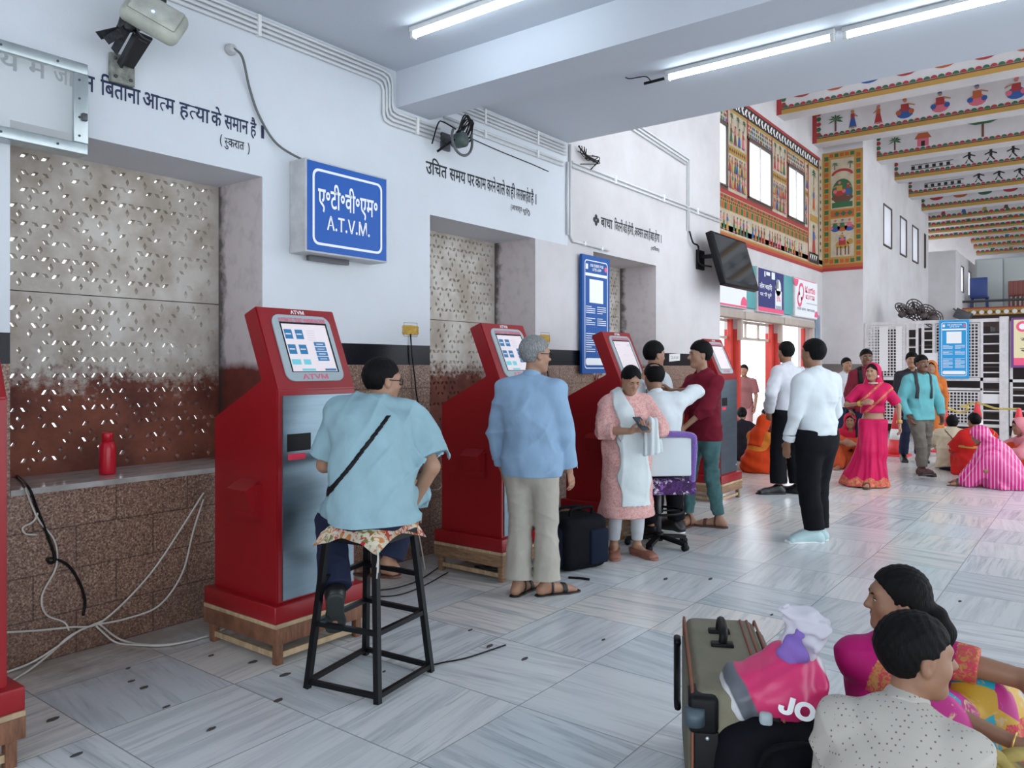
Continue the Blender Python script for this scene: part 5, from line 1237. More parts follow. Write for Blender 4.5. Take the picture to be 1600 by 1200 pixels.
# ================================================================== PEOPLE: smooth distance-field bodies and clothes
def V3(*a): return np.array(a, dtype=np.float64)
def unit(v): v = np.asarray(v, float); return v / (np.linalg.norm(v) + 1e-12)
class Field:
    """distance field on a grid; shapes are blended in with a smooth union"""
    BIG = 0.12
    def __init__(s, lo, hi, h):
        s.h = h; s.lo = np.asarray(lo, float); s.n = np.maximum(4, np.ceil((np.asarray(hi, float) - s.lo) / h).astype(int) + 1)
        s.d = np.full(s.n, s.BIG, np.float32)
    def sub(s, lo, hi):
        a = np.clip(np.floor((np.asarray(lo) - s.lo) / s.h).astype(int), 0, s.n - 1); b = np.clip(np.ceil((np.asarray(hi) - s.lo) / s.h).astype(int) + 1, 1, s.n)
        sl = tuple(slice(i, j) for i, j in zip(a, b))
        ax = [s.lo[k] + s.h * np.arange(a[k], b[k]) for k in range(3)]
        X, Y, Z = np.meshgrid(*ax, indexing='ij', sparse=True)
        return sl, X, Y, Z
    def copy(s):
        o = Field.__new__(Field); o.h = s.h; o.lo = s.lo; o.n = s.n; o.d = s.d.copy(); return o
    def empty(s):
        o = Field.__new__(Field); o.h = s.h; o.lo = s.lo; o.n = s.n; o.d = np.full(s.n, s.BIG, np.float32); return o
    def put(s, lo, hi, fn, k=0.0, op='+'):
        m = 0.07 + k; sl, X, Y, Z = s.sub(np.asarray(lo) - m, np.asarray(hi) + m)
        if any(q.stop <= q.start for q in sl): return
        d = np.minimum(fn(X, Y, Z), s.BIG); a = s.d[sl]
        if op == '+':
            r = np.minimum(a, d)
            if k > 0: hh = np.maximum(k - np.abs(a - d), 0) / k; r = r - hh * hh * k * .25
        else:
            r = np.maximum(a, -d)
            if k > 0: hh = np.maximum(k - np.abs(a + d), 0) / k; r = r + hh * hh * k * .25
        s.d[sl] = r
    def cone(s, a, b, ra, rb, k=0.02, op='+'):
        a = np.asarray(a, float); b = np.asarray(b, float); ab = b - a; L2 = float(ab @ ab) + 1e-12
        r = max(ra, rb); lo = np.minimum(a, b) - r; hi = np.maximum(a, b) + r
        def fn(X, Y, Z):
            x, y, z = X - a[0], Y - a[1], Z - a[2]
            t = np.clip((x * ab[0] + y * ab[1] + z * ab[2]) / L2, 0, 1)
            return np.sqrt((x - t * ab[0]) ** 2 + (y - t * ab[1]) ** 2 + (z - t * ab[2]) ** 2) - (ra + (rb - ra) * t)
        s.put(lo, hi, fn, k, op)
    def chain(s, pts, rs, k=0.02, op='+'):
        for i in range(len(pts) - 1): s.cone(pts[i], pts[i + 1], rs[i], rs[i + 1], k, op)
    def ell(s, c, r, ax=None, k=0.02, op='+'):
        c = np.asarray(c, float); r = np.asarray(r, float); ax = np.eye(3) if ax is None else np.asarray(ax, float)
        e = np.abs(ax.T @ np.diag(r)).sum(1)
        def fn(X, Y, Z):
            x, y, z = X - c[0], Y - c[1], Z - c[2]; q = 0; g = 0
            for i in range(3):
                w = x * ax[i, 0] + y * ax[i, 1] + z * ax[i, 2]; q = q + (w / r[i]) ** 2; g = g + (w / r[i] ** 2) ** 2
            q = np.sqrt(q); return q * (q - 1) / (np.sqrt(g) + 1e-9)
        s.put(c - e, c + e, fn, k, op)
    def econe(s, a, b, ra, rb, right, k=0.03, op='+'):
        """elliptical limb: ra, rb = (half width along right, half depth) at the ends, flat ends rounded off"""
        a = np.asarray(a, float); b = np.asarray(b, float); ab = b - a; L = np.linalg.norm(ab); u = ab / (L + 1e-9)
        rt = unit(np.asarray(right) - u * (np.asarray(right) @ u)); fr = np.cross(u, rt); R_ = max(max(ra), max(rb))
        def fn(X, Y, Z):
            x, y, z = X - a[0], Y - a[1], Z - a[2]
            w = x * u[0] + y * u[1] + z * u[2]; t = np.clip(w / L, 0, 1); e = np.abs(w - np.clip(w, 0, L))
            p = x * rt[0] + y * rt[1] + z * rt[2]; q = x * fr[0] + y * fr[1] + z * fr[2]
            rx = ra[0] + (rb[0] - ra[0]) * t; ry = ra[1] + (rb[1] - ra[1]) * t
            g = np.sqrt((p / rx) ** 2 + (q / ry) ** 2 + (e / np.minimum(rx, ry)) ** 2)
            return (g - 1) * np.minimum(rx, ry)
        s.put(np.minimum(a, b) - R_, np.maximum(a, b) + R_, fn, k, op)
    def above(s, p, n):
        """keep only the side of the plane the normal points to"""
        sl, X, Y, Z = s.sub(s.lo, s.lo + s.h * s.n); n = unit(n)
        s.d = np.maximum(s.d, -((X - p[0]) * n[0] + (Y - p[1]) * n[1] + (Z - p[2]) * n[2])).astype(np.float32)
    def grids(s):
        ax = [s.lo[k] + s.h * np.arange(s.n[k]) for k in range(3)]
        return np.meshgrid(*ax, indexing='ij', sparse=True)
    def wrinkle(s, amp, freq, seed=0, stretch=(1, 1, 1)):
        r = np.random.RandomState(seed); X, Y, Z = s.grids(); w = 0
        for i in range(5):
            d = unit(r.normal(size=3) * np.array(stretch)) * freq * (0.6 + 1.1 * r.rand()); w = w + np.sin(X * d[0] + Y * d[1] + Z * d[2] + 6 * r.rand() + 1.3 * np.sin(Z * d[1] * .6 + X * d[0] * .5 + i))
        s.d = (s.d + amp * w / 2.2).astype(np.float32)
    def crease(s, amp, freq, seed=0, stretch=(1, 1, 1)):
        """a few narrow pulled folds"""
        r = np.random.RandomState(seed + 90); X, Y, Z = s.grids(); near = np.abs(s.d) < .03
        for i in range(3):
            d = unit(r.normal(size=3) * np.array(stretch)) * freq * (.7 + .6 * r.rand()); e = unit(r.normal(size=3)) * 7; o = 6 * r.rand()
            ph = X * d[0] + Y * d[1] + Z * d[2] + .9 * np.sin(X * e[1] + Y * e[2] + Z * e[0] + o); mk = np.clip(np.sin(X * e[0] + Y * e[1] + Z * e[2] + o) * 1.4, 0, 1)
            s.d = np.where(near, s.d - amp * mk * (1 - np.abs(np.sin(ph))) ** 3, s.d).astype(np.float32)
    def mesh(s, name, mats, shade=True, pick=None):
        d = s.d.copy(); d[0] = d[-1] = s.BIG; d[:, 0] = d[:, -1] = s.BIG; d[:, :, 0] = d[:, :, -1] = s.BIG
        g = openvdb.FloatGrid(float(s.BIG)); g.copyFromArray(np.ascontiguousarray(d)); p, q = g.convertToQuads(0.0)
        p = np.asarray(p, np.float64) * s.h + s.lo
        me = bpy.data.meshes.new(name)
        if len(q) == 0: return me
        q = np.asarray(q)[:, ::-1]
        v = p[q]; nrm = np.cross(v[:, 2] - v[:, 0], v[:, 3] - v[:, 1]); cen_ = v.mean(1)
        if np.einsum('ij,ij->', nrm, cen_ - p.mean(0)) < 0: q = q[:, ::-1]
        # relax the staircase a little
        acc = np.zeros_like(p); cnt = np.zeros(len(p))
        for _ in range(2):
            acc[:] = 0; cnt[:] = 0
            for i in range(4):
                np.add.at(acc, q[:, i], p[q[:, (i + 1) % 4]]); np.add.at(acc, q[:, i], p[q[:, (i + 3) % 4]]); np.add.at(cnt, q[:, i], 2)
            p = p * .5 + .5 * acc / np.maximum(cnt, 1)[:, None]
        me.vertices.add(len(p)); me.vertices.foreach_set('co', p.astype(np.float32).ravel())
        me.loops.add(q.size); me.loops.foreach_set('vertex_index', np.ascontiguousarray(q, np.int32).ravel())
        me.polygons.add(len(q)); me.polygons.foreach_set('loop_start', np.arange(0, q.size, 4, dtype=np.int32))
        try: me.polygons.foreach_set('loop_total', np.full(len(q), 4, np.int32))
        except Exception: pass
        for m_ in (mats if isinstance(mats, (list, tuple)) else [mats]): me.materials.append(m_)
        if pick is not None: me.polygons.foreach_set('material_index', np.asarray(pick(p[q].mean(1)), np.int32))
        me.polygons.foreach_set('use_smooth', np.ones(len(q), bool))
        me.update(calc_edges=True); me.validate(); return me
def smin(a, b, k): h = np.maximum(k - np.abs(a - b), 0) / k; return np.minimum(a, b) - h * h * k * .25

def rotm(pitch, roll, yaw):
    """columns = right, forward, up of a frame leaned forward by pitch, to the right by roll, turned left by yaw (degrees)"""
    return np.array((Matrix.Rotation(R(yaw), 3, 'Z') @ Matrix.Rotation(R(-pitch), 3, 'X') @ Matrix.Rotation(R(roll), 3, 'Y')))
def ik(s, w, l1, l2, hint):
    s = np.asarray(s, float); w = np.asarray(w, float); d = w - s; L = np.linalg.norm(d); mx = (l1 + l2) * .995
    if L > mx: w = s + d * mx / L; d = w - s; L = mx
    u = d / L; a = (l1 * l1 - l2 * l2 + L * L) / (2 * L); h = math.sqrt(max(l1 * l1 - a * a, 0))
    n = np.asarray(hint, float); n = n - u * (n @ u); n = unit(n)
    return s + u * a + n * h, w

SKIN = {}
def skin(name, col):
    if name not in SKIN: SKIN[name] = mat('skin_' + name, col, .48, noise=.12, nscale=9, bump=.05, bscale=120)
    return SKIN[name]
S_BR = skin('brown', (.31, .155, .09)); S_MD = skin('mid', (.40, .215, .135)); S_DK = skin('dark', (.155, .07, .04))
HAIRB = mat('black_hair', (.004, .0036, .004), .62, bump=.3, bscale=70, stretch=(3, 3, .6), spec=.13); HAIRG = mat('grey_hair', (.36, .37, .37), .5, noise=.55, nscale=40, stretch=(3, 3, .7), bump=.7, bscale=70)
EYEW = mat('eye_white', (.75, .72, .68), .25); EYED = mat('eye_dark', (.012, .008, .006), .15); LIP = mat('lips', (.27, .085, .07), .45)
SHOE_B = mat('black_shoe', (.012, .012, .014), .35); SOLE = mat('white_sole', (.72, .74, .75), .6)
def cloth(name, col, noise=.12, nscale=12, bump=.25, rough=.85, **k): return mat(name, col, rough, noise=noise, nscale=nscale, bump=bump * 1.5, bscale=11, stretch=(1, 1, .55), spec=.2, **k)

class Person:
    """skeleton in a local frame: x right, y forward, z up, origin on the floor under the pelvis"""
    def __init__(p, label, loc, yaw, H=1.68, b=1.0, h=.008, pelvis=(0, 0, None), lean=(0, 0), upper=(0, 0), twist=0, head=(0, 0, 0), rw=None, lw=None, rel=(.6, -.6, -.2), lel=(-.6, -.6, -.2),
                 ra=None, la=None, rk=(0, 1, 0), lk=(0, 1, 0), rt=10, lt=-10, rfp=0, lfp=0, rh=None, lh=None, rpn=None, lpn=None, curl=28, belly=0.0, sk=S_BR, group=None, female=False, shw=1.0, cat='person', hipw=1.0, neck_f=.012):
        p.H = H; p.b = b; p.h = h; p.sk = sk; p.female = female; p.belly = belly; p.curl = curl; u = H / 1.70; p.u = u
        p.th = thing('person', label, cat, loc, yaw - R(90), group)
        pz = pelvis[2] if pelvis[2] is not None else .535 * H
        p.P = V3(pelvis[0], pelvis[1], pz)
        p.R0 = rotm(lean[0] * .5, lean[1] * .5, 0); p.R1 = rotm(lean[0], lean[1], twist * .6); p.R2 = rotm(lean[0] + upper[0], lean[1] + upper[1], twist)
        p.W = p.P + p.R0 @ V3(0, 0, .085 * H); p.Ch = p.W + p.R1 @ V3(0, 0, .115 * H); p.S = p.Ch + p.R2 @ V3(0, 0, .080 * H); p.N = p.S + p.R2 @ V3(0, neck_f, .030 * H)
        p.Rh = rotm(0, 0, twist + head[0]) @ rotm(head[1], head[2], 0)
        p.Hc = p.N + p.R2 @ V3(0, .012, .024 * H) + p.Rh @ V3(0, .018, .070 * H)
        sw = .107 * H * shw * (0.93 if female else 1); hw = .050 * H * hipw
        p.Sh = {1: p.S + p.R2 @ V3(sw, -.005, -.012 * H), -1: p.S + p.R2 @ V3(-sw, -.005, -.012 * H)}
        Rp = rotm(lean[0] * .3, 0, 0)
        p.Hp = {1: p.P + Rp @ V3(hw, 0, -.012 * H), -1: p.P + Rp @ V3(-hw, 0, -.012 * H)}
        ua, fa, tl, sl = .172 * H, .148 * H, .240 * H, .238 * H
        p.El = {}; p.Wr = {}; p.Kn = {}; p.An = {}; p.toe = {}; p.fp = {1: rfp, -1: lfp}; p.hd = {}; p.pn = {}
        for s, w, el in ((1, rw, rel), (-1, lw, lel)):
            if w is None: w = p.Sh[s] + V3(s * .045, .05, -(ua + fa) * .975)
            p.El[s], p.Wr[s] = ik(p.Sh[s], w, ua, fa, el)
        for s, a, kn, ty in ((1, ra, rk, rt), (-1, la, lk, lt)):
            if a is None: a = V3(s * .07 * H, 0, .048 * H)
            p.Kn[s], p.An[s] = ik(p.Hp[s], a, tl, sl, kn); t_ = R(ty); p.toe[s] = V3(math.sin(t_), math.cos(t_), 0)
        for s, d, n in ((1, rh, rpn), (-1, lh, lpn)):
            p.hd[s] = unit(d) if d is not None else unit(p.Wr[s] - p.El[s]); n = V3(-s, .25, 0) if n is None else np.asarray(n, float); p.pn[s] = unit(n - p.hd[s] * (n @ p.hd[s]))
        pts = np.array([p.P, p.Hc] + list(p.El.values()) + list(p.Wr.values()) + list(p.Kn.values()) + list(p.An.values()) + list(p.Sh.values()))
        p.lo = pts.min(0) - .26; p.hi = pts.max(0) + .26; p.lo[2] = max(p.lo[2], -.012)
    def F(p, lo=None, hi=None, h=None): return Field(p.lo if lo is None else lo, p.hi if hi is None else hi, h or p.h)
    def add(p, f, name, mats, parent=None, pick=None, label=None):
        me = f.mesh(name, mats, pick=pick) if isinstance(f, Field) else f
        o = bpy.data.objects.new(name, me); C.objects.link(o); o.parent = parent or p.th
        if label: o['label'] = label
        return o
    def mb(p, m, name, mats, parent=None):
        o = m.build(name, mats, parent or p.th); return o
    # ---- body
    def torso(p, f, g=0.0, k=.035, hips=True, chest=True):
        H, b, r = p.H, p.b, p.R2[:, 0]; fm = p.female
        if hips:
            f.econe(p.P - p.R0 @ V3(0, 0, .03 * H), p.P + p.R0 @ V3(0, 0, .03 * H), ((.098 if fm else .092) * H * b + g, .066 * H * b + g), ((.094 if fm else .088) * H * b + g, .064 * H * b + g), p.R0[:, 0], k)
        wx = (.078 if fm else .084) * H * b
        f.econe(p.P + p.R0 @ V3(0, 0, .03 * H), p.W, (.088 * H * b + g, .062 * H * b + g), (wx + g, .058 * H * b + g), p.R1[:, 0], k)
        if p.belly: f.ell(p.W + p.R1 @ V3(0, .035 * H, -.01 * H), (.085 * H * b + g, .05 * H + p.belly + g, .08 * H + g), np.array(p.R1).T, k)
        if chest:
            f.econe(p.W, p.Ch, (wx + g, .058 * H * b + g), (.090 * H * b + g, .066 * H * b + g), r, k)
            f.econe(p.Ch, p.S - p.R2 @ V3(0, 0, .02 * H), (.090 * H * b + g, .066 * H * b + g), (.088 * H * b + g, .052 * H * b + g), r, k)
            for s in (1, -1):
                f.cone(p.Sh[s] + p.R2 @ V3(-s * .016 * H, 0, -.006 * H), p.N - p.R2 @ V3(0, .004, .014), .034 * H * b + g, .028 * H + g, k * .8)
                if fm: f.ell(p.Ch + p.R2 @ V3(s * .047 * H, .052 * H, -.005 * H), (.045 * H + g, .040 * H + g, .045 * H + g), np.array(p.R2).T, .03)
    def arm(p, f, s, g=0.0, upto=1.0, k=.03, flare=0.0):
        H, b = p.H, p.b; r0, r1, r2 = .031 * H * b, .0255 * H * b, .0165 * H * b; k2 = .010
        f.cone(p.Sh[s], p.El[s], r0 * 1.02 + g, r1 + g + flare, k)
        if upto > 0: f.cone(p.El[s], p.El[s] + (p.Wr[s] - p.El[s]) * upto, r1 + g + flare, r1 + (r2 - r1) * upto + g + flare, k2)
    def leg(p, f, s, g=0.0, k=.03, upto=1.0):
        H, b = p.H, p.b; kn, an, hp = p.Kn[s], p.An[s], p.Hp[s]
        f.cone(hp, kn, .052 * H * b + g, .034 * H * b + g, k)
        cf = kn + (an - kn) * .3; back = -unit(np.cross(np.cross(kn - hp, an - kn), an - kn)) if np.linalg.norm(np.cross(kn - hp, an - kn)) > 1e-4 else V3(0, -1, 0)
        f.cone(kn, cf, .033 * H * b + g, .031 * H * b + g, .010); f.cone(cf, kn + (an - kn) * upto, .031 * H * b + g, .021 * H * b + g + (.0), .010)
    def foot(p, f, s, g=0.0, k=.018):
        H = p.H; a = p.An[s]; t = p.toe[s]; pit = R(p.fp[s]); up = V3(0, 0, 1); fd = t * math.cos(pit) - up * math.sin(pit); dn = -up * math.cos(pit) - t * math.sin(pit)
        heel = a - fd * .022 * H + dn * .026 * H; ball = a + fd * .088 * H + dn * .032 * H; tip = a + fd * .122 * H + dn * .035 * H; sd = np.cross(fd, up)
        f.cone(a, heel, .022 * H + g, .020 * H + g, k); f.cone(a + dn * .008 * H, ball, .023 * H + g, .015 * H + g, k); f.cone(heel, ball, .019 * H + g, .015 * H + g, k)
        for w in (-.017, .0, .017): f.cone(ball, tip + sd * w * H, .015 * H + g, .0095 * H + g, k)
        return heel, ball, tip, fd, dn, sd
    def hand(p, f, s):
        u = p.u; w = p.Wr[s]; d = p.hd[s]; n = p.pn[s]; t = unit(np.cross(d, n)) * s; q = max(.0, p.h - .006)
        f.econe(w + d * .01 * u, w + d * .078 * u, (.025 * u + q, .015 * u + q), (.040 * u + q, .0135 * u + q), t, .016)
        for i, (o, L, r) in enumerate(((.030, .074, .0088), (.0105, .082, .0090), (-.0095, .077, .0086), (-.0285, .060, .0078))):
            base = w + d * .083 * u + t * o * u; dr = d + t * o * .6; c = R(p.curl * (1 + .12 * i)); pos = base; a = c * .5; sg = L * u / 3
            for j in range(3):
                e = unit(unit(dr) * math.cos(a) + n * math.sin(a)); nx = pos + e * sg * (1.15 if j == 0 else .95); f.cone(pos, nx, (r - .0006 * j) * u + q, (r - .0006 * (j + 1)) * u + q, .006); pos = nx; a += c
        b0 = w + d * .022 * u + t * .026 * u + n * .006; b1 = b0 + unit(d * .75 + t * .75 + n * .35) * .042 * u; b2 = b1 + unit(d * .95 + t * .25 + n * .45) * .032 * u
        f.cone(b0, b1, .0145 * u + q, .0112 * u + q, .012); f.cone(b1, b2, .0108 * u + q, .0088 * u + q, .005)
    def hp(p, x, y, z): return p.Hc + p.Rh @ (V3(x, y, z) * p.u * (0.97 if p.female else 1.0))
    def headshape(p, f, nose=1.0, jaw=1.0):
        u = p.u * (0.97 if p.female else 1.0); q = p.hp; A = np.array(p.Rh).T
        f.cone(p.N - p.R2 @ V3(0, 0, .03), q(0, -.014, -.045), .0335 * p.H * (.84 if p.female else .98) * (.9 + .1 * p.b), .046 * u * (.92 if p.female else 1), .03)
        f.ell(q(0, -.014, .036), V3(.074, .094, .080) * u, A, .02); f.ell(q(0, .018, -.012), V3(.064, .068, .078) * u, A, .03)
        f.cone(q(0, .030, -.045), q(0, .055, -.083), .050 * u * jaw, .027 * u * jaw, .035)
        for s in (1, -1): f.ell(q(s * .040, .050, -.022), V3(.024, .026, .028) * u, A, .025); f.cone(q(s * .045, .0, -.055), q(s * .020, .058, -.088), .022 * u * jaw, .018 * u * jaw, .03)
        f.cone(q(-.035, .072, .034), q(.035, .072, .034), .013 * u, .013 * u, .02)
        for s in (1, -1): f.ell(q(s * .031, .090, .012), V3(.019, .014, .011) * u, A, .012, '-'); f.ell(q(s * .031, .071, .011), V3(.015, .0135, .0125) * u, A, .006)
        f.cone(q(0, .080, .022), q(0, .102 * (.6 + .4 * nose), -.018), .0085 * u, .0125 * u * nose, .014)
        for s in (1, -1): f.ell(q(s * .011, .090, -.022), V3(.010, .011, .008) * u, A, .008)
        f.cone(q(-.016, .080, -.046), q(.016, .080, -.046), .0085 * u, .0085 * u, .012); f.cone(q(-.014, .078, -.057), q(.014, .078, -.057), .0090 * u, .0090 * u, .012); f.ell(q(0, .074, -.088), V3(.018, .016, .014) * u, A, .02)
        for s in (1, -1):
            Ae = A @ np.array(Matrix.Rotation(R(s * 22), 3, 'Z')).T
            f.ell(q(s * .076, -.008, -.002), V3(.010, .020, .032) * u, A, .008); f.ell(q(s * .086, -.001, .002), V3(.008, .010, .018) * u, A, .006, '-')
    def body(p, nose=1.0, jaw=1.0, hands=True, legs=True, feet=True, shrink=.006):
        """one continuous skin surface"""
        f = p.F(); p.torso(f, -shrink); p.headshape(f, nose, jaw)
        for s in (1, -1):
            p.arm(f, s, -.0025)
            if hands: p.hand(f, s)
            if legs: p.leg(f, s, -shrink)
            if feet: p.foot(f, s, -.002)
        f.above((0, 0, .002), (0, 0, 1)); p.fb = f
        p.body_o = p.add(f, 'body', p.sk); return f
    def face(p, eyes=True, brows=True, lips=True, hairm=None, moust=False, beard=False, fine=None, closed=False):
        q = p.hp; u = p.u; A = np.array(p.Rh).T
        if eyes:
            for s in (1, -1):
                m = MB(); M = Matrix.Translation(q(s * .031, .0770, .0105)) @ Matrix(p.Rh.tolist()).to_4x4()
                m.ell((0, 0, 0), (.0130 * u, .0085 * u, (.0056 if not closed else .0026) * u), 14, 10, 0, M); m.ell((0, .0040 * u, 0), (.0060 * u, .0052 * u, .0058 * u if not closed else .0024 * u), 12, 8, 1, M); m.tube([tuple(M @ Vector((x_ * u, y_ * u, z_ * u))) for x_, y_, z_ in ((-.0135, .001, .0), (-.006, .0085, .0058 if not closed else .002), (.006, .0085, .0058 if not closed else .002), (.0135, .001, .0))], .0016 * u, 5, 1)
                m.build('eye', [EYEW, EYED], p.th)
        hm = hairm or HAIRB
        if brows:
            for s in (1, -1):
                m = MB(); m.tube([tuple(q(s * .014, .0895, .0275)), tuple(q(s * .030, .087, .0325)), tuple(q(s * .047, .0755, .0285))], [.0034 * u, .0040 * u, .002 * u], 6); m.build('eyebrow', hm, p.th)
        if lips:
            f = Field(q(0, .07, -.05) - .04, q(0, .07, -.05) + .04, .0025 if p.h < .007 else .004)
            f.cone(q(-.019, .0835, -.0475), q(0, .089, -.0465), .0030 * u, .0062 * u, .002); f.cone(q(0, .089, -.0465), q(.019, .0835, -.0475), .0062 * u, .0030 * u, .002)
            f.cone(q(-.016, .082, -.0555), q(0, .0865, -.0570), .0032 * u, .0068 * u, .002); f.cone(q(0, .0865, -.0570), q(.016, .082, -.0555), .0068 * u, .0032 * u, .002); p.add(f, 'lips', LIP)
        if moust:
            f = Field(q(0, .08, -.035) - .06, q(0, .08, -.035) + .06, .003)
            for s in (1, -1): f.cone(q(0, .094, -.036), q(s * .026, .083, -.041), .0075 * u, .004 * u, .004)
            p.add(f, 'moustache', hm)
    def hair(p, m=None, t=.012, style='short', name='hair', line=.062, nape=-.045, taper=True, bald=False, h=None, vol=0.006, side=0.02):
        q = p.hp; u = p.u * (0.97 if p.female else 1.0); A = np.array(p.Rh).T
        c = q(0, -.02, .03); f = Field(c - .26 * u, c + .24 * u, h or max(.0045, p.h * .75))
        f.ell(q(0, -.016, .038 + vol * .4), V3(.074 + t, .095 + t, .080 + t + vol) * u, A, .0); f.ell(q(0, -.035, .0), V3(.070 + t, .070 + t * .8, .075) * u, A, .03)
        X, Y, Z = f.grids(); x, y, z = X - p.Hc[0], Y - p.Hc[1], Z - p.Hc[2]
        lx = (x * p.Rh[0, 0] + y * p.Rh[1, 0] + z * p.Rh[2, 0]) / u; ly = (x * p.Rh[0, 1] + y * p.Rh[1, 1] + z * p.Rh[2, 1]) / u; lz = (x * p.Rh[0, 2] + y * p.Rh[1, 2] + z * p.Rh[2, 2]) / u
        # face opening: below a hairline that falls from the forehead to in front of the ear, then round the ear to the nape
        hl = line + .018 - 2.6 * np.maximum(np.abs(lx) - .035, 0) ** 1.0 * .55
        par_ = 'tail' in style
        if style == 'parted': front = np.minimum(ly - .025, (line + .022 - np.abs(lx) * .85 - lz) * .8)
        else: front = (ly + .003 * np.sin(lx * 190 + 1) * (0 if par_ else 1) - ((.026 if par_ else .022) + (.82 if par_ else 1.08) * (line / .066) ** -1 * np.maximum(lz - (.02 if par_ else .014) - (0 if par_ else .38) * np.maximum(np.abs(lx) - .022, 0), 0))) * .7
        low = (nape - lz)
        ear = np.minimum(np.minimum(ly + .030, (.000 if 'tail' in style else .022) - lz), np.abs(lx) - .045)
        cut = np.maximum(np.maximum(front, low), ear)
        d = np.maximum(f.d + (np.clip((.035 - lz) * .16, 0, .011) if taper else 0), cut * u)
        if bald: d = np.maximum(d, -(np.sqrt((lx) ** 2 + (ly + .055) ** 2 + (lz - .125) ** 2) - .062) * u)
        d = d + .0012 * np.sin(lx * 330 + 2.0 * np.sin(lz * 60)) * np.clip(.5 + lz * 6, .2, 1) + .0009 * np.sin(ly * 240 + lz * 150 + lx * 90)
        f.d = d.astype(np.float32)
        if style in ('bun',): f.ell(q(0, -.115, -.005), V3(.038, .034, .042) * u, A, .012)
        if style in ('tail', 'parted_tail'):
            pts = [q(0, -.10, -.02), q(.0, -.135, -.05), q(.0, -.15, -.11), q(.0, -.135, -.19), q(0, -.11, -.235)]
            f.lo = f.lo; f.chain(pts, [.030 * u, .030 * u, .042 * u, .034 * u, .008 * u], .02)
        p.hair_o = p.add(f, name, m or HAIRB); return p.hair_o
    def glasses(p):
        q = p.hp; m = MB()
        for s in (1, -1):
            c = [(.0235 * math.cos(a), .017 * math.copysign(abs(math.sin(a)) ** .7, math.sin(a))) for a in [2 * math.pi * k / 20 for k in range(21)]]
            m.tube([tuple(q(s * .033 + x, .098 - abs(s * .033 + x) * .10, .010 + z)) for x, z in c], .0022, 6); m.tube([tuple(q(s * .057, .092, .015)), tuple(q(s * .080, .045, .015)), tuple(q(s * .083, -.005, .012))], .0023, 6)
        m.tube([tuple(q(-.011, .098, .013)), tuple(q(.011, .098, .013))], .0022, 6); return p.mb(m, 'glasses', BLACK)
    # ---- clothes
    def shirt(p, m, name='shirt', sleeve='long', hem=None, g=.014, collar=True, wr=.0035, seed=1, sub=None, loose=0.0, hemflare=.012, pick=None, roll=None, hips=True, cuffs=True, seat=False, open_neck=.030, crop=None):
        f = p.F(); H = p.H; p.torso(f, g, .06, hips=hips)
        if loose: f.econe(p.P, p.Ch, (.090 * H * p.b + g + loose, .066 * H * p.b + g + loose), (.088 * H * p.b + g + loose * .7, .062 * H * p.b + g + loose), p.R1[:, 0], .06)
        if hem is not None:
            d = p.R0 @ V3(0, 0, -1); e = p.P + d * hem
            f.econe(p.P, e, (.094 * H * p.b + g, .068 * H * p.b + g), (.094 * H * p.b + g + hemflare, .070 * H * p.b + g + hemflare), p.R0[:, 0], .04)
        for s in (1, -1):
            if sleeve == 'long': p.arm(f, s, g * .95, .95, .04, .003)
            elif sleeve == 'rolled': p.arm(f, s, g * .95, .28, .04, .004)
            elif sleeve == 'threeq': p.arm(f, s, g * .95, .42, .04, .008)
            elif sleeve == 'short':
                e = p.Sh[s] + (p.El[s] - p.Sh[s]) * .86; f.cone(p.Sh[s], e, .036 * H * p.b + g, .033 * H * p.b + g + .014, .045)
            elif sleeve == 'cap':
                e = p.Sh[s] + (p.El[s] - p.Sh[s]) * .55; f.cone(p.Sh[s], e, .035 * H * p.b + g, .030 * H * p.b + g + .004, .04)
        if hem is not None and hasattr(p, 'ft'): f.d = smin(f.d, p.ft.d - .012, .02).astype(np.float32)
        f.wrinkle(wr, 17, seed, (1, 1, .8)); f.wrinkle(wr * .4, 36, seed + 7, (1.2, 1.2, .7)); f.crease(wr * 1.35, 16, seed, (1, 1, 1.5))
        # clean cuts: sleeve ends, hem, neck
        def cut(pt, nrm, rad):
            nrm = unit(nrm); pt = np.asarray(pt, float)
            def fn(X, Y, Z):
                x, y, z = X - pt[0], Y - pt[1], Z - pt[2]; a = x * nrm[0] + y * nrm[1] + z * nrm[2]; r = np.sqrt(np.maximum(x * x + y * y + z * z - a * a, 0)); return np.maximum(np.maximum(-a, r - rad), a - .16)
            f.put(pt - rad - .16, pt + rad + .16, fn, 0, '-')
        for s in (1, -1):
            if sleeve in ('long',): cut(p.El[s] + (p.Wr[s] - p.El[s]) * .93, p.Wr[s] - p.El[s], .06)
            elif sleeve in ('rolled', 'threeq'): cut(p.El[s] + (p.Wr[s] - p.El[s]) * (.24 if sleeve == 'rolled' else .40), p.Wr[s] - p.El[s], .085)
            elif sleeve in ('short', 'cap'): cut(p.Sh[s] + (p.El[s] - p.Sh[s]) * (.82 if sleeve == 'short' else .52), p.El[s] - p.Sh[s], .10)
            if sleeve == 'short':
                e0 = p.Sh[s] + (p.El[s] - p.Sh[s]) * .66; e1 = p.Sh[s] + (p.El[s] - p.Sh[s]) * .90; f.cone(e0, e1, .022 * H * p.b, .029 * H * p.b + g * .3, 0, '-'); 
        d0 = p.R0 @ V3(0, 0, -1)
        f.above(p.P + d0 * (hem if hem is not None else (-crop if crop else .0)), -d0)
        f.cone(p.N - p.R2 @ V3(0, -.02, -.018), p.N + p.R2 @ V3(0, open_neck, .10), .034 * H, .052 * H, .004, '-')
        if seat: f.above((0, 0, seat), (0, 0, 1))
        p.fs = f.copy()
        o = p.add(f, name, m, pick=pick); p.shirt_o = o
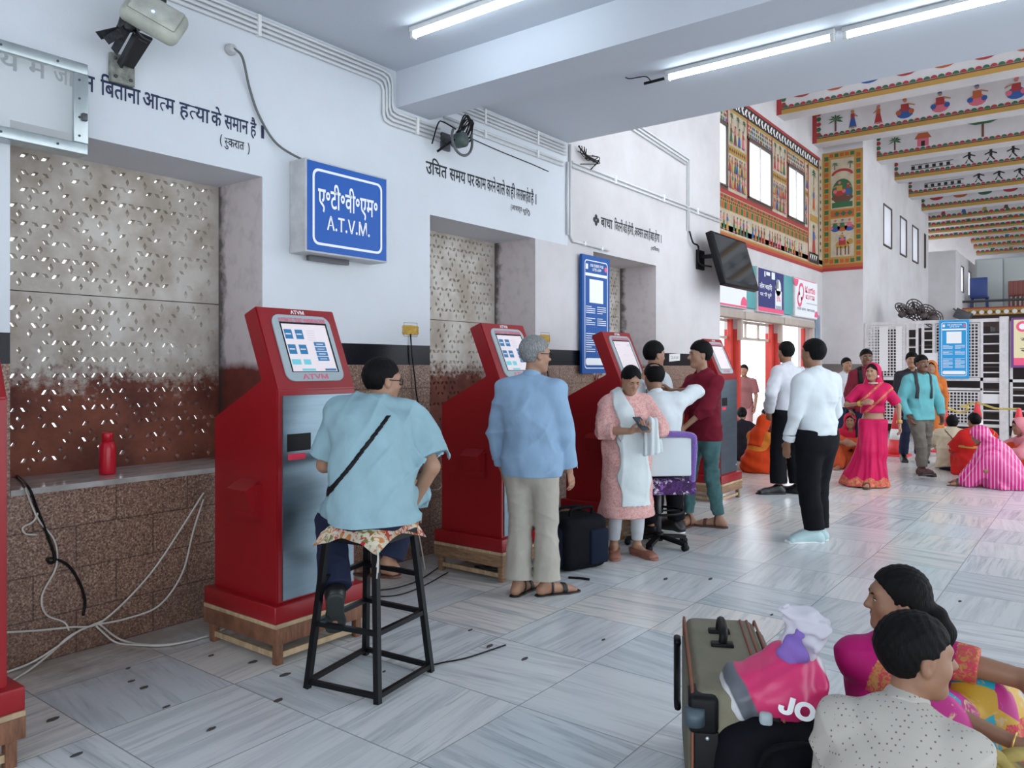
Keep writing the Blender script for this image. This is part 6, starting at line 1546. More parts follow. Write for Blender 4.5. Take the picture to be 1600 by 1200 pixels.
        if collar:
            c = Field(p.N - .14, p.N + .14, max(.0045, p.h * .7)); A = p.R2; ax = unit(A @ V3(0, .42, 1)); fw = unit(A @ V3(0, 1, -.42)); o_ = p.N + A @ V3(0, .000, .016); kk = p.H / 1.7 * (.86 if p.female else 1)
            c.econe(o_ - ax * .022, o_ + ax * .026, (.071 * kk, .073 * kk), (.061 * kk, .063 * kk), A[:, 0], 0)
            c.econe(o_ - ax * .06, o_ + ax * .06, (.061 * kk, .062 * kk), (.051 * kk, .054 * kk), A[:, 0], 0, '-')
            c.ell(o_ + fw * .068 + ax * .022, (.030, .035, .045), np.array([A[:, 0], fw, ax]), .004, '-'); c.above(o_ - ax * .024, ax); c.above(o_ + ax * .030, -ax)
            p.add(c, 'collar', m, parent=o)
        if cuffs and sleeve == 'long':
            for s in (1, -1):
                e = p.El[s] + (p.Wr[s] - p.El[s]) * .93; dr = unit(p.Wr[s] - p.El[s]); c = Field(e - .09, e + .07, max(.005, p.h * .75)); r = .019 * H * p.b + g
                c.econe(e - dr * .045, e - dr * .004, (r, r), (r, r), np.cross(dr, V3(0.3, 1, .2)), 0); c.above(e, -dr); c.above(e - dr * .055, dr); p.add(c, 'cuff', m, parent=o)
        return o
    def trousers(p, m, name='trousers', g=.013, wr=.003, seed=3, flare=.010, cut=.90, waist=.04, parent=None, pick=None, seat=None, tight=False):
        f = p.F(); H = p.H
        f.econe(p.P - p.R0 @ V3(0, 0, .035 * H), p.P + p.R0 @ V3(0, 0, waist), (.098 * H * p.b + g, .070 * H * p.b + g), (.088 * H * p.b + g, .064 * H * p.b + g), p.R0[:, 0], .05)
        for s in (1, -1):
            kn, an, hp = p.Kn[s], p.An[s], p.Hp[s]; e = kn + (an - kn) * cut; gg = g if not tight else g * .4
            f.cone(hp, kn, .056 * H * p.b + g, .037 * H * p.b + gg, .035); f.cone(kn, e + unit(an - kn) * .04, .037 * H * p.b + gg, (.026 if tight else .031) * H * p.b + gg + (0 if tight else flare), .012)
        f.wrinkle(wr, 17, seed, (1, 1, 1.1)); f.wrinkle(wr * .4, 36, seed + 3, (.6, .6, 1.4)); f.crease(wr * 1.1, 19, seed, (.6, .6, 1.6))
        for s in (1, -1):
            kn, an = p.Kn[s], p.An[s]; e = kn + (an - kn) * cut; n = unit(an - kn)
            def fn(X, Y, Z, e=e, n=n):
                x, y, z = X - e[0], Y - e[1], Z - e[2]; a = x * n[0] + y * n[1] + z * n[2]; r = np.sqrt(np.maximum(x * x + y * y + z * z - a * a, 0)); return np.maximum(np.maximum(-a, r - .11), a - .14)
            f.put(e - .25, e + .25, fn, 0, '-')
        up = p.R0 @ V3(0, 0, 1); f.above(p.P + up * waist, -up); f.above((0, 0, .006), (0, 0, 1)); p.ft = f.copy()
        return p.add(f, name, m, parent, pick)
    def band(p, src, mask, t0, t1, name, mats, pick=None, smooth=.002, parent=None, label=None):
        """a strip lying on cloth: the shell t0..t1 outside the field, inside mask(x, y, z) < 0"""
        f = src.copy(); X, Y, Z = f.grids(); f.d = np.maximum(np.maximum(src.d - t1, t0 - src.d), mask(X, Y, Z)).astype(np.float32)
        return p.add(f, name, mats, parent, pick, label)
    def shoe(p, s, m, sole=None, name='shoe', g=.008, kind='shoe'):
        a = p.An[s]; H = p.H; lo = a - .24; hi = a + .24; f = Field(lo, hi, max(.0055, p.h * .7)); heel, ball, tip, fd, dn, sd = p.foot(f, s, g, .03)
        if kind == 'sneaker': f.cone(a + fd * .03 * H, ball, .026 * H + g, .020 * H + g, .03)
        top = a + dn * (-.018 if kind != 'slip' else .012) * H; f.above(top, dn)
        bot = a + dn * .0475 * H; f.above(bot, -dn)
        o = p.add(f, name, m)
        c = heel + (tip - heel) * .5; 
        f2 = Field(lo, hi, max(.0055, p.h * .7)); hh = heel + dn * 0; zb = a + dn * .046 * H; ins = [q_ + dn * ((zb - q_) @ dn) for q_ in (heel - fd * .004, heel + fd * .05, ball, tip + fd * .002)]; rr = [.022 * H, .020 * H, .029 * H, .0265 * H]
        for i in range(3): f2.cone(ins[i], ins[i + 1], rr[i] + g * .5, rr[i + 1] + g * .5, .02)
        f2.above(zb + dn * -.014 * (1.5 if kind == 'sneaker' else 1), dn); f2.above(zb + dn * .006, -dn)
        p.add(f2, 'sole', sole or m, parent=o); return o
    def sandal(p, s, m, straps=True, name='sandal'):
        a = p.An[s]; H = p.H; f0 = Field(a - .24, a + .24, max(.005, p.h * .7)); heel, ball, tip, fd, dn, sd = p.foot(f0, s, .0, .02)
        f2 = f0.empty(); zb = a + dn * .047 * H; ins = [q_ + dn * ((zb - q_) @ dn) for q_ in (heel - fd * .006, heel + fd * .06, ball, tip + fd * .004)]; rr = [.023 * H, .021 * H, .030 * H, .027 * H]
        for i in range(3): f2.cone(ins[i], ins[i + 1], rr[i], rr[i + 1], .02)
        f2.above(zb + dn * -.008, dn); f2.above(zb + dn * .008, -dn); o = p.add(f2, name, m)
        if straps:
            X, Y, Z = f0.grids(); w = ((X - a[0]) * fd[0] + (Y - a[1]) * fd[1] + (Z - a[2]) * fd[2]); f3 = f0.copy()
            msk = np.minimum(np.abs(w - .075 * H) - .017, np.abs(w - .02 * H) - .010); f3.d = np.maximum(np.maximum(f0.d - .006, .0 - f0.d), msk).astype(np.float32); p.add(f3, 'strap', m, parent=o)
        return o

    def skirt(p, m, name='sari_skirt', top=.03, low=.012, r0=(.115, .085), r1=(.20, .17), fold=.010, nf=11, seed=2, off=(0, 0), border=None, pick=None, wr=.003):
        f = p.F(p.lo - V3(.12, .12, 0), p.hi + V3(.12, .12, 0)); a = p.P + V3(0, 0, top); e = V3(p.P[0] + off[0], p.P[1] + off[1], low); md = a + (e - a) * .45
        f.econe(a, md, r0, (r0[0] * 1.12, r0[1] * 1.22), (1, 0, 0), .02); f.econe(md, e, (r0[0] * 1.12, r0[1] * 1.22), r1, (1, 0, 0), .05)
        for s in (1, -1): f.cone(p.Hp[s], p.Kn[s], .060 * p.H * p.b + .02, .045 * p.H + .012, .05); f.cone(p.Kn[s], p.An[s], .045 * p.H + .012, .035 * p.H + .012, .05)
        X, Y, Z = f.grids(); an = np.arctan2(X - p.P[0], Y - p.P[1]); w = np.clip((a[2] - Z) / (a[2] + 1e-6), 0, 1)
        f.d = (f.d + fold * w * np.sin(nf * an + 2.2 * np.sin(Z * 3.1) + seed) + fold * .5 * w * np.sin(nf * 2.3 * an + seed)).astype(np.float32)
        f.wrinkle(wr, 16, seed); f.above(a, (0, 0, -1)); f.above((0, 0, low), (0, 0, 1)); p.fk = f.copy(); return p.add(f, name, m, pick=pick)
    def veil(p, m, name='veil', open=1.0, t=.022, drop=.34, wide=.15, back=.10, seed=4, pick=None, fold=.006):
        q = p.hp; c = p.Hc; f = Field(c - V3(.36, .36, .62), c + V3(.36, .36, .2), max(.006, p.h)); A = np.array(p.Rh).T; u = p.u
        f.ell(q(0, -.022, .036), V3(.078 + t, .100 + t, .084 + t) * u, A, 0); b0 = q(0, -.04, .0); b1 = p.S - p.R2 @ V3(0, .045, .02); b2 = b1 - p.R2 @ V3(0, back - .06, drop - .02)
        f.econe(b0, b1, (.090 * u, .085 * u), (wide, .085), p.R2[:, 0], .05); f.econe(b1, b2, (wide, .085), (wide * .9, .06), p.R2[:, 0], .06)
        X, Y, Z = f.grids(); x, y, z = X - c[0], Y - c[1], Z - c[2]; l = [(x * p.Rh[0, k] + y * p.Rh[1, k] + z * p.Rh[2, k]) / u for k in range(3)]
        f.d = np.maximum(f.d, -(np.sqrt((l[0] / (.070 * open)) ** 2 + ((l[1] - .10) / .125) ** 2 + ((l[2] + .02) / (.125 * open)) ** 2) - 1) * .07).astype(np.float32)
        f.d = np.maximum(f.d, -(p.fb.d if False else 1e3) if False else f.d); f.d = (f.d + fold * np.sin(38 * l[0] + 14 * l[2] + seed) * np.clip(-l[2] * 5 + .3, 0, 1)).astype(np.float32)
        f.above(b2, b1 - b2); p.fv = f.copy(); return p.add(f, name, m, pick=pick)
    def drape(p, m, name='sari', g=.03, seed=5, wr=.006, fold=.008, freq=55, direction=(1, .3, .4), top=True, spread=.30, pick=None, extra=None):
        """cloth falling over a person seated on the floor: legs, lap and back under one hanging surface"""
        f = p.F(p.lo - V3(.14, .14, 0), p.hi + V3(.14, .14, .02)); H = p.H
        p.torso(f, g, .06, chest=top)
        for s in (1, -1):
            f.cone(p.Hp[s], p.Kn[s], .062 * H * p.b + g, .046 * H + g, .07); f.cone(p.Kn[s], p.An[s], .046 * H + g, .034 * H + g, .07)
        f.econe(p.P + V3(0, -.0, -.02), V3(p.P[0], p.P[1] + .08, .03), (.15, .14), (spread, spread * .82), (1, 0, 0), .08); f.cone(p.Kn[1], p.Kn[-1], .05 * H, .05 * H, .08)
        if extra: extra(f)
        X, Y, Z = f.grids(); d = unit(direction) * freq; f.d = (f.d + fold * np.sin(X * d[0] + Y * d[1] + Z * d[2] + 1.6 * np.sin(Z * 7 + X * 5))).astype(np.float32)
        f.wrinkle(wr, 15, seed); f.above((0, 0, .004), (0, 0, 1)); 
        if top: f.cone(p.N - p.R2 @ V3(0, -.02, -.02), p.N + p.R2 @ V3(0, .03, .10), .036 * H, .055 * H, .004, '-')
        p.fd_ = f.copy(); return p.add(f, name, m, pick=pick)
# ================================================================== THE PEOPLE
def ang(px_dir): return YAW + R(px_dir)             # 0 = looking away from the camera, +90 = to picture left, -90 = to picture right, 180 = towards the camera
def stripes(name, a, b, scale, direction='X', w=.5, rough=.7, soft=.1):
    k = NT(name, rough); v = k.mapping(); x = k.xyz(v); c_ = x[0] if direction == 'X' else (x[1] if direction == 'Y' else x[2])
    n = k.noise(v, 6, 3); f = k.math('FRACT', k.math('ADD', k.math('MULTIPLY', c_, scale), k.math('MULTIPLY', n, .22)))
    k.base(k.mix(k.ramp(f, [(w - soft, 0.0), (w, 1.0)]), a, b)); return k.m
def dotted(name, base, dot, scale, r=.16, rough=.85):
    k = NT(name, rough); v = k.mapping(scale=(scale, scale, scale), rot=(R(14), R(9), R(45))); vo = k.n('TexVoronoi'); vo.inputs['Scale'].default_value = 1.0; vo.inputs['Randomness'].default_value = .12; k.l(v, vo.inputs['Vector'])
    k.base(k.mix(k.math('LESS_THAN', vo.outputs['Distance'], r), base, dot)); return k.m
C_LB = cloth('light_blue_shirt', (.29, .44, .62)); C_AQ = cloth('pale_aqua_shirt', (.29, .45, .51)); C_WH = cloth('white_shirt', (.70, .75, .78), .06); C_WHg = cloth('white_shirt_grey_stripe', (.60, .61, .66), .1)
C_BEI = cloth('beige_trousers', (.46, .43, .37)); C_BLK = cloth('black_trousers', (.0035, .004, .007)); C_NVY = cloth('navy_trousers', (.018, .024, .055)); C_MAR = cloth('maroon_shirt', (.20, .012, .030))
C_JEAN = cloth('teal_jeans', (.095, .21, .215), .4, 8); C_OLJ = cloth('olive_grey_jeans', (.17, .155, .13), .35, 8); C_TEAL = cloth('turquoise_shirt', (.13, .40, .43)); C_MAR2 = cloth('dark_red_shirt', (.19, .02, .035))
SANDAL = mat('sandal_black', (.015, .014, .015), .5); SANDB = mat('sandal_brown', (.10, .045, .03), .6); BRSHOE = mat('brown_slipper', (.25, .095, .065), .5); MINT = mat('mint_sneaker', (.42, .58, .60), .6)

# --- man on the black stool
st = cen.copy()
p = Person('seated man in pale aqua shirt and glasses on the black stool, seen from behind', (st.x, st.y, 0), ang(14), H=1.64, b=1.03, h=.006, pelvis=(0, -.06, SH + .155), lean=(24, 2), upper=(24, 0), twist=-8, head=(-58, 6, 0),
           rw=(.205, .09, SH + .075), rel=(.8, -.6, 0), lw=(-.10, .44, SH + .30), lel=(-.5, -.1, -1), ra=(.10, .20, .52), la=(-.17, .03, .43), rk=(.5, 1, .3), lk=(-.2, 1, .3), rfp=5, lfp=50, rt=-40, lt=0, rh=(.3, .75, -.55), rpn=(0, -.3, -1), sk=S_MD, belly=.02)
p.body(); p.face(); p.hair(t=.010, line=.07); p.glasses(); p.trousers(C_NVY, cut=.96)
p.shirt(C_AQ, sleeve='short', hem=.155, g=.018, hemflare=.045, wr=.010, seed=11, loose=.012, seat=SH + .045)
p.band(p.fs, lambda X, Y, Z: np.maximum(np.abs((Z - p.S[2] + .10) * .62 - (X + .0) * .78) - .011, np.maximum(Y + .0 - p.Ch[1], Z - p.S[2] - .0)) + 0 * Y, -.004, .006, 'sling_strap', BLACK)
p.shoe(-1, SHOE_B, mat('dark_sole', (.03, .035, .035), .7)); p.sandal(1, SANDB)

# --- grey haired man in light blue
p = Person('grey haired man in light blue shirt and beige trousers standing at a ticket machine', on_floor(829, 929), ang(-22), H=1.70, b=1.0, h=.006, head=(-42, 4, 0), rw=(.235, .12, .80), rel=(.7, -.7, 0), rt=44, lt=10, ra=(.10, .03, .080), la=(-.075, -.03, .080), rh=(.15, .25, -1), rpn=(-1, .2, 0), sk=S_MD, lean=(1, 0), curl=16)
p.body(nose=1.1); p.face(hairm=HAIRG); p.hair(HAIRG, t=.013, line=.075); p.glasses(); p.trousers(C_BEI, flare=.030, cut=.95, wr=.004)
p.shirt(C_LB, hem=.115, g=.020, wr=.0075, seed=5, loose=.006); p.sandal(1, SANDAL); p.sandal(-1, SANDAL)
m = MB(); q = p.P + V3(.15, .02, -.06); m.bevbox(q[0] - .012, q[0] + .012, q[1] - .03, q[1] + .03, q[2] - .05, q[2] + .03, .006); m.build('wallet_clip', BLACK, p.th)

# --- woman with the phone
p = Person('woman in pink kurta and white stole looking down at her phone', on_floor(978, 866), ang(188), H=1.53, b=1.10, h=.006, female=True, head=(8, 30, 0), upper=(4, 0), rw=(.045, .275, 1.02), lw=(-.075, .29, 1.035), rel=(1, -.3, -.5), lel=(-1, -.3, -.5), rh=(-.75, .5, .15), lh=(.55, .75, .25), rpn=(-.3, -.4, .8), lpn=(.2, -.4, .9), rt=14, lt=-24, ra=(.10, .0, .075), la=(-.085, .03, .075), sk=S_MD, curl=34)
p.body(nose=1.0, jaw=1.1); p.face(closed=True); p.hair(t=.012, style='parted', line=.072); 
PK = floral('pink_print_kurta', [(.62, .26, .25), (.66, .30, .28), (.70, .36, .33), (.60, .24, .24), (.72, .46, .42)], 60)
LEG = cloth('pale_leggings', (.55, .57, .60))
p.trousers(LEG, tight=True, cut=.86, g=.008)
p.shirt(PK, name='kurta', sleeve='threeq', hem=.50, g=.020, hemflare=.055, collar=False, wr=.0075, seed=8, open_neck=.04)
STOLE = cloth('white_stole', (.68, .74, .75), .05)
zt = p.S[2]
def stole(X, Y, Z):
    t = np.clip((zt + .02 - Z) / (zt - .40), 0, 1); xc = .085 - .11 * np.clip(t * 2.2, 0, 1) - .01 * t; w = .045 + .085 * np.clip(t * 2, 0, 1) + .012 * np.sin(Z * 22)
    return np.maximum(np.maximum(np.abs(X - xc) - w, .42 - Z), -(Y - p.P[1] + .02) - .12 * (t < .12))
so = p.band(p.fs, lambda X, Y, Z: stole(X, Y, Z) + .003 * np.sin(X * 150), -.006, .016, 'stole', STOLE)
f = p.F(); e = p.El[-1] + (p.Wr[-1] - p.El[-1]) * .62; f.econe(e + V3(0, 0, .045), e + V3(-.01, 0, -.20), (.05, .05), (.075, .045), (1, 0, 0), .02); f.d = (f.d + .007 * np.sin(f.grids()[0] * 130 + 2)).astype(np.float32); f.above(e + V3(0, 0, -.20), (.2, 0, 1)); p.add(f, 'stole_end', STOLE, parent=so)
for s in (1, -1): p.shoe(s, BRSHOE, BRSHOE, kind='slip')
# phone in her left hand
ph = MB(); hw = p.Wr[-1] + p.hd[-1] * .09 + p.pn[-1] * .028; Mp = Matrix.Translation(hw) @ Matrix.Rotation(R(20), 4, 'Z') @ Matrix.Rotation(R(-38), 4, 'X'); ph.bevbox(-.038, .038, -.078, .078, -.0045, .0045, .004, M=Mp)
tp = thing('mobile_phone', 'black phone held by the woman in the pink kurta', 'phone', p.th.location, p.th.rotation_euler.z); ph.build('case', mat('phone_dark_green', (.012, .03, .026), .3), tp); ph = MB(); ph.box(-.034, .034, -.074, .074, .0046, .0052, M=Mp); ph.build('screen', mat('phone_screen', (.02, .03, .05), .1, emit=.2), tp)

# --- balding man on the swivel chair and the man leaning past him
th_chair = bpy.data.objects['swivel_chair']; th_chair.rotation_euler.z = ang(6) - R(90)
p = Person('balding man in white shirt sitting on the purple swivel chair, seen from behind', (CHX, CHY, 0), ang(4), H=1.68, b=1.02, h=.0075, pelvis=(0, -.04, SZ + .155), lean=(4, 0), head=(6, 10, 0), rw=(.20, .34, 1.30), rel=(1, -.25, .15), lw=(.02, .50, 1.53), upper=(0, -6), lel=(-1, -.2, -.4), lh=(.3, 1, .3), ra=(.24, .30, .13), la=(-.02, .16, .11), rk=(.3, 1, .4), lk=(-.3, 1, .4), rt=-50, lt=-30, sk=S_BR)
p.body(); p.face(lips=False); p.hair(t=.011, bald=True); p.trousers(C_BLK); p.shirt(C_WH, sleeve='rolled', hem=.07, g=.018, wr=.0075, seed=3, seat=SZ + .01)
for s in (1, -1): p.shoe(s, SHOE_B, SOLE, kind='sneaker')
p = Person('black haired man with moustache leaning past the ticket machine, face in profile', (6.80, 3.53, 0), ang(-58), H=1.74, b=.95, h=.008, head=(-10, 4, 0), lean=(6, 0), lw=(-.16, .25, 1.0), sk=S_MD, rw=(.2, .2, 1.0))
# his left hand reaches back to the machine's screen edge
p = p
p.body(); p.face(moust=True); p.hair(t=.014, vol=.012, line=.06); p.trousers(C_BLK); p.shirt(C_WH, sleeve='rolled', hem=.1, g=.018, wr=.0075, seed=23)
for s in (1, -1): p.shoe(s, SHOE_B, SOLE)

# --- young man in maroon
p = Person('young man in maroon shirt and teal jeans with clasped hands, facing left', on_floor(1100, 823), ang(118), H=1.73, b=.86, h=.0075, head=(-22, 2, 0), rw=(.02, .26, .98), lw=(-.03, .27, .95), rel=(1, -.5, 0), lel=(-1, -.6, -.2), rh=(-.5, .5, -.6), lh=(.5, .5, -.6), rt=-16, lt=55, ra=(.09, .10, .083), la=(-.10, -.10, .083), sk=S_MD, shw=1.0)
p.body(nose=1.15); p.face(); p.hair(t=.013, vol=.014, line=.06); p.trousers(C_JEAN, tight=False, g=.008, flare=.0, wr=.0075); p.shirt(C_MAR, sleeve='threeq', hem=.10, g=.015, wr=.0075, seed=31)
m = MB(); q = p.Ch + p.R2 @ V3(-.07, .135, .03); m.beam(q - V3(.035, 0, -.006), q + V3(.035, 0, -.006), .006, .008); m.build('pocket_pen', GATEW, p.th)
for s in (1, -1): p.sandal(s, SANDB)

# --- the two men in white shirts, backs to the camera
p = Person('taller man in white shirt and black trousers standing farther away, back turned', on_floor(1232, 772), ang(28), H=1.80, b=.95, h=.009, head=(-14, 2, 0), lw=(-.26, .05, .98), lel=(-.8, -.6, 0), rw=(.22, .16, .98), ra=(.11, -.04, .085), la=(-.11, .05, .085), lt=-62, rt=-20, sk=S_BR)
p.body(); p.face(lips=False); p.hair(t=.008, nape=-.05); p.trousers(C_BLK, g=.027, waist=.05, flare=.02); p.shirt(C_WHg, g=.018, wr=.0075, seed=41)
for s in (1, -1): p.shoe(s, SHOE_B, SHOE_B)
p = Person('man in white shirt with mint sneakers and a pale folder, back turned', on_floor(1276, 846), ang(26), H=1.735, b=1.0, h=.0075, head=(4, 0, 0), lw=(-.235, .10, .865), lel=(-.7, -.9, 0), rw=(.27, .22, .92), rel=(.9, -.7, 0), lh=(.12, .28, -.9), lpn=(.9, .2, 0), ra=(.06, .03, .083), la=(-.055, -.03, .083), lt=-66, rt=-60, sk=S_BR, curl=14)
p.body(); p.face(lips=False); p.hair(t=.012, nape=-.05); p.trousers(C_BLK, g=.027, waist=.05, flare=.006, cut=.93); p.shirt(C_WH, g=.019, wr=.007, seed=44)
for s in (1, -1): p.shoe(s, MINT, SOLE, kind='sneaker')
fo = thing('folder', 'pale grey folder carried by the man with mint sneakers', 'folder', p.th.location, p.th.rotation_euler.z); q = p.Wr[1] + p.hd[1] * .09; m = MB(); m.box(-.11, .11, -.004, .004, -.17, .11, M=Matrix.Translation(q) @ Matrix.Rotation(R(55), 4, 'Z') @ Matrix.Rotation(R(16), 4, 'Y')); m.build('cover', mat('grey_folder', (.50, .54, .57), .5), fo)

# --- woman in the bright pink sari
PINKS = cloth('hot_pink_sari', (.60, .010, .095), .18, 9, rough=.6); GOLD = floral('gold_border', [(.50, .24, .06), (.58, .32, .09), (.45, .12, .05), (.55, .28, .08), (.62, .05, .10)], 45)
p = Person('woman walking in a hot pink sari with gold border and veil', on_floor(1364, 760), ang(158), H=1.54, b=.86, h=.0085, female=True, head=(-26, 2, 0), rw=(.13, .17, 1.06), rel=(1, -.6, -.3), rh=(-.7, .6, .2), lw=(-.30, .02, .80), lel=(-.8, -.6, 0), lh=(-.1, .1, -1), ra=(.06, .12, .085), la=(-.07, -.10, .085), sk=S_MD, curl=22)
p.body(); p.face(); p.hair(t=.010, style='parted', line=.072); p.shirt(PINKS, name='blouse', sleeve='short', g=.012, collar=False, hips=False, wr=.003, crop=.115)
bz = lambda c: (c[:, 2] < .115 + .02 * np.sin(c[:, 0] * 40)).astype(int)
p.skirt([PINKS, GOLD], top=.035, r0=(.122, .092), r1=(.29, .24), off=(.09, .0), fold=.016, nf=9, pick=bz); p.veil(PINKS, drop=.34, wide=.13, open=1.5)
f = p.fs.copy(); g2 = smin(p.fs.d, p.fk.d if p.fk.d.shape == p.fs.d.shape else p.fs.d, .03); 
p.band(p.fs, lambda X, Y, Z: np.maximum(np.abs((Z - p.Ch[2]) * .72 + (X) * .70) - .085, -(Y - p.Ch[1])) , -.004, .014, 'pallu', [PINKS, GOLD], pick=lambda c: (np.abs((c[:, 2] - p.Ch[2]) * .72 + c[:, 0] * .70) > .055).astype(int))
def bangle(p, s, t0_, r=.031, th_=.0035):
    e = p.El[s] + (p.Wr[s] - p.El[s]) * t0_; d = Vector(unit(p.Wr[s] - p.El[s])); a_ = d.cross(Vector((.3, 1, .2))).normalized(); b_ = d.cross(a_); m = MB()
    m.tube([tuple(Vector(e) + (a_ * math.cos(t_) + b_ * math.sin(t_)) * r) for t_ in [2 * math.pi * i / 16 for i in range(17)]], th_, 5); m.build('bangle', mat('gold_metal', (.75, .5, .15), .3, .9), p.th)
for s in (1, -1):
    for k in range(4): bangle(p, s, .80 + .045 * k, .033, .004)
m = MB()
for s in (1, -1): m.ell(tuple(p.hp(s * .082, .002, -.052)), (.012, .008, .018))
m.tube([tuple(p.N + p.R2 @ V3(.055 * math.cos(a), .02 + .055 * math.sin(a), .012)) for a in [math.pi * i / 10 for i in range(11)]], .009, 6); m.build('jewellery', mat('pale_jewels', (.75, .70, .62), .3, .3), p.th)
p.sandal(1, SANDB); p.sandal(-1, SANDB)

# --- man in turquoise with a backpack
def backpack(p, m, big=True, name='backpack'):
    t = thing(name, 'x', 'backpack', p.th.location, p.th.rotation_euler.z); f = p.F(); c = p.Ch + p.R2 @ V3(0, -.20, -.02); f.econe(c + p.R2 @ V3(0, 0, -.16), c + p.R2 @ V3(0, 0, .16), (.15, .10), (.13, .08), p.R2[:, 0], .02); o = f.mesh('pack', m); ob = bpy.data.objects.new('pack', o); C.objects.link(ob); ob.parent = t
    f = p.fs.copy(); X, Y, Z = f.grids(); x = X - p.S[0]; y = Y - p.S[1]
    f.d = np.maximum(np.maximum(p.fs.d - .014, .001 - p.fs.d), np.maximum(np.abs(np.abs(x) - .105) - .024, p.Ch[2] - .14 - Z)).astype(np.float32); ob = bpy.data.objects.new('strap', f.mesh('strap', m)); C.objects.link(ob); ob.parent = t; return t
p = Person('man in turquoise shirt with backpack straps walking towards the camera', on_floor(1437, 744), ang(184), H=1.66, b=.98, h=.009, head=(6, 2, 0), rw=(.22, .10, .84), lw=(-.26, .08, .84), ra=(.10, .22, .12), la=(-.10, -.12, .085), rfp=-14, sk=S_DK, rt=6, lt=-12)
p.body(); p.face(moust=True); p.hair(t=.010, line=.07); p.trousers(C_OLJ, g=.012, wr=.009, flare=.004); p.shirt(C_TEAL, hem=.10, g=.016, wr=.0075, seed=51)
for s in (1, -1): p.shoe(s, mat('dark_red_shoe', (.07, .02, .02), .6), SHOE_B)
backpack(p, mat('dark_pack', (.02, .022, .03), .7))['label'] = 'dark backpack worn by the man in turquoise'
# --- people walking behind
p = Person('man in dark red shirt with a black strap behind the woman in the pink sari', on_floor(1352, 731), ang(178), H=1.76, b=.95, h=.011, head=(-8, 2, 0), sk=S_DK, ra=(.09, .08, .085), la=(-.09, -.12, .085))
p.body(); p.face(); p.hair(t=.010); p.trousers(C_NVY); p.shirt(C_MAR2, hem=.10, g=.015, wr=.0075, seed=61); 
for s in (1, -1): p.shoe(s, SHOE_B, SHOE_B)
p.band(p.fs, lambda X, Y, Z: np.maximum(np.abs(X - p.S[0] - .11) - .035, p.Ch[2] - .1 - Z), -.004, .014, 'bag_strap', BLACK)
p = Person('young man in open white shirt farther back against the pale wall', on_floor(1321, 704), ang(186), H=1.66, b=.85, h=.012, head=(6, 0, 0), sk=S_BR)
p.body(); p.face(brows=True, lips=False); p.hair(t=.010); p.trousers(C_NVY); p.shirt(C_WHg, hem=.10, g=.015)
for s in (1, -1): p.shoe(s, SHOE_B, SHOE_B)
p = Person('dark haired man in black half hidden behind the man in turquoise', on_floor(1424, 721), ang(170), H=1.72, b=.95, h=.011, head=(-14, 0, 0), sk=S_BR)
p.body(); p.face(lips=False); p.hair(t=.018, vol=.01); p.trousers(C_NVY); p.shirt(cloth('charcoal_shirt', (.025, .025, .032)), hem=.10, g=.016)
for s in (1, -1): p.shoe(s, SHOE_B, SHOE_B)
ORG = cloth('orange_veil', (.60, .17, .04), .25, 16)
p = Person('person in an orange headscarf half hidden behind the man in turquoise', on_floor(1455, 712), ang(150), H=1.60, b=.95, h=.012, female=True, sk=S_BR)
p.body(); p.hair(t=.008, style='parted'); p.veil(ORG); p.shirt(ORG, sleeve='long', hem=.45, hemflare=.05, collar=False); p.trousers(C_BEI)
q = on_y(1163, 640, 5.86); p = Person('person in a pink brown shirt seen through the middle doorway', (q.x, q.y, -.12), ang(150), H=1.66, b=.95, h=.012, sk=S_BR)
p.body(); p.hair(); p.shirt(cloth('dusty_pink_shirt', (.27, .11, .11)), sleeve='short', hem=.1); p.trousers(cloth('pinkish_cloth', (.45, .22, .22)))
for s in (1, -1): p.sandal(s, SANDB)

# --- people sitting on the floor, far left group, middle and right group
def squat(label, px, py, look, H=1.55, h=.011, female=True, head=(0, 8, 0), lean=(18, 0), knee=.30, sk=S_BR, b=1.0, pz=.115, **k):
    return Person(label, on_floor(px, py), ang(look), H=H, b=b, h=h, female=female, pelvis=(0, -.10, pz), lean=lean, head=head, ra=(.12, knee + .06, .075), la=(-.12, knee + .06, .075), rk=(.25, .2, 1), lk=(-.25, .2, 1), rw=k.pop('rw', (.08, .34, .40)), lw=k.pop('lw', (-.08, .34, .38)), rel=(1, -.2, -.2), lel=(-1, -.2, -.2), sk=sk, **k)
ORS = cloth('orange_red_sari', (.60, .055, .010), .22, 9); YEL = cloth('marigold_blouse', (.62, .20, .03))
p = squat('woman in orange sari and veil sitting behind the young man in maroon', 1186, 737, -58, lean=(22, 0))
p.body(); p.hair(style='bun'); p.shirt(YEL, name='blouse', sleeve='short', collar=False, g=.014); p.drape(ORS, top=False, spread=.32, direction=(.3, .2, 1), freq=40); p.veil(ORS, drop=.20, wide=.13)
p = squat('person with a black headscarf sitting behind the woman in orange', 1160, 718, -10, H=1.6); DKC = cloth('black_cloth', (.015, .013, .02))
p.body(); p.hair(t=.014, style='bun'); p.drape(DKC); p.shirt(DKC, sleeve='long', collar=False)
p = squat('person in dark maroon sitting at the doorway beside the woman in orange', 1207, 716, 60, H=1.55); DMR = cloth('maroon_sari', (.16, .035, .03), .3, 14)
p.body(); p.face(lips=False); p.hair(t=.012, style='bun'); p.drape(DMR); p.shirt(DMR, sleeve='short', collar=False)
REDS = cloth('crimson_sari', (.55, .015, .05), .2, 12)
p = squat('woman in a crimson veil and orange skirt sitting left of the pink sari', 1330, 730, 150, lean=(20, 0))
p.body(); p.face(lips=False); p.hair(t=.008, style='parted'); p.drape(cloth('orange_skirt', (.55, .09, .03), .3, 10), top=False, spread=.34); p.shirt(REDS, sleeve='short', collar=False); p.veil(REDS, drop=.30, wide=.16)
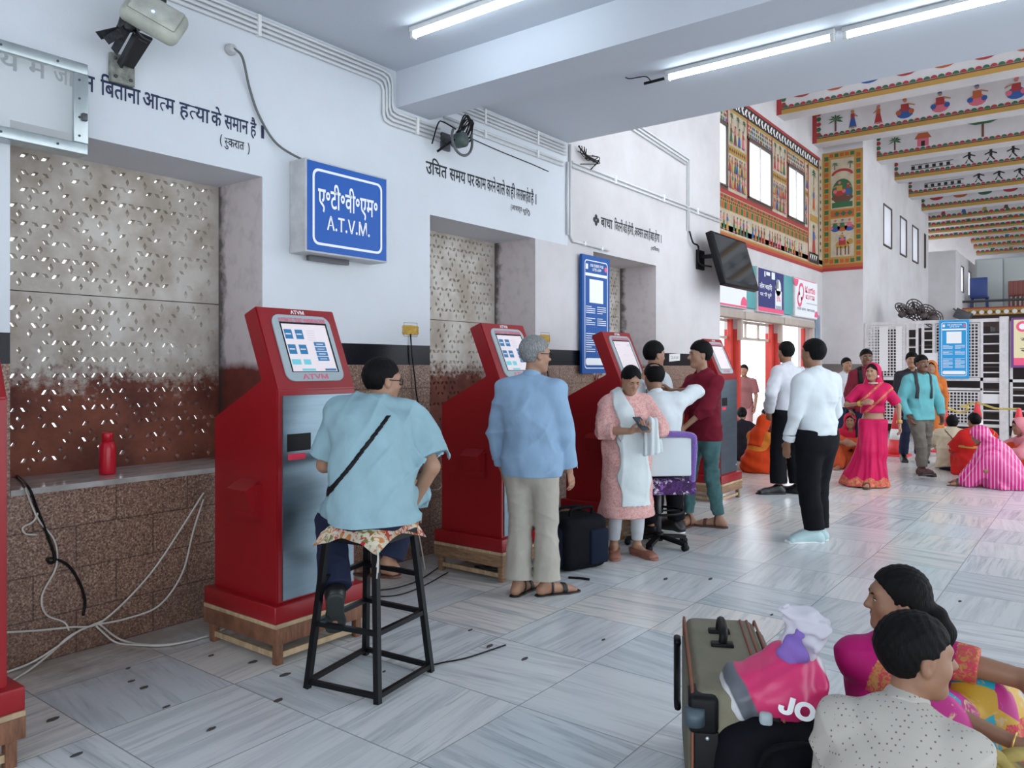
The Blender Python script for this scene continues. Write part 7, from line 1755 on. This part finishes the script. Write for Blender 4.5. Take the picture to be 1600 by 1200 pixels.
CRM = cloth('cream_shirt', (.58, .50, .36))
p = squat('person in a cream shirt sitting with the back turned beside the red sari', 1490, 733, -24, H=1.58, female=False, lean=(34, 0), b=1.25)
p.body(); p.hair(t=.016, vol=.006, nape=-.06); p.trousers(C_NVY); p.shirt(CRM, hem=.10, g=.028, collar=False, wr=.009, hemflare=.03, seat=.01)
p.band(p.fs, lambda X, Y, Z: np.maximum(np.abs((Z - p.Ch[2]) * .6 + X * .8 - .02) - .012, (Y - p.Ch[1])), -.004, .008, 'bag_strap', SANDB)
RED = cloth('red_sari', (.62, .022, .02), .15, 8); REDG = cloth('red_gold_edge', (.62, .36, .08))
p = squat('woman in a red sari with a gold edge sitting with her back turned', 1527, 742, -8, H=1.62, b=1.3, lean=(16, 0), rw=(.05, .24, .30), lw=(-.05, .24, .30), head=(10, 10, 0))
p.body(); p.hair(t=.012, style='bun'); zb_ = lambda c: (np.abs(c[:, 2] - .43 - .03 * np.sin(c[:, 0] * 9)) < .014).astype(int)
p.drape([RED, REDG], g=.040, spread=.34, pick=zb_, fold=.005); p.shirt(RED, sleeve='short', collar=False, g=.02)
p.band(p.fd_ , lambda X, Y, Z: np.maximum(np.maximum(np.abs((Z - p.Ch[2]) * .5 - X * .85 + .02) - .05, (Y - p.Ch[1] - .03)), .40 - Z), -.004, .018, 'pallu', [RED, REDG], pick=lambda c: (np.abs((c[:, 2] - p.Ch[2]) * .5 - c[:, 0] * .85 + .02) > .034).astype(int))
MAG = stripes('magenta_silver_stripes', (.58, .012, .20), (.72, .34, .50), 26, 'Y', .74, .2)
p = squat('person bent under a magenta veil with silver stripes, at the right edge', 1564, 762, 58, H=1.55, b=1.1, lean=(34, 0), head=(0, 25, 0), h=.009, rw=(.02, .22, .24), lw=(-.02, .22, .24))
p.body(); p.hair(t=.010, style='bun'); p.drape(MAG, g=.055, spread=.26, fold=.010, freq=70, direction=(1, .1, .1)); p.veil(MAG, drop=.42, wide=.19, t=.03, fold=.010)
for s in (1, -1): p.sandal(s, SANDB)
PKL = cloth('rose_pink_veil', (.70, .26, .30), .15, 12)
p = squat('woman in rose pink with an orange skirt cut by the right frame edge', 1606, 752, 80, H=1.58, b=1.1, h=.010)
p.body(); p.face(lips=False); p.hair(style='parted'); p.drape(ORS, top=False, spread=.36); p.shirt(PKL, sleeve='long', collar=False, g=.03); p.veil(PKL, wide=.18)

# --- the couple sitting in the foreground
DOT = dotted('cream_dotted_shirt', (.47, .44, .395), (.17, .13, .11), 72, .19)
p = Person('man in a cream dotted shirt sitting on the floor, seen from behind', (2.215, .435, 0), ang(-38), H=1.62, b=.95, shw=.88, h=.005, pelvis=(0, -.02, .105), lean=(14, 0), upper=(14, 0), head=(-52, 4, 0), ra=(-.12, .42, .08), la=(.14, .34, .08), rk=(1, .3, .25), lk=(-1, .3, .25), rw=(.04, .40, .26), lw=(-.10, .36, .26), rel=(.35, -.5, -1), lel=(-.5, -.4, -1), sk=S_BR)
p.body(nose=1.15, jaw=1.08); p.face(); p.hair(t=.012, line=.066, nape=-.055, h=.0035, vol=.004); p.trousers(C_NVY); p.shirt(DOT, hem=.09, g=.012, wr=.0055, seed=71, seat=.008)
SAT = NT('bright_patterned_sari', .5); v_ = SAT.mapping(); vo_ = SAT.n('TexVoronoi'); vo_.inputs['Scale'].default_value = 8.5; SAT.l(SAT.mapping(), vo_.inputs['Vector']); cc_ = SAT.xyz(vo_.outputs['Color'])
SAT.base(SAT.mix(SAT.ramp(SAT.noise(v_, 14, 4, .6, 1.5), [(.55, 0.0), (.62, 1.0)]), SAT.ramp(cc_[0], [(0, (.52, .02, .22)), (.30, (.02, .38, .50)), (.55, (.62, .36, .03)), (.75, (.55, .02, .25))], 'CONSTANT'), (.62, .45, .25)))
MGB = cloth('magenta_blouse', (.50, .012, .17), rough=.6)
p = Person('woman in a magenta blouse sitting on the floor beyond the man in the dotted shirt', (2.88, .54, 0), ang(212), H=1.56, b=.88, shw=.86, h=.005, female=True, pelvis=(0, -.08, .135), lean=(10, 0), upper=(6, 0), twist=-26, head=(-110, 2, 0), ra=(.10, .34, .08), la=(-.16, .36, .08), rk=(.2, .2, 1), lk=(-.4, .2, 1), lw=(-.06, .46, .455), lel=(-1, -.1, .25), rw=(.03, .44, .40), rel=(1, -.2, -.4), lh=(.85, .3, -.15), lpn=(.1, .5, -.8), rh=(-.6, .6, -.1), sk=S_BR, curl=24)
p.body(nose=1.05); p.face(); p.hair(t=.008, style='parted_tail', line=.070, h=.004, nape=-.03, taper=False); 
p.shirt([MGB, GOLD], name='blouse', sleeve='cap', collar=False, g=.012, pick=lambda c: sum([(((c - p.Sh[s]) @ unit(p.El[s] - p.Sh[s])) > .075) & (np.linalg.norm(np.cross(c - p.Sh[s], unit(p.El[s] - p.Sh[s])), axis=1) < .075) for s in (1, -1)]).astype(int))
p.drape([SAT.m, GOLD], top=False, spread=.30, g=.03, fold=.010, pick=lambda c: (np.abs(c[:, 2] - .36 - .25 * (c[:, 1] - .3) ) < .028).astype(int) * (c[:, 1] > .26))
bangle(p, -1, .90); bangle(p, -1, .945); bangle(p, 1, .9)
m = MB(); e = p.Wr[-1] + p.hd[-1] * .105 * p.u; m.tube([tuple(Vector(e) + Vector(unit(np.cross(p.hd[-1], p.pn[-1]))) * (-.012) + (Vector(p.pn[-1]) * math.cos(t_) + Vector(unit(np.cross(p.hd[-1], p.pn[-1]))) * math.sin(t_)) * .0105) for t_ in [2 * math.pi * i / 12 for i in range(13)]], .002, 5); m.build('ring', mat('gold_metal', (.75, .5, .15), .3, .9), p.th)
m = MB(); m.ell(tuple(p.hp(-.080, .004, -.030)), (.005, .005, .005)); m.ell(tuple(p.hp(.080, .004, -.030)), (.005, .005, .005)); m.build('ear_stud', mat('gold_metal', (.75, .5, .15), .3, .9), p.th)

# black holdall, the carrier bag on it and the yellow cloth bag
bx_, by_ = 2.47, .845
th = thing('holdall', 'black holdall between the olive suitcase and the seated man', 'bag', (bx_, by_, 0), YAW - R(85))
f = Field((-.3, -.3, -.01), (.3, .3, .6), .008); f.econe((0, 0, .05), (0, 0, .30), (.20, .16), (.19, .14), (1, 0, 0), .02); f.ell((0, 0, .33), (.17, .12, .10), None, .05); f.wrinkle(.006, 22, 3); f.above((0, 0, .0), (0, 0, 1)); o = bpy.data.objects.new('body', f.mesh('body', BLKF)); C.objects.link(o); o.parent = th
m = MB(); m.tube(spline([(-.10, -.14, .30), (-.08, -.17, .38), (.0, -.18, .40), (.08, -.17, .38), (.10, -.14, .30)], 6), .011, 8); m.build('handle', BLKF, th)
th = thing('carrier_bag', 'pink and white plastic carrier bag lying on the black holdall', 'bag', (bx_ + .02, by_ + .0, .40), YAW - R(96))
k = NT('carrier_print', .35); x, y, z = k.xyz(); n_ = k.noise(k.mapping(), 4, 3)
sf = k.math('ADD', k.math('ADD', k.math('MULTIPLY', x, 1.0), k.math('MULTIPLY', z, .55)), k.math('MULTIPLY', k.math('SUBTRACT', n_, .5), .05))
k.base(k.ramp(k.math('ADD', sf, .5), [(0, (.62, .62, .64)), (.405, (.62, .62, .64)), (.41, (.10, .11, .13)), (.465, (.12, .13, .15)), (.47, (.62, .03, .14)), (.74, (.66, .035, .16)), (.745, (.72, .70, .74))], 'LINEAR')); CARR = k.m
f = Field((-.3, -.3, -.05), (.3, .3, .4), .006); f.ell((0, 0, .085), (.165, .12, .10), None, 0); f.ell((-.08, .0, .06), (.09, .09, .07), None, .04); f.ell((.06, .02, .15), (.09, .08, .07), None, .05); f.wrinkle(.008, 30, 6); f.wrinkle(.004, 75, 8)
o = bpy.data.objects.new('bag', f.mesh('bag', CARR)); C.objects.link(o); o.parent = th
f = Field((-.3, -.3, .05), (.3, .3, .5), .005); f.econe((.075, .03, .19), (.10, .04, .30), (.045, .04), (.075, .05), (1, 0, 0), .01); f.ell((.13, .02, .25), (.05, .05, .06), None, .03); f.wrinkle(.010, 45, 2); f.wrinkle(.004, 110, 4); o = bpy.data.objects.new('bag_neck', f.mesh('bag_neck', mat('thin_white_film', (.74, .72, .80), .35, trans=.0, alpha=.72))); C.objects.link(o); o.parent = th
f = Field((-.2, -.2, .05), (.3, .3, .5), .006); f.ell((.065, -.02, .225), (.05, .045, .05), None, 0); f.wrinkle(.010, 60, 9); o = bpy.data.objects.new('violet_cloth', f.mesh('violet_cloth', cloth('violet_cloth', (.26, .16, .52)))); C.objects.link(o); o.parent = th
Mc = Matrix.Translation((.0, -.126, .085)) @ Matrix.Rotation(R(80), 4, 'X') @ Matrix.Rotation(R(-16), 4, 'Z'); m = MB(); put_text(m, 'JO', -.01, .10, -.02, .035, Mc, 0, .04); m.build('lettering', SIGNW, th)
yb = on_floor(1560, 1290); th = thing('cloth_bag', 'olive yellow cloth bag with folded straps at the bottom right corner', 'bag', (2.46, .232, 0), YAW - R(90))
YEB = mat('olive_yellow_cloth', (.36, .27, .07), .7, noise=.45, nscale=10); f = Field((-.3, -.3, -.01), (.3, .3, .5), .007); f.econe((0, 0, .04), (0, 0, .40), (.13, .10), (.11, .075), (1, 0, 0), .02); f.wrinkle(.012, 26, 12); f.wrinkle(.006, 60, 2); f.above((0, 0, 0), (0, 0, 1)); o = bpy.data.objects.new('body', f.mesh('body', YEB)); C.objects.link(o); o.parent = th
m = MB()
for dx in (-.05, .04): m.tube(spline([(-.09 + dx, -.02, .42), (-.04 + dx, -.06, .50), (.03 + dx, -.06, .49), (.08 + dx, -.05, .40)], 6), .018, 8)
m.build('strap', YEB, th)
